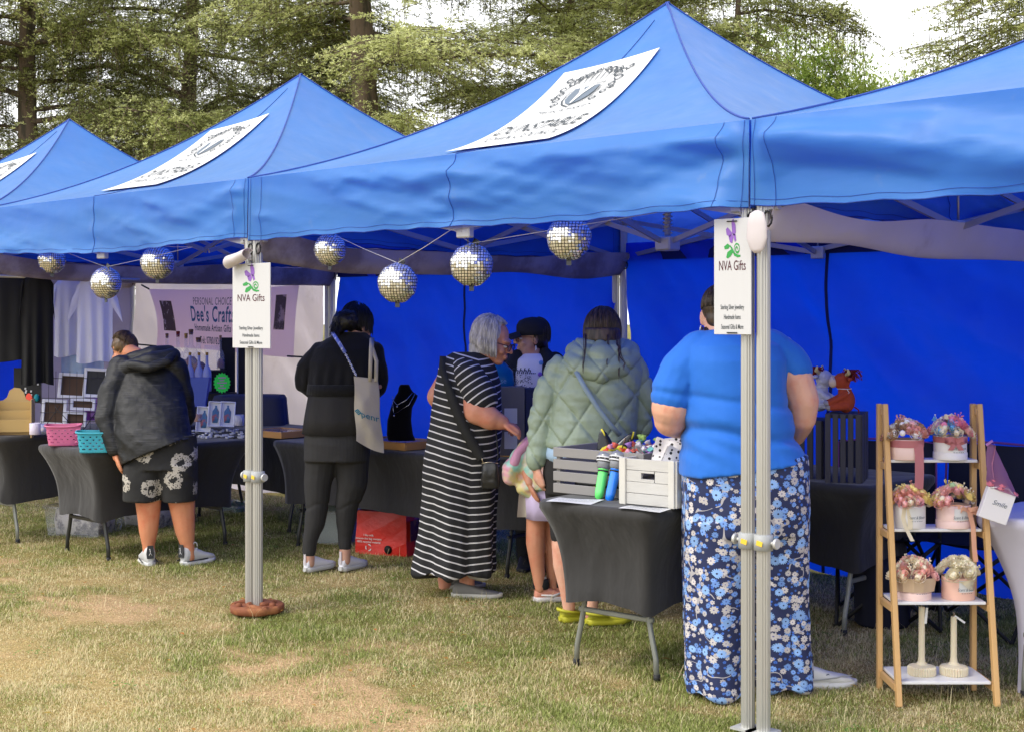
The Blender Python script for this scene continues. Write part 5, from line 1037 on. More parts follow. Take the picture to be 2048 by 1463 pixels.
# crate table: short end toward the lawn
table((-.985,.80),.06,.64,1.24,.742,'grey-legged folding table under the two crates beside the blue T-shirt shopper','black stretch cover on the table with slatted and whitewashed crates',hem=.285)
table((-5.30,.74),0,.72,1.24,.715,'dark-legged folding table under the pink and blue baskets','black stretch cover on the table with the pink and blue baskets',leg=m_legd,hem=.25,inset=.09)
table((-6.42,.95),0,.74,1.75,.74,'folding table under the kraft card rack at the far left','black stretch cover on the table with the kraft card rack',hem=.27)
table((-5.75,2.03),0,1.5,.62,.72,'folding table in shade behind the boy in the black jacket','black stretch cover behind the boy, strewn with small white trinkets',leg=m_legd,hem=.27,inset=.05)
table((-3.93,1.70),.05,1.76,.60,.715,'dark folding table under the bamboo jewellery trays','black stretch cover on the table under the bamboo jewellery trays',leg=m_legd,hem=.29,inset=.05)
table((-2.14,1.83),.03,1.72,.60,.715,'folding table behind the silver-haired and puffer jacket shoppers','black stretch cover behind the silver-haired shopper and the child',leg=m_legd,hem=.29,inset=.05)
table((-.92,1.95),0,.98,.74,.742,'folding table under the dark crates with the soft toys','black stretch cover under the dark crates and soft toys',hem=.30,inset=.10)
wt=G(2010,1398)
def drape(): # white full-length spandex cover pulled to the feet
    table((1.17,1.45),.08,1.75,.62,.735,'folding table at the right edge under the white cover','white full-length stretch cover pulled down to the feet at the right edge',cover=m_spw,hem=.005,inset=.12,tight=1.2)
drape()
# ================================================================= crates on the front table
m_gc=M('grey_painted_wood',(.235,.225,.22),.65,var=.08,vs=8,bump=.1,bs=30); m_gcd=M('dark_grey_wood',(.055,.052,.056),.7,var=.12,vs=8)
m_ww=M('whitewashed_wood',(.50,.49,.465),.75,var=.1,vs=7,bump=.25,bs=30,stretch=(1,1,6),col2=(.36,.35,.33),c2=(.55,.8),c2s=9); m_wwe=M('whitewashed_edge',(.56,.545,.50),.7,var=.06,vs=20,col2=(.45,.38,.22),c2=(.66,.8),c2s=20)
tz=.747; TR=.06
def crate_frame(pl,pr,pz,Y0,depth,z0,z1):
    pass
a=G(1107,975,tz); b=G(1240,998,tz)   # front foot line of the slatted crate
def slat_crate(a,b,depth,hh,label,n=4,mat=m_gc,gap=.012,vert=False):
    a=Vector(a); b=Vector(b); t=(b-a); L=t.length; t.normalize(); rz=math.atan2(t.y,t.x); rt=empty('slatted_crate',label,'crate',(a.x,a.y,a.z),rz,group='slatted wooden crates')
    sh=(hh-gap*(n-1))/n
    for (o,ln,r_) in (((L/2,.005,0),L,0),((L/2,depth-.005,0),L,0)):
        m=MB()
        for k in range(n): m.box((o[0],o[1],sh/2+k*(sh+gap)),(ln,.01,sh),bev=.002)
        m.build('slatted_side',mat,rt)
    for x in (.006,L-.006):
        m=MB()
        for k in range(n): m.box((x,depth/2,sh/2+k*(sh+gap)),(.011,depth-.022,sh),bev=.002)
        m.build('slatted_end',mat,rt)
    for x in (.022,L-.022):
        for y in (.022,depth-.022): MB().box((x,y,hh/2),(.02,.02,hh-.004)).build('corner_post',mat,rt)
    MB().box((L/2,depth/2,.008),(L-.03,depth-.03,.01)).build('crate_base',mat,rt); return rt
A0=G(1106,983,tz); ex=Vector((math.cos(TR),math.sin(TR),0)); ey=Vector((-math.sin(TR),math.cos(TR),0))
slat_crate(A0,A0+ex*.50,.38,.205,'grey slatted crate of inflatables and flower trinkets on the front table')
def plank_crate(o,L,dp,hh,label):
    rt=empty('plank_crate',label,'crate',o,TR+.02)
    for (c,d,ax) in (((L/2,.006),(L,.012),0),((L/2,dp-.006),(L,.012),0),((.006,dp/2),(.012,dp-.026),1),((L-.006,dp/2),(.012,dp-.026),1)):
        m=MB(); n=4; 
        for k in range(n):
            z=hh/n*(k+.5); 
            if k==2 and ax==0: 
                m.box((L*.2,c[1],z),(L*.4-.01,.012,hh/n-.002)); m.box((L*.8+.005,c[1],z),(L*.4-.01,.012,hh/n-.002)); m.box((L/2,c[1],z-hh/n*.36),(L*.24,.012,hh/n*.26)); m.box((L/2,c[1],z+hh/n*.40),(L*.24,.012,hh/n*.18))
            else: m.box((c[0],c[1],z),(d[0],d[1],hh/n-.002),bev=.001)
        m.build('plank_side',m_ww,rt)
    for x in (.015,L-.015):
        for y in (-.003,dp+.003): MB().box((x,y,hh/2),(.03,.012,hh+.004),bev=.002).build('corner_batten',m_wwe,rt)
    for y in (.018,dp-.018):
        for x in (-.003,L+.003): MB().box((x,y,hh/2),(.012,.036,hh+.002),bev=.002).build('corner_batten',m_wwe,rt)
    MB().box((L/2,dp/2,.01),(L-.03,dp-.03,.012)).build('crate_base',m_ww,rt)
W0=G(1241,1005,tz); plank_crate(W0,.275,.30,.195,'whitewashed plank crate of paw-print bags on the front table')
# inflatable microphones
m_inf=[M('clear_grey_vinyl',(.20,.21,.23),.15,var=.1,spec=.8),M('lime_vinyl',(.13,.75,.16),.2,var=.03,spec=.8),M('blue_vinyl',(.01,.20,.85),.2,var=.03,spec=.8)]
def microphone(px0,py0,px1,py1,d,k,label):
    a=D(px0,py0,d); b=D(px1,py1,d+.05); t=b-a; L=t.length; R=t.normalized().to_track_quat('Z','Y').to_matrix(); rt=empty('inflatable_microphone',label,'inflatable toy',a,group='inflatable microphones leaning on the slatted crate')
    MB().lathe([(.004,-.018),(.006,-.004),(.018,.004),(.021,.03),(.022,L*.5),(.024,L*.63),(.026,L*.64)],(0,0,0),16,R=R).build('handle',m_inf[k],rt)
    MB().lathe([(.026,L*.64),(.032,L*.68),(.034,L*.75),(.037,L*.8),(.039,L*.9),(.036,L*.97),(.022,L)],(0,0,0),18,R=R).build('head',m_inf[0],rt)
    m=MB(); 
    for z,r,mi in ((.58,.0243,0),(.785,.0375,0),(.80,.0385,1),(.84,.0395,0),(.87,.0397,1)): m.m=mi; m.lathe([(r+.0008,L*z),(r+.001,L*z+.006)],(0,0,0),16,R=R)
    m.m=1
    for j in range(9): a_=j*.7; m.ell(R@Vector((.0405*math.cos(a_),.0405*math.sin(a_),L*.855)),.002,seg=5,n=4)
    m.build('printed_band',[m_blk,m_white],rt)
microphone(1197,996,1213,905,6.13,1,'lime green inflatable microphone leaning on the slatted crate')
microphone(1218,1000,1240,903,6.08,2,'royal blue inflatable microphone beside the lime one')
# contents
def sheet(c,w_,l_,rz,label,mat=m_white,cat='paper',lines=True):
    o=MB(); o.grid(lambda u,v:((u-.5)*w_,(v-.5)*l_,.002+.002*math.sin(u*5+v*3)),6,6); 
    rt=empty('price_sheet',label,cat,c,rz,group='paper sheets lying on the tables'); o.build('paper',mat,rt)
    if lines:
        p=MB(); 
        for k in range(9): 
            y=l_*(.40-.09*k); x=-w_*.42
            while x<w_*.38:
                q=w_*random.uniform(.04,.12); poly2(p,[(x,y-.0012),(x+q,y-.0012),(x+q,y+.0012),(x,y+.0012)],lambda x_,y_:(x_,y_,.0062)); x+=q+w_*.02
        p.build('print',m_ink2,rt)
sheet(G(1150,1001,tz),.21,.15,.3,'white price sheet at the left corner of the front table'); sheet(G(1290,1017,tz),.20,.10,.12,'white price sheet under the whitewashed crate')
m_multi=[M('petal_'+n,c,.6,var=.12,vs=30) for n,c in (('violet',(.33,.17,.50)),('pink',(.65,.28,.40)),('teal',(.12,.38,.36)),('white',(.66,.63,.66)),('lime',(.26,.40,.11)),('red',(.50,.09,.06)),('brown',(.14,.08,.05)))]
cc0=A0+ex*.36+ey*.20+V3(0,0,.12)
gm=MB(); rg=random.Random(4)
props_root=empty('flower_trinket_heap','heap of violet, pink and teal flower trinkets in the slatted crate','trinkets',cc0,TR)
for k in range(7):
    for j in range(12):
        m=MB(); x,y=rg.uniform(-.13,.15),rg.uniform(-.14,.14); z=.05*math.exp(-(x*x+y*y)/.02)+rg.uniform(.02,.09); r=rg.uniform(.009,.015)
        if k<6:
            R3=Matrix.Rotation(rg.uniform(-.8,.8),3,'X')@Matrix.Rotation(rg.uniform(-.8,.8),3,'Y'); m.lathe([(.001,-r),(r*.6,-r*.7),(r*.75,0),(r*1.15,r*.7),(r*.7,r*.75),(r*.3,r*.4)],(x,y,z),12,R=R3,fn=lambda a,q:1+.16*math.sin(a*4))
        else: m.tube([(x,y,z-.03),(x+rg.uniform(-.03,.03),y,z+.02)],.0025,5)
        m.build('trinket_flower',m_multi[k],props_root)
# cat-ear inflatables
m_bat=NT('flame_print'); v=m_bat.co(); n_=m_bat.noise(v,9,2,.5,.5); c=m_bat.mix(m_bat.ramp(n_,.56,.58),(.01,.012,.015),(.75,.65,.03)); c=m_bat.mix(m_bat.ramp(n_,.63,.65),c,(.80,.07,.02)); m_bat.set(m_bat.b,'Base Color',c); m_bat.b.inputs['Roughness'].default_value=.25; m_bat=m_bat.m
for k,(px,py,w_,r_,lab) in enumerate(((1206,890,.05,-.35,'black, yellow and red flame-print inflatable ear at the left of the slatted crate'),(1246,888,.045,.45,'black and red flame-print inflatable ear tilted right in the slatted crate'))):
    m=MB(); m.rings([[(w_*(1-s)**.6*math.cos(a)+.02*s,.022*(1-s*.8)*math.sin(a),-.05+.125*s) for a in [2*PI*j/12 for j in range(12)]] for s in (0,.2,.4,.6,.8,.99)]); o=m.build('inflatable_ear',m_bat); o.location=D(px,py,6.32); o.rotation_euler=(0,r_,A); props(o,lab,'inflatable toy')
m=MB(); m.lathe([(.001,-.14),(.02,-.13),(.026,-.05),(.026,.09),(.015,.11)],(0,0,0),12,R=Matrix.Rotation(PI/2,3,'Y')); o=m.build('inflatable_club',m_bat); o.location=A0+ex*.23+ey*.06+V3(0,0,.045); o.rotation_euler=(0,0,TR+.1); props(o,'red and yellow print inflatable lying inside the slatted crate','inflatable toy')
# paw-print bags
t=NT('paw_paper'); v=t.co(); vo=t.add('ShaderNodeTexVoronoi',{'Vector':v,'Scale':42,'Randomness':.8}); c=t.mix(t.ma('LESS_THAN',vo.outputs['Distance'],.27),(.80,.79,.77),(.02,.02,.02)); t.set(t.b,'Base Color',c); t.b.inputs['Roughness'].default_value=.5; m_paw=t.m
for k,(px,py,dw,r_,lab) in enumerate(((1335,912,6.0,.25,'white paw-print paper bag leaning left in the whitewashed crate'),(1362,905,6.1,-.1,'white paw-print paper bag standing highest in the whitewashed crate'),(1350,932,5.95,.5,'white paw-print paper bag lying across the front of the whitewashed crate'))):
    m=MB(); m.grid(lambda u,v:((u-.5)*.13,-.012+.012*sn(u*3,v*3,k),(v-.5)*.14),8,8); m.grid(lambda u,v:((.5-u)*.13,.012*math.cos((u-.5)*3)*math.cos((v-.5)*3)+.004,(v-.5)*.14),8,8); o=m.build('paper_bag',m_paw); o.location=D(px,py,dw); o.rotation_euler=(-.3,r_,A+.1*k); props(o,lab,'paper bag')
# ================================================================= dark crates and soft toys
def upright_crate(px0,px1,py0,py1,d,label):
    a=D(px0,py1,d); L=(px1-px0)*d/F; hh=(py1-py0)*d/F; rt=empty('upright_crate',label,'crate',a,A-.35,group='dark slatted crates stood on end'); L/=math.cos(.35)
    n=5; sw=L/n
    for k in range(n): MB().box((sw*(k+.5),0,hh/2),(sw*.72,.012,hh),bev=.003).build('front_slat',m_gcd,rt)
    for k in range(3): MB().box((L-.006,.05+.10*k,hh/2),(.012,.075,hh-.004),bev=.003).build('side_slat',m_gcd,rt)
    for z in (.012,hh-.012): MB().box((L/2,.14,z),(L-.02,.26,.02)).build('end_board',m_gcd,rt)
    return a
upright_crate(1648,1718,826,972,6.75,'dark slatted crate stood on end below the highland cow toy')
upright_crate(1560,1640,838,972,6.95,'dark slatted crate stood on end beside the blue T-shirt shopper')
m_ham=M('terracotta_knit',(.36,.055,.018),.9,var=.2,vs=40,bump=.5,bs=120,bd=.004); m_cream=M('cream_knit',(.62,.48,.36),.9,var=.1,vs=40,bump=.4,bs=120,bd=.003); m_gk=M('grey_knit',(.30,.28,.30),.9,bump=.4,bs=120,bd=.003); m_wool=M('white_bobble_wool',(.50,.50,.58),.95,var=.15,vs=30,bump=.8,bs=60,bd=.01); m_maroon=M('maroon_yarn',(.22,.02,.012),.9)
def toy(px,py,d,rz,body,tail,label,s=1.0):
    rt=empty('soft_toy',label,'soft toy',D(px,py,d),rz,group='knitted highland cow toys'); rt.scale=(s,s,s)
    m=MB(); m.ell((0,0,.06),(.045,.04,.06)); m.ell((-.005,0,.10),(.035,.033,.035)); m.ell((-.02,0,.155),(.042,.038,.042)); 
    for y in(-.028,.028): m.chain([(-.01,y,.035),(-.07,y*1.3,.028)],[.022,.017]); m.chain([(0,y,.095),(-.05,y*1.4,.065),(-.085,y*1.2,.05)],[.016,.014,.013])
    blob('body',m,body,rt,vox=.005)
    m=MB(); m.ell((-.062,0,.148),(.022,.028,.026)); m.build('muzzle',m_cream,rt)
    for y in(-1,1):
        m=MB(); m.tube([(0,y*.02,.185),(.008,y*.045,.195),(.0,y*.055,.215)],[.010,.009,.004],8); m.build('horn',M('pale_horn',(.62,.50,.25),.6),rt)
        m=MB(); m.ell((.012,y*.045,.165),(.012,.02,.01)); m.build('ear',body,rt)
        m=MB(); m.ell((-.082,y*.03,.028),.016); m.ell((-.093,y*.032,.048),.013); m.build('hoof',m_gk,rt)
    m=MB(); rr=random.Random(3)
    for j in range(60): a=rr.uniform(0,6.3); q=rr.uniform(0,.03); p=V3(.0+q*math.cos(a),q*math.sin(a),.19); m.tube([p,p+V3(.015+rr.uniform(-.01,.03),rr.uniform(-.02,.02),.02),p+V3(.03+rr.uniform(-.02,.03),rr.uniform(-.03,.03),-.01+rr.uniform(-.03,.02))],.0022,4)
    m.build('forelock',m_maroon,rt)
    m=MB(); m.tube([(.04,0,.03),(.06,0,.015),(.062,0,-.03)],.004,5); m.ell((.062,0,-.035),(.010,.010,.018)); m.build('tail',m_maroon,rt)
    m=MB(); m.tube([(.035*math.cos(a)-.008,.033*math.sin(a),.118) for a in [i*.6 for i in range(12)]],.0018,4); m.tube([(.0,-.036,.118),(.01,-.045,.10),(.0,-.038,.095)],.0018,4); m.build('neck_string',m_white,rt)
toy(1692,825,6.8,A-.1,m_ham,1,'terracotta knitted highland cow toy sitting on the dark crate, facing left')
toy(1640,822,6.95,A+2.7,m_wool,1,'white woolly highland cow toy half hidden by the shopper\'s elbow',1.05)
# ================================================================= flower shelf
m_bam=M('bamboo',(.56,.34,.14),.5,var=.12,vs=14,bump=.1,bs=60,stretch=(1,1,.12)); m_shw=M('white_shelf_board',(.70,.70,.70),.35,var=.02)
sb=G(1756,1379); sh=empty('ladder_shelf','bamboo ladder shelf with four white boards of flower boxes','shelf',sb,A)
SW=.40; SD=.25; SHH=1.185
def sx_(s): return 0
for x in (.006,SW-.006):
    MB().box((x,0,SHH/2),(.022,.030,SHH),bev=.003).build('rear_leg',m_bam,sh)
    a=V3(x+.012*(1 if x<.1 else 1),-SD,0); b=V3(x+.012,-.035,SHH); t=b-a; MB().box((a+b)/2,(.022,.032,t.length),R=t.to_track_quat('Z','Y').to_matrix(),bev=.003).build('front_leg',m_bam,sh)
    for z in (SHH-.03,.935,.66,.375,.07):
        y=-SD+ (SD-.035)*z/SHH; MB().box((x+.006,y/2,z),(.016,abs(y)+.0,.028),bev=.002).build('side_rail',m_bam,sh)
shelfz=[]
for z in (.955,.68,.395,.09):
    y=-SD+(SD-.035)*z/SHH; d=abs(y)+.012; o=MB().box((SW/2+.004,-d/2+.012,z),(SW-.034,d,.012),bev=.002).build('shelf_board',m_shw,sh); shelfz.append((z+.006,y))
def shw(lx,ly,z): return sb+Vector((ca*lx-sa*ly*1.0,sa*lx+ca*ly,z))
fcol={n:M('soap_flower_'+n,c,.55,var=.1,vs=60,sss=.1) for n,c in (('coral',(.74,.34,.28)),('cream',(.80,.70,.52)),('blush',(.80,.42,.40)),('hotpink',(.72,.22,.32)),('lilac',(.56,.34,.50)),('skyblue',(.16,.42,.68)),('yellow',(.78,.62,.22)),('mint',(.42,.60,.32)),('tan',(.38,.23,.13)),('ivory',(.78,.71,.52)),('orange',(.72,.40,.14)),('white',(.80,.77,.74)))}
m_boxp=M('pink_hat_box',(.78,.57,.52),.55,var=.03); m_boxw=M('white_hat_box',(.72,.70,.70),.5,var=.03); m_boxc=M('peach_hat_box',(.78,.48,.38),.55,var=.03)
m_rp=M('dusty_pink_ribbon',(.55,.20,.22),.5,var=.1,trans=(.5,.2,.2),tw=.25); m_rc=M('cream_ribbon',(.72,.64,.46),.4,var=.05,trans=(.6,.5,.4),tw=.2); m_rpe=M('peach_ribbon',(.78,.42,.28),.35,var=.05,trans=(.7,.4,.3),tw=.2); m_kr=M('kraft_wrap',(.55,.40,.27),.7,var=.05)
def rose(m,c,r,R=None):
    # overlapping cupped petals
    c=Vector(c); R=R or Matrix.Identity(3)
    m.ell(c,(r*.55,r*.55,r*.6),seg=8,n=6)
    for lay,(n,rr,zz,op) in enumerate(((3,.45,.25,.15),(5,.72,.1,.4),(6,.95,-.12,.75))):
        for k in range(n):
            a=2*PI*k/n+lay*.6; u=Vector((math.cos(a),math.sin(a),0)); w_=Vector((-math.sin(a),math.cos(a),0)); pts=[]
            n0=len(m.v)
            for (q,hh) in ((-.7,0),(0,-.25),(.7,0),(.6,.75),(0,1.0),(-.6,.75)):
                m.v.append(c+R@((u*rr*(1 -.12*abs(q))+w_*q*rr*.9+u*op*.35*hh)*r+Vector((0,0,(zz+hh*.55)*r))))
            m.addf([n0+i for i in range(6)],True)
def ribbon3(m,pts,w,up=(1,0,0),fr=0):
    n0=len(m.v); up=Vector(up)
    for i,p in enumerate(pts):
        p=Vector(p); j=random.uniform(-fr,fr); m.v.append(p+up*(w/2+j)); m.v.append(p-up*(w/2+j))
    for i in range(len(pts)-1): a=n0+2*i; m.addf((a,a+1,a+3,a+2),True)
def flower_box(lx,shelf,r,hh,bm,pal,label,style,seed,lid=False,writing=True):
    z,y=shelfz[shelf]; rr=random.Random(seed); rt=empty('flower_hat_box',label,'flower box',shw(lx,y*.55,z),A,group='round hat boxes of soap flowers on the ladder shelf')
    m=MB(); m.lathe([(r*.98,0),(r,.002),(r,hh),(r*.96,hh+.001),(r*.95,hh-.015),(.001,hh-.015)],(0,0,0),36)
    o=m.build('hat_box',bm,rt)
    if lid: MB().lathe([(r*1.035,0),(r*1.04,.002),(r*1.04,.028),(r*1.0,.030)],(0,0,0),36).build('box_lid',bm,o)
    if writing:
        L=MB(); L.grid(lambda u,v:((r+.0012)*math.sin(.25+(u-.5)*1.0),-(r+.0012)*math.cos(.25+(u-.5)*1.0),.035+v*hh*.52),10,1); lb=L.build('label_patch',m_white,rt)
        p=MB(); f=lambda x,y_:((r+.0025)*math.sin(.25+x/r),-(r+.0025)*math.cos(.25+x/r),y_)
        text(p,'Scent & Bloom',lambda x,y_:f(x,hh*.50+y_),.017,shear=.3,sx=.75); [poly2(p,[(x0,hh*.33),(x0+.007,hh*.33),(x0+.007,hh*.33+.0018),(x0,hh*.33+.0018)],f) for x0 in (-.024,-.014,-.004,.006,.016)]; p.build('print',m_ink2,rt)
    C={}
    for k in range(50):
        a=rr.uniform(0,2*PI); q=math.sqrt(rr.random()); R_=r*1.22; x,y_=q*R_*math.cos(a),q*R_*math.sin(a); zz=hh+.008+ (1-q*q)*r*.95; nm=rr.choice(pal); m=C.setdefault(nm,MB())
        u=Vector((x,y_,r*.9)).normalized(); R3=u.to_track_quat('Z','Y').to_matrix()
        if k<36: m=MB(); rose(m,(x,y_,zz),rr.uniform(.019,.027),R3); m.build('flower_head',fcol[nm],rt)
        elif k<47: m.ell((x,y_,zz+.008),rr.uniform(.010,.015),seg=8,n=6)
        else:
            for j in range(9): dd=Vector((rr.uniform(-1,1),rr.uniform(-1,1),rr.uniform(0,1.2)))*.018; m.tube([(x,y_,zz),Vector((x,y_,zz+.012))+dd],.0012,3,cap=False); m.ell(Vector((x,y_,zz+.012))+dd,.0036,seg=5,n=4)
    for nm,m in C.items():
        if m.v: m.build('filler_spray',fcol[nm],rt)
    if style=='band':
        m=MB(); m.lathe([(r+.002,hh*.62),(r+.003,hh*.98)],(0,0,0),36,cap=False); ribbon3(m,[(r*.45,-r*.93,hh*.8),(r*.5,-r*1.0,hh*.3),(r*.5,-r*1.03,-.05),(r*.47,-r*1.02,-.115)],.04,(1,.15,0),.003); m.build('ribbon',m_rp,rt)
    elif style=='bow':
        m=MB(); m.lathe([(r+.002,hh*.74),(r+.003,hh*.99)],(0,0,0),36,cap=False)
        for sx in(-1,1): ribbon3(m,[(0,-r-.006,hh*.80),(sx*.02,-r-.022,hh*.93),(sx*.045,-r-.008,hh*.86),(sx*.02,-r-.005,hh*.76),(0,-r-.006,hh*.80)],.022,(0,0,1)); ribbon3(m,[(0,-r-.008,hh*.8),(sx*.012,-r-.012,hh*.62),(sx*.022,-r-.008,hh*.44)],.022,(1,0,0))
        m.build('bow',m_rp,rt)
    elif style=='tails':
        m=MB(); ribbon3(m,[(-r*.5,-r*.9,hh),(-r*.62,-r*.92,hh*.5),(-r*.5,-r*1.0,.01),(-r*.15,-r*1.3,-.045)],.017,(1,.1,0)); ribbon3(m,[(-r*.3,-r*.97,hh),(-r*.2,-r*1.02,hh*.4),(-r*.25,-r*1.1,.0)],.02,(1,0,0)); m.build('ribbon',m_rc,rt)
    elif style=='peach':
        m=MB(); ribbon3(m,[(-r*.9,-r*.5,hh*.9),(0,-r*1.03,hh*.98),(r*.75,-r*.75,hh*.85)],.02,(0,0,1))
        for sx in(-1,1): ribbon3(m,[(r*.6,-r*.85,hh*.82),(r*.6+sx*.03,-r-.02,hh*.95),(r*.6+sx*.035,-r*.9,hh*.72),(r*.6,-r*.85,hh*.78)],.018,(0,0,1))
        ribbon3(m,[(r*.65,-r*.95,hh*.8),(r*.85,-r*1.03,hh*.1),(r*.9,-r*1.05,-.07),(r*1.0,-r*1.05,-.13)],.02,(1,.1,0)); m.build('ribbon',m_rpe,rt)
    elif style=='wrap':
        m=MB(); m.lathe([(r*1.08,hh*.42),(r*1.15,hh*.75),(r*1.22,hh*1.08),(r*1.0,hh*1.02)],(0,0,0),24,fn=lambda a,z:1+.10*((a*12/(2*PI))%1)-.03*math.sin(3*a),smooth=False,cap=False); m.build('wrap_paper',m_kr,rt)
    elif style=='raffia':
        m=MB()
        for k in range(8): ribbon3(m,[(-.01,-r-.004,hh*.85),(.015+.004*k,-r-.02,hh*(.6+.06*k)),(.05,-r*.8,hh*(.5+.06*k)),(.03,-r-.01,hh*.7)],.003,(0,0,1))
        m.lathe([(r+.002,hh*.82),(r+.002,hh*.86)],(0,0,0),30,cap=False); m.build('raffia_bow',m_rc,rt)
flower_box(.105,0,.068,.082,m_boxp,['coral','cream','blush','coral','tan','white'],'pink hat box with frayed hanging ribbon, top shelf left','band',1,writing=False)
flower_box(.285,0,.066,.095,m_boxw,['hotpink','lilac','cream','blush','lilac','hotpink','white','skyblue','cream','blush'],'white hat box with dusty pink bow and one blue bud, top shelf','bow',2,lid=True)
flower_box(.108,1,.066,.092,m_boxw,['yellow','yellow','blush','orange','coral','ivory'],'white hat box of yellow flowers with cream ribbon tails','tails',3)
flower_box(.29,1,.068,.092,m_boxp,['blush','yellow','mint','blush','cream','blush','yellow','cream'],'pink hat box with mint flower and long peach ribbon','peach',4,lid=True)
flower_box(.118,2,.068,.085,m_boxp,['cream','cream','blush','ivory','ivory','coral'],'pale hat box in pleated kraft wrap of cream daisies','wrap',5,lid=True)
flower_box(.30,2,.066,.090,m_boxc,['ivory','ivory','cream','ivory'],'peach hat box of ivory buds tied with raffia','raffia',6)
m_wax=M('cream_ribbed_wax',(.62,.55,.40),.5,sss=.15,var=.04)
for k,(lx,hh) in enumerate(((.145,.275),(.275,.235))):
    z,y=shelfz[3]; rt=empty('ribbed_candle',('taller cream ribbed candlestick with a hanging paper tag','shorter cream ribbed candlestick with a wick and slanted tag')[k],'candle',shw(lx,y*.52,z),A)
    m=MB(); m.lathe([(.051,0),(.054,.004),(.054,.030),(.050,.036),(.024,.042),(.015,.052),(.0125,.07),(.012,hh),(.001,hh)],(0,0,0),64,fn=lambda a,zz:1+.05*(1 if round(a/(2*PI)*64)%2 else -1)*(1 if zz<.032 else .3),smooth=False); m.build('wax_body',m_wax,rt)
    MB().tube([(0,0,hh),(.002,0,hh+.012),(-.003,0,hh+.018)],.0015,5).build('wick',m_kr,rt)
    m=MB(); 
    if k==0: m.box((.016,-.008,hh-.035),(.010,.001,.065),R=Matrix.Rotation(.1,3,'Y'))
    else: m.box((.022,-.008,hh-.01),(.05,.001,.008),R=Matrix.Rotation(.6,3,'Y'))
    m.build('paper_tag',m_white,rt)
# hanging tulle posy
rt=empty('posy_envelope','white card envelope of pink flowers with lilac tulle, tipped on the white table','gift posy',D(1992,1010,5.55),A); rt.rotation_euler=(0,.33,A)
m=MB(); m.box((0,0,0),(.115,.035,.125),bev=.002); m.tube([(-.05,-.0175,.06),(-.02,-.0178,.075),(.02,-.0178,.078),(.05,-.0175,.06)],.004,4); m.build('card_envelope',m_boxw,rt)
p=MB(); text(p,'Smile',lambda x,y:(x+.005,-.019,y+.01),.028,shear=.3); p.build('print',m_ink2,rt)
m=MB(); rr=random.Random(8)
for k in range(26): rose(m,(rr.uniform(-.055,.06),rr.uniform(-.02,.02),.065+rr.uniform(-.005,.025)),rr.uniform(.008,.014))
m.build('flower_head',fcol['hotpink'],rt)
m=MB(); m.rings([[( -.10*s**.8+.012*(1-s)+(.050*(1-s)**.8+.008)*math.cos(a)*(1+.2*math.sin(a*5+s*6)),(.022*(1-s)+.004)*math.sin(a),.06+.17*s) for a in [2*PI*j/28 for j in range(28)]] for s in (0,.15,.3,.45,.6,.75,.9,.98)],cap=False); 
m.build('tulle_veil',M('lilac_tulle',(.50,.25,.42),.6,alpha=.42,trans=(.5,.3,.45),tw=.4),rt)
m=MB(); ribbon3(m,[(-.115,0,.215),(-.10,-.01,.24),(-.08,0,.225),(-.075,-.02,.15),(-.055,-.03,.10)],.02,(0,1,.4)); m.build('bow',M('satin_pink',(.6,.25,.36),.3),rt)
# ================================================================= camping chairs, pouffe
m_nv=M('navy_chair_canvas',(.010,.012,.028),.8,var=.2,vs=4,bump=.3,bs=9,bd=.01); m_pp=M('purple_piping',(.18,.05,.25),.7)
def chair(px,py,d,rz,w,label):
    g=D(px,py,d); rt=empty('camping_chair',label,'chair',(g.x,g.y,0),rz,group='folding camping chairs behind the flower shelf')
    MB().grid(lambda u,v:((u-.5)*w,.25+.03*v-.05*math.cos((u-.5)*3),.42+v*.47-.04*math.sin(u*PI)*0+.03*math.sin(v*PI)),12,10).build('backrest',m_nv,rt)
    MB().grid(lambda u,v:((u-.5)*w,-.25+v*.5,.44-.05*math.sin(u*PI)*math.sin(v*PI)),10,8).build('seat',m_nv,rt)
    m=MB(); m.tube([(-w/2,.21,.42),(-w/2,.25,.88),(-w/4,.23,.90),(0,.22,.905),(w/4,.23,.90),(w/2,.25,.88),(w/2,.21,.42)],.006,6); m.build('piping',m_pp,rt)
    for (a,b) in (((-w/2,-.25,.0),(w/2,-.25,.44)),((w/2,-.25,.0),(-w/2,-.25,.44)),((-w/2,.25,.0),(w/2,.25,.44)),((w/2,.25,.0),(-w/2,.25,.44)),((-w/2,-.25,0),(-w/2,.25,.44)),((w/2,-.25,0),(w/2,.25,.44)),((-w/2,.25,0),(-w/2,-.25,.6)),((w/2,.25,0),(w/2,-.25,.6))): MB().tube([a,b],.010,8).build('leg',m_blk,rt)
    for s in(-1,1): MB().box((s*w/2,0,.62),(.07,.5,.03),bev=.012).build('armrest',m_nv,rt)
chair(1775,1160,7.15,A-.25,.50,'dark camping chair with purple piping behind the ladder shelf')
chair(1955,1165,6.95,A-.75,.56,'dark camping chair behind the posy and the white table')
g=D(1765,1220,7.0)
m=MB(); m.lathe([(.12,0),(.135,.02),(.14,.20),(.15,.24),(.148,.30),(.12,.34),(.001,.35)],(0,0,0),28,fn=lambda a,z:1+.02*math.sin(7*a)); o=m.build('dark_pouffe',m_nv); o.location=(g.x,g.y,0); props(o,'dark round pouffe on the grass under the camping chair','pouffe')
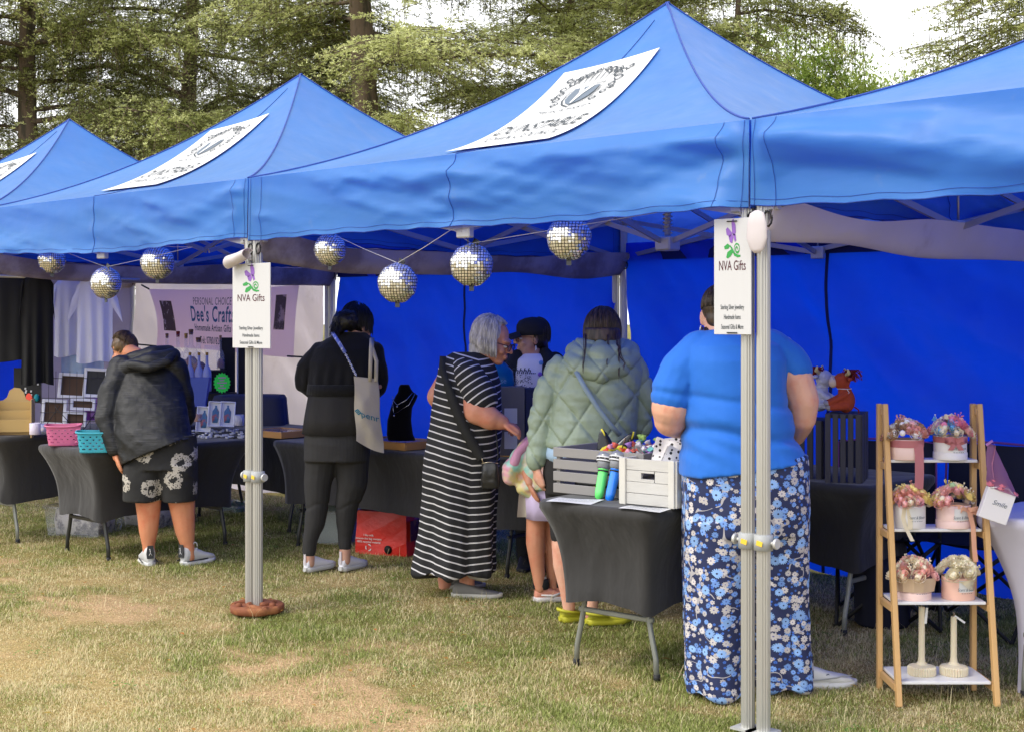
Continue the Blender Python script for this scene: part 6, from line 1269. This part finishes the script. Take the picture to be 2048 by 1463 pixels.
# ================================================================= jewellery table
m_tray=M('bamboo_tray_wood',(.50,.25,.075),.45,var=.12,vs=12,stretch=(.3,1,1)); m_vel=M('black_velvet',(.004,.004,.005),.95,sheen=.1,spec=.05); m_gl=M('tray_glass',(.35,.40,.48),.08,var=0,spec=.8); m_sil=M('silver_chain',(.75,.75,.76),.25,metal=1,var=0)
def tray(pc,L,dp,hh,rz,label,lid=False,lidh=.24):
    rt=empty('jewellery_tray',label,'display tray',pc,rz,group='bamboo jewellery trays on the black table')
    for (c,d) in (((0,-dp/2+.006,hh/2),(L,.012,hh)),((0,dp/2-.006,hh/2),(L,.012,hh)),((-L/2+.006,0,hh/2),(.012,dp-.026,hh)),((L/2-.006,0,hh/2),(.012,dp-.026,hh))): MB().box(c,d,bev=.002).build('tray_side',m_tray,rt)
    MB().box((0,0,.012),(L-.026,dp-.026,.01)).build('tray_lining',m_vel,rt); 
    rr=random.Random(int(L*1000)); 
    for k in range(20): x,y=rr.uniform(-.45,.45)*L,rr.uniform(-.42,.42)*dp; MB().box((x,y,.022),(.03,.02,.006),rz=rr.uniform(0,3)).build('jewellery_card',m_white,rt)
    MB().box((0,0,hh-.008),(L-.026,dp-.026,.003)).build('glass_pane',M('pane',(.6,.65,.7),.05,alpha=.25,var=0),rt)
    if lid:
        R=Matrix.Rotation(1.15,3,'X'); l=MB()
        for (x,z,w_,h_) in ((-L/2+.008,lidh/2,.016,lidh),(L/2-.008,lidh/2,.016,lidh),(0,lidh-.008,L,.016),(0,.008,L,.016)): l.box(R@Vector((x,z,0))+Vector((0,dp/2,hh)),(w_,h_,.02),R=R)
        l.build('lid_frame',m_tray,rt); MB().box(R@Vector((0,lidh/2,0))+Vector((0,dp/2,hh)),(L-.03,lidh-.03,.004),R=R).build('lid_glass',m_gl,rt)
zt=.722
tray(G(562,871,zt),.36,.30,.045,.06,'bamboo jewellery tray at the left end of the black table')
tray(G(792,893,zt),.46,.30,.05,.05,'bamboo jewellery tray below the necklace bust')
tray(G(905,903,zt)+V3(.12,.05,0),.36,.30,.05,.05,'bamboo tray with raised glass lid behind the silver-haired shopper',lid=True)
tray(G(1025,908,zt)+V3(.1,.02,0),.34,.28,.045,.03,'bamboo tray between the silver-haired shopper and the puffer jacket')
b0=D(803,880,8.72); bust=empty('necklace_bust','black velvet necklace bust on the jewellery table','display bust',b0,A)
k_=8.72/F
pts=[(880,776,832,.045),(868,773,826,.05),(840,774,822,.055),(815,781,824,.052),(800,786,832,.045),(790,791,836,.035),(783,796,826,.03),(775,797,821,.03),(768,800,819,.025)]
R=[]
for (y,xl,xr,hd) in pts: R.append(((880-y)*k_,(xl-803)*k_,(xr-803)*k_,0+.02*math.sin((880-y)*.03),hd))
m=MB(); m.loft(R,e=2.1); blob('bust_form',m,m_vel,bust,vox=.006,it=5)
m=MB()
for (x0,x1,yb,xb) in ((787,826,808,796),(786,832,826,790)): m.tube([((x0-803)*k_,-.055,(880-790)*k_),((x0+2-803)*k_,-.062,(880-yb+8)*k_),((xb-803)*k_,-.066,(880-yb)*k_),((x1-12-803)*k_,-.062,(880-(yb+788)/2)*k_),((x1-803)*k_,-.045,(880-784)*k_)],.0016,5); m.ell(((xb-803)*k_,-.069,(880-yb-3)*k_),.006,seg=8,n=6)
m.build('necklace',m_sil,bust)
# grey display board, navy board, teal balloon
rt=empty('display_board','grey display stand with white papers in front of the seller','display stand',D(1030,905,8.15),A+.1)
MB().box((-.02,.0,.19),(.145,.10,.40),bev=.004).build('board_panel',M('grey_felt_board',(.17,.16,.155),.8),rt)
MB().box((.105,.0,.185),(.10,.10,.39),bev=.004).build('side_panel',M('navy_board',(.012,.02,.075),.6),rt)
MB().box((.10,-.053,.30),(.006,.004,.05)).build('zip_pull',m_white,rt)
MB().box((-.03,-.052,.22),(.075,.002,.09)).build('paper',m_white,rt); MB().box((-.03,-.052,.08),(.075,.002,.10)).build('paper',m_white,rt)
bl=empty('teal_balloon','teal printed balloon floating behind the silver-haired shopper','balloon',D(990,775,8.25),A)
m=MB(); m.lathe([(.002,-.165),(.012,-.155),(.045,-.12),(.09,-.05),(.115,.03),(.105,.10),(.06,.15),(.001,.165)],(0,0,0),28); m.build('latex_skin',M('teal_latex',(.004,.19,.36),.35,var=.03,spec=.6,trans=(.0,.3,.5),tw=.3),bl)
p=MB(); text(p,'penrose',lambda x,y:(x,-.118+.02*(abs(x)/.06)**2*1.0,y+.045),.042,bold=-.004); p.build('print',M('pale_teal_print',(.25,.55,.60),.6,var=0),bl)
# ================================================================= under the tables
m_rbag=M('red_woven_bag',(.62,.022,.012),.4,var=.12,vs=12,bump=.4,bs=30,bd=.01,spec=.5); m_rbd=M('dark_bag_print',(.10,.015,.02),.5,col2=(.25,.10,.02),c2=(.5,.55),c2s=12)
rb=G(776,1104); rt=empty('shopping_bag','red reusable shopping bag with recycling print under the jewellery table','bag',rb,.35)
m=MB(); m.rings([[(x*(1-.04*s),y*(1-.1*s)+.01*sn(x*9,s*5,y),z) for (x,y) in ((-.19,-.10),(0,-.105),(.19,-.10),(.20,0),(.19,.10),(0,.105),(-.19,.10),(-.2,0))] for s,z in ((0,0),(.3,.09),(.6,.18),(1,.28))],smooth=False); m.build('bag_body',m_rbag,rt)
p=MB(); f=lambda x,y:(x,-.110,y)
for k,s in enumerate(('I like milk','because this bag contains','100% recycled material')): text(p,s,lambda x,y,k=k:f(x-.085,.125-.022*k+y),.019,bold=.01)
for k in range(3):
    a0=k*2.094+.5; ribbon2(p,[(-.085+.020*math.cos(a0+i*.25),.045+.020*math.sin(a0+i*.25)) for i in range(6)],.008,f)
p.build('print',m_white,rt)
m=MB(); m.lathe([(.028,0),(.001,.001)],(.06,-.1115,.04),20,R=Matrix.Rotation(PI/2,3,'X')); m.build('round_badge',m_blk,rt)
p=MB(); p.box((.205,0,.16),(.004,.15,.13)); p.build('side_panel',m_rbd,rt)
m_pc=M('clear_plastic',(.60,.63,.66),.2,alpha=.28,var=.05,spec=.7); m_cl=M('crumpled_fabric',(.75,.70,.70),.8,var=.3,vs=6,bump=.6,bs=14,bd=.03,col2=(.18,.16,.2),c2=(.5,.6),c2s=6)
def tub(c,L,dp,hh,rz,label,fill=m_cl):
    rt=empty('storage_tub',label,'storage box',c,rz,group='clear plastic storage tubs under the tables')
    m=MB()
    for (w0,w1,fl) in ((1,1.1,0),): m.rings([[(sx*L/2*k,sy*dp/2*k,z) for sx,sy in ((-1,-1),(1,-1),(1,1),(-1,1))] for k,z in ((.9,0),(1,hh),(1.05,hh),(1.05,hh-.02))],smooth=False,cap=False)
    m.build('tub_wall',m_pc,rt)
    m=MB(); m.rings([[((L/2-.02)*k*math.copysign(abs(math.cos(a))**.4,math.cos(a)),(dp/2-.02)*k*math.copysign(abs(math.sin(a))**.4,math.sin(a)),z+.02*sn(a*2,z*9,L*7)) for a in [2*PI*j/20 for j in range(20)]] for k,z in ((.88,.01),(.95,hh*.5),(.9,hh*.85),(.5,hh*1.05),(.05,hh*1.1))]); m.build('folded_cloth',fill,rt)
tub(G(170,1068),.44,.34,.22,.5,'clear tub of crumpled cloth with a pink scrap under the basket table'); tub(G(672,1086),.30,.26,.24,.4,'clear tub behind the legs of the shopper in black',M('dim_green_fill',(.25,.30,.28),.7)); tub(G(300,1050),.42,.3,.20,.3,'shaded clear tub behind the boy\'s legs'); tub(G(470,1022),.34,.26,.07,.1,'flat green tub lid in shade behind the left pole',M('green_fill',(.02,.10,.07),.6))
# ================================================================= far-left stall goods
m_kraft=M('kraft_board',(.52,.36,.15),.7,var=.05); 
kr=empty('card_rack','kraft board card rack with an arched back at the far left','card rack',D(34,872,9.55),A+.15)
kk=9.55/F; m=MB()
arc=[(-.13,0),(.115,0),(.115,.22),(.095,.24)]+[(.095-.03*i/4,.24+.0*i) for i in range(0)]+[(.06,.255),(.045,.30),(.02,.33),(-.02,.335),(-.05,.315),(-.065,.27),(-.09,.25),(-.13,.245)]
m.prism(arc,lambda x,y,w:(x,w,y),.008); m.build('rack_back',m_kraft,kr)
for x in (-.128,.115): MB().box((x,-.06,.13),(.006,.13,.26)).build('rack_side',m_kraft,kr)
for k in range(3): MB().box((-.006,-.02-.035*k,.20-.06*k),(.235,.005,.085),R=Matrix.Rotation(.2,3,'X')).build('rack_pocket',m_kraft,kr)
rd=MB(); rd.lathe([(.05,-.002),(.05,.002)],(0,0,0),20,R=Matrix.Rotation(PI/2,3,'X')); o=rd.build('red_disc',M('red_card',(.7,.05,.02),.5,var=0)); o.location=D(58,800,9.7); props(o,'round red card peeping out behind the kraft rack','card')
def basket(px,py,d,L,dp,hh,rz,c,label):
    m_=M('basket_plastic',c,.35,var=.04,spec=.5,trans=c,tw=.3); rt=empty('plastic_basket',label,'basket',D(px,py,d),rz,group='pierced plastic baskets')
    def rr(a,k): 
        e=5; c_,s_=math.cos(a),math.sin(a); q=(abs(c_)**e+abs(s_)**e)**(-1/e); return (L/2*k*q*c_,dp/2*k*q*s_)
    N=72; rows=13; m=MB(); n0=0
    Z=[hh*i/rows for i in range(rows+1)]
    for i,z in enumerate(Z): m.v+=[Vector((*rr(2*PI*j/N,.82+.16*i/rows),z)) for j in range(N)]
    for i in range(rows):
        for j in range(N):
            hole=(i%2==0 and 1<i<rows-1 and (j+(i//2)*2)%4<2)
            if not hole: a=i*N+j; b=i*N+(j+1)%N; m.addf((a,b,b+N,a+N),True)
    m.addf(list(range(N))[::-1]); m.build('basket_wall',m_,rt)
    m=MB(); m.tube([Vector((*rr(2*PI*j/48,1.02),hh+.004*math.cos(2*j*PI/24))) for j in range(49)],.006,6); m.build('rim',m_,rt)
basket(127,888,9.0,.22,.22,.125,A+.25,(.72,.20,.36),'pink pierced plastic basket on the black table')
basket(190,902,8.72,.22,.22,.125,A+.25,(.07,.50,.62),'light blue pierced plastic basket beside the boy\'s sleeve')
m_fw=M('white_frame_wood',(.72,.72,.78),.5,var=.05); m_fb=M('brown_frame_back',(.09,.05,.03),.7); m_fk=M('black_frame_back',(.012,.012,.018),.5)
def frame(pts,d,th,mat,label,print_=None,tilt=.12):
    (x0,y0),(x1,y1)=pts; w_=(x1-x0)*d/F; h_=(y1-y0)*d/F; rt=empty('picture_frame',label,'picture frame',D((x0+x1)/2,(y0+y1)/2,d),A+.2,group='box frames on the craft stall'); rt.rotation_euler=(-tilt,.06,A+.15)
    for c,dd in (((-w_/2+th/2,0,0),(th,.03,h_)),((w_/2-th/2,0,0),(th,.03,h_)),((0,0,h_/2-th/2),(w_-2*th,.03,th)),((0,0,-h_/2+th/2),(w_-2*th,.03,th))): MB().box(c,dd,bev=.002).build('frame_side',m_fw,rt)
    MB().box((0,.005,0),(w_-2*th,.01,h_-2*th)).build('backing',mat,rt)
    if print_: m=MB(); m.lathe([(w_*.17,0),(w_*.22,h_*.2),(w_*.22,h_*.45),(w_*.06,h_*.6),(w_*.06,h_*.68)],(0,-.003,-h_*.33),12,sy=.04); m.build('bottle_picture',print_,rt)
frame([(118,746),(172,796)],10.2,.022,m_fb,'white box frame with brown back at the top of the wire rack'); frame([(168,736),(215,794)],10.1,.022,m_fk,'white box frame with black back beside the boy\'s head'); frame([(84,798),(132,850)],10.0,.022,m_fb,'white box frame lowest left on the wire rack'); frame([(142,796),(190,820)],10.05,.02,m_fb,'small wide white box frame in the middle of the wire rack'); frame([(130,822),(172,852)],10.0,.02,m_fb,'white box frame low on the wire rack above the pink basket')
m=MB(); 
for x in range(84,222,14): m.tube([D(x,742,9.96),D(x-2,868,9.92)],.0018,4)
for y in (756,795,806,824,842,862): m.tube([D(80,y,9.96),D(222,y,9.96)],.002,4)
for (a,b) in (((160,868),(110,812)),((160,868),(216,790)),((84,860),(120,810))): m.tube([D(*a,9.9),D(*b,9.9)],.0025,4)
props(m.build('wire_rack',m_blk),'black wire display rack holding the white box frames','display rack')
m_bcl=M('blue_bottle_print',(.06,.16,.30),.5,col2=(.35,.10,.12),c2=(.5,.6),c2s=20)
for k,(x,y,tl,lab) in enumerate(((408,838,.35,'tilted white box frame with a pale blue bottle picture'),(431,828,.12,'white box frame with a dark blue bottle picture, middle of three'),(455,828,.12,'white box frame with a blue and red bottle picture, right of three'))):
    frame([(x-15,y-26),(x+15,y+26)],9.9,.008,m_white,lab,print_=m_bcl,tilt=.3)
# trinkets
m=MB(); rr=random.Random(5)
rt=empty('trinket_board','rows of little white trinkets on black velvet behind the boy','jewellery display',(0,0,0))
for k in range(70): x=rr.uniform(385,485); y=rr.uniform(858,874); p=G(x,y,.73); MB().box(p,(.022,.016,.008+.01*rr.random()),rz=rr.uniform(0,3)).build('white_trinket',m_white,rt)
if 1: c=G(435,866,.724); MB().box(c,(.75,.30,.006),rz=.05).build('velvet_mat',m_vel,rt)
# bottles
m_btg=NT('clear_bottle_glass'); m_btg.b.inputs['Alpha'].default_value=.16; m_btg.b.inputs['Roughness'].default_value=.05; m_btg.b.inputs['Base Color'].default_value=(.75,.75,.80,1); m_btg.b.inputs['Specular IOR Level'].default_value=1; m_btg=m_btg.m
m_cork=M('cork',(.20,.10,.05),.8); m_gold=M('gold_foil',(.45,.26,.05),.4,metal=.4); m_bw=M('lilac_white_bottle',(.42,.45,.68),.4,var=.05)
def bottle(px,pyb,pyt,wpx,d,mat,top,label,neck=.55,fill=None):
    k=d/F; h_=(pyb-pyt)*k; r=wpx/2*k; rt=empty('glass_bottle',label,'bottle',D(px,pyb,d),A,group='decorated bottles on the craft stall')
    m=MB(); m.lathe([(r*.9,0),(r,.01),(r,h_*neck*.75),(r*.8,h_*neck*.92),(r*.32,h_*neck*1.12),(r*.28,h_*.9),(r*.36,h_*.92),(r*.3,h_*.94)],(0,0,0),18); m.build('bottle_glass',mat,rt)
    MB().lathe([(r*.26,h_*.88),(r*.33,h_),(r*.30,h_*1.02)],(0,0,0),10).build('stopper',top,rt)
    if fill: MB().lathe([(r*.8,.01),(r*.85,h_*.2),(r*.4,h_*.32)],(0,0,0),14,fn=lambda a,z:1+.15*math.sin(3*a)).build('dried_flowers',fill,rt)
m_dry=M('dried_petals',(.35,.16,.12),.8,var=.4,vs=60)
m_shelfk=M('black_display_block',(.012,.012,.014),.7)
for (x,b,t_,w_,tp,lab) in ((334,735,668,20,m_cork,'clear bottle with pinkish dried petals, leftmost behind the boy'),(356,745,664,24,m_maroon,'clear bottle with a red-sealed cork'),(372,742,668,22,m_gold,'clear bottle with a pale wood stopper'),(382,738,660,30,m_cork,'tall waisted clear decanter with a round stopper'),(397,745,676,34,m_cork,'squat square clear decanter among the corked bottles'),(441,738,672,16,m_cork,'slim clear bottle beside the black panel')):
    bottle(x,b,t_,w_,11.2,m_btg,tp,lab,fill=m_dry)
for x,lab in ((380,'white gold-topped bottle, left of the row of three'),(398,'white gold-topped bottle, middle of the row of three'),(414,'white gold-topped bottle with a floral patch, right of the row of three')): bottle(x,782,706,18,11.0,m_bw,m_gold,lab,neck=.62)
m=MB(); m.lathe([(.05,0),(.06,.15),(.06,.19)],(0,0,0),18); o=m.build('glass_vase',m_btg); o.location=D(424,738,11.15); props(o,'open clear glass vase beside the corked bottles','vase')
m=MB(); m.box((0,0,0),(.50,.25,.18)); o=m.build('black_plinth',m_shelfk); o.location=D(392,762,11.35); o.rotation_euler=(0,0,A); props(o,'black plinth carrying the clear bottles','plinth')
m=MB(); m.box((0,0,0),(.62,.25,.30)); o=m.build('black_plinth',m_shelfk); o.location=D(390,822,11.15); o.rotation_euler=(0,0,A); props(o,'low black plinth carrying the three white bottles','plinth')
bp=empty('display_screen','pair of tall black display panels behind the left pole sign','display stand',D(487,785,11.4),A)
MB().box((-.13,0,.22),(.12,.03,.46)).build('panel',m_shelfk,bp); MB().box((.05,.0,.22),(.19,.03,.46)).build('panel',m_shelfk,bp); MB().box((-.045,-.02,.2),(.012,.004,.42)).build('white_edge',m_white,bp)
m=MB(); pts=[]; 
for i in range(36): a=2*PI*i/36; r=.062*(1.12 if i%2 else .94); pts.append((r*math.cos(a),r*1.18*math.sin(a)))
m.prism(pts,lambda x,y,w:(x,w,y),.004); st=empty('star_sign','fluorescent green starburst price sign','sign',D(444,765,10.9),A); m.build('star_card',M('fluorescent_green',(.02,.85,.08),.5,var=0),st)
p=MB(); 
for k in range(5): w_=(.030,.018,.038,.014,.030)[k]; poly2(p,[(-w_,.035-.02*k),(w_,.035-.02*k),(w_,.045-.02*k),(-w_,.045-.02*k)],lambda x,y:(x,-.002,y))
p.build('print',M('pink_print',(.45,.30,.42),.5,var=0),st)
# blue jug bag
m=MB(); m.rings([[(x*k,y*k,z) for (x,y) in ((-.09,-.04),(.09,-.04),(.09,.04),(-.09,.04))] for k,z in ((.62,0),(.8,.1),(1,.21),(1.0,.212))],smooth=False); o=m.build('blue_box',M('periwinkle_card',(.08,.12,.42),.6)); o.location=D(396,812,10.2); o.rotation_euler=(0,0,A); props(o,'periwinkle blue tapered box in a wire stand before the white bottles','box')
# draped box
m=MB(); m.loft([(-.42,-.32,.36,0,.22),(-.2,-.29,.32,0,.20),(.0,-.28,.285,0,.19),(.19,-.27,.27,0,.18),(.215,-.255,.255,0,.17),(.22,-.2,.2,0,.12)],seg=80,e=6,fn=lambda a,z:1+.02*math.sin(a*11)*max(0,(.2-z))*3); o=m.build('draped_cloth',M('charcoal_drape',(.045,.045,.065),.85,var=.15,vs=5,bump=.3,bs=8,bd=.02)); o.location=D(500,845,10.8); o.rotation_euler=(0,0,A); props(o,'charcoal cloth draped over a box behind the left pole','draped box')
# craft banner
bn=empty('craft_banner','lilac-white craft stall banner tied to the white tent wall','banner',(0,0,0)); YBn=2.86
q=[onY(297,578,YBn),onY(600,570,YBn),onY(585,716,YBn),onY(313,692,YBn)]
def bf(u,v,off=0):
    a=q[0].lerp(q[1],u); b=q[3].lerp(q[2],u); p=b.lerp(a,v); return p+V3(.05*math.sin(v*PI)*(1 if u<.5 else -.6)*(abs(u-.5)*2)**3,.015*math.sin(u*7+v*3)-off,-.03*math.sin(u*PI)*(v-.3))
MB().grid(bf,30,12).build('banner_sheet',M('lilac_banner_vinyl',(.55,.43,.52),.55,var=.05,trans=(.92,.72,.86),tw=.62),bn)
p=MB(); m_bi=M('banner_ink',(.03,.05,.10),.6,var=0); m_bt=M('banner_teal_ink',(.02,.10,.20),.6,var=0); BW=(q[1]-q[0]).length; BH=(q[0]-q[3]).length
for (s,v,sz,mi,bd) in (('PERSONAL CHOICE',.80,.098,0,.0),("Dee's Crafts",.58,.20,1,.02),('Homemade Artisan Gifts',.36,.088,0,.02),('Tel: 07801826215',.15,.092,0,.02)): p=MB(); text(p,s,lambda x,y,v=v:bf(.455+x/BW,v+y/BH,.006),sz,bold=bd,space=1.12,sx=.62); p.build('text_line',(m_bi,m_bt)[mi],bn)
m=MB(); m.grid(lambda u,v:bf(.06+.10*u,.28+.52*v,.005),3,3); m.build('photo_print',M('sepia_photo',(.10,.06,.04),.5,col2=(.5,.4,.35),c2=(.55,.62),c2s=8),bn); m=MB(); m.grid(lambda u,v:bf(.86+.07*u,.38+.50*v,.005),3,3); m.build('photo_print',M('sepia_photo',(.10,.06,.04),.5,col2=(.45,.3,.25),c2=(.5,.6),c2s=8),bn)
for (a,b) in (((575,712),(648,716)),((283,570),(298,578)),((270,688),(312,692))): MB().tube([onY(*a,YBn-.02),onY(*b,YBn-.02)],.008,6).build('bungee_cord',m_blk,bn)
# hanging garments
def tshirt(px,pyt,pyb,wpx,d,rz,mat,label,sleeve=.26,seed=0):
    k=d/F; Wd=wpx*k; Hh=(pyb-pyt)*k; rt=D(px,pyt,d); m=MB()
    def halfw(s): # s 0 top..1 bottom
        return Wd/2*(.40+.60*min(1,(s/.10))**.6 if s<.10 else 1.0-.05*math.sin(s*PI))
    for sg in(-1,1):
        m.grid(lambda u,v:((u*2-1)*halfw(v),sg*(.03*math.cos((u-.5)*PI)+.004)+.022*sn(u*6+seed,v*1.2,seed)*v+.018*math.sin(u*19+seed)*v,-Hh*v-.01*math.sin(u*7)*(v==1)),40,22)
        for s2 in(-1,1): m.grid(lambda u,v:(s2*(Wd/2*(.72+.25*v)+ (Wd*sleeve)*u),sg*(.025*(1-u*.3))*math.sin(PI*(.08+.84*v)),-Hh*(.02+.06*u)-v*.20*(1-.15*u)-.10*u+.0),6,8)
    o=m.build('hanging_tshirt',mat); o.location=rt; o.rotation_euler=(0,0,rz); props(o,label,'T-shirt',group='T-shirts hung from the gazebo frame'); return o
m_tw=M('white_jersey',(.78,.78,.86),.8,var=.05,trans=(.85,.86,.95),tw=.3,bump=.1,bs=20); m_tk=M('black_jersey',(.013,.013,.013),.85,var=.2,trans=(.01,.01,.012),tw=.2)
tshirt(140,556,712,66,10.25,A,m_tw,'white T-shirt hanging at the left of the white pair',seed=1); tshirt(190,556,724,72,10.05,A+.1,m_tw,'white T-shirt hanging at the right of the white pair',seed=3)
tshirt(25,548,722,110,10.3,A-.1,m_tk,'black T-shirt hanging at the far left edge',seed=5); tshirt(74,548,768,66,9.95,A+.1,m_tk,'longest black T-shirt hanging beside the white ones',sleeve=.05,seed=7)
m=MB(); m.tube([D(-10,552,10.1),D(280,560,10.1)],.012,8); props(m.build('hanging_rail',m_alud),'thin rail carrying the black and white T-shirts','rail')
jb=empty('jewellery_board','black earring board behind the kraft card rack','display board',D(55,770,10.4),A)
MB().box((0,0,0),(.20,.015,.26)).build('board_panel',m_blk,jb); rr=random.Random(2)
for k in range(28): MB().box((rr.uniform(-.09,.09),-.010,rr.uniform(-.11,.11)),(.012,.004,.014)).build('earring',m_white,jb); MB().ell((.075,-.02,-.09),(.02,.01,.028)).build('teal_tag',M('teal_tag',(.03,.45,.52),.5),jb)
# clear sleeve bags behind the frames
m=MB(); m.grid(lambda u,v:((u-.5)*.32,.02*math.sin(u*9),v*.30),12,6); o=m.build('plastic_sleeve',M('pale_blue_film',(.30,.50,.75),.2,alpha=.7,var=.3,vs=12,spec=.8)); o.location=D(165,765,10.5); o.rotation_euler=(0,0,A); props(o,'pale blue clear plastic sleeve behind the white frames','plastic sleeve')
for k,(x,y,c,lab) in enumerate(((180,823,(.22,.04,.30),'small purple gift bag behind the wire rack'),(192,815,(.55,.25,.55),'pale pink gift bag with red ribbon behind the wire rack'))):
    m=MB(); m.rings([[(sx*.04,sy*.025,z) for sx,sy in ((-1,-1),(1,-1),(1,1),(-1,1))] for z in (-.06,.07)],smooth=False); o=m.build('gift_bag',M('gift_bag_paper',c,.5)); o.location=D(x,y,10.3); o.rotation_euler=(0,0,A+.3); props(o,lab,'gift bag')

# extra stock on the craft stall
rr=random.Random(21)
for k,(px,py,d,c,kd) in enumerate(((222,845,9.6,(.5,.48,.55),'mug'),(236,838,9.9,(.45,.2,.4),'mug'),(205,850,9.5,(.12,.3,.45),'tin'),(70,868,9.3,(.55,.5,.6),'mug'),(86,862,9.5,(.3,.3,.5),'tin'),(394,842,9.7,(.5,.3,.2),'tin'),(478,850,9.9,(.5,.5,.56),'mug'))):
    m=MB(); m.lathe([(.034,0),(.036,.004),(.036,.075 if kd=='mug' else .05),(.032,.077 if kd=='mug' else .052),(.03,.03),(.001,.028)],(0,0,0),20)
    if kd=='mug': m.tube([(.034+.022*math.sin(a),0,.04+.024*math.cos(a)) for a in [i*PI/6 for i in range(7)]],.004,6)
    o=m.build('craft_'+kd,M('glazed_'+kd,c,.3,var=.15,vs=40,col2=(.6,.55,.6),c2=(.55,.6),c2s=25)); o.location=D(px,py,d); o.rotation_euler=(0,0,k); props(o,('pale mug behind the wire rack beside the boy','pink mug at the right end of the wire rack','small blue tin beside the light blue basket','pale mug between the card rack and the pink basket','small slate tin behind the pink basket','small brown tin beside the bottle pictures','pale mug right of the bottle pictures')[k],kd)
for k,(x,y) in enumerate(((1330,1224),)):
    pass
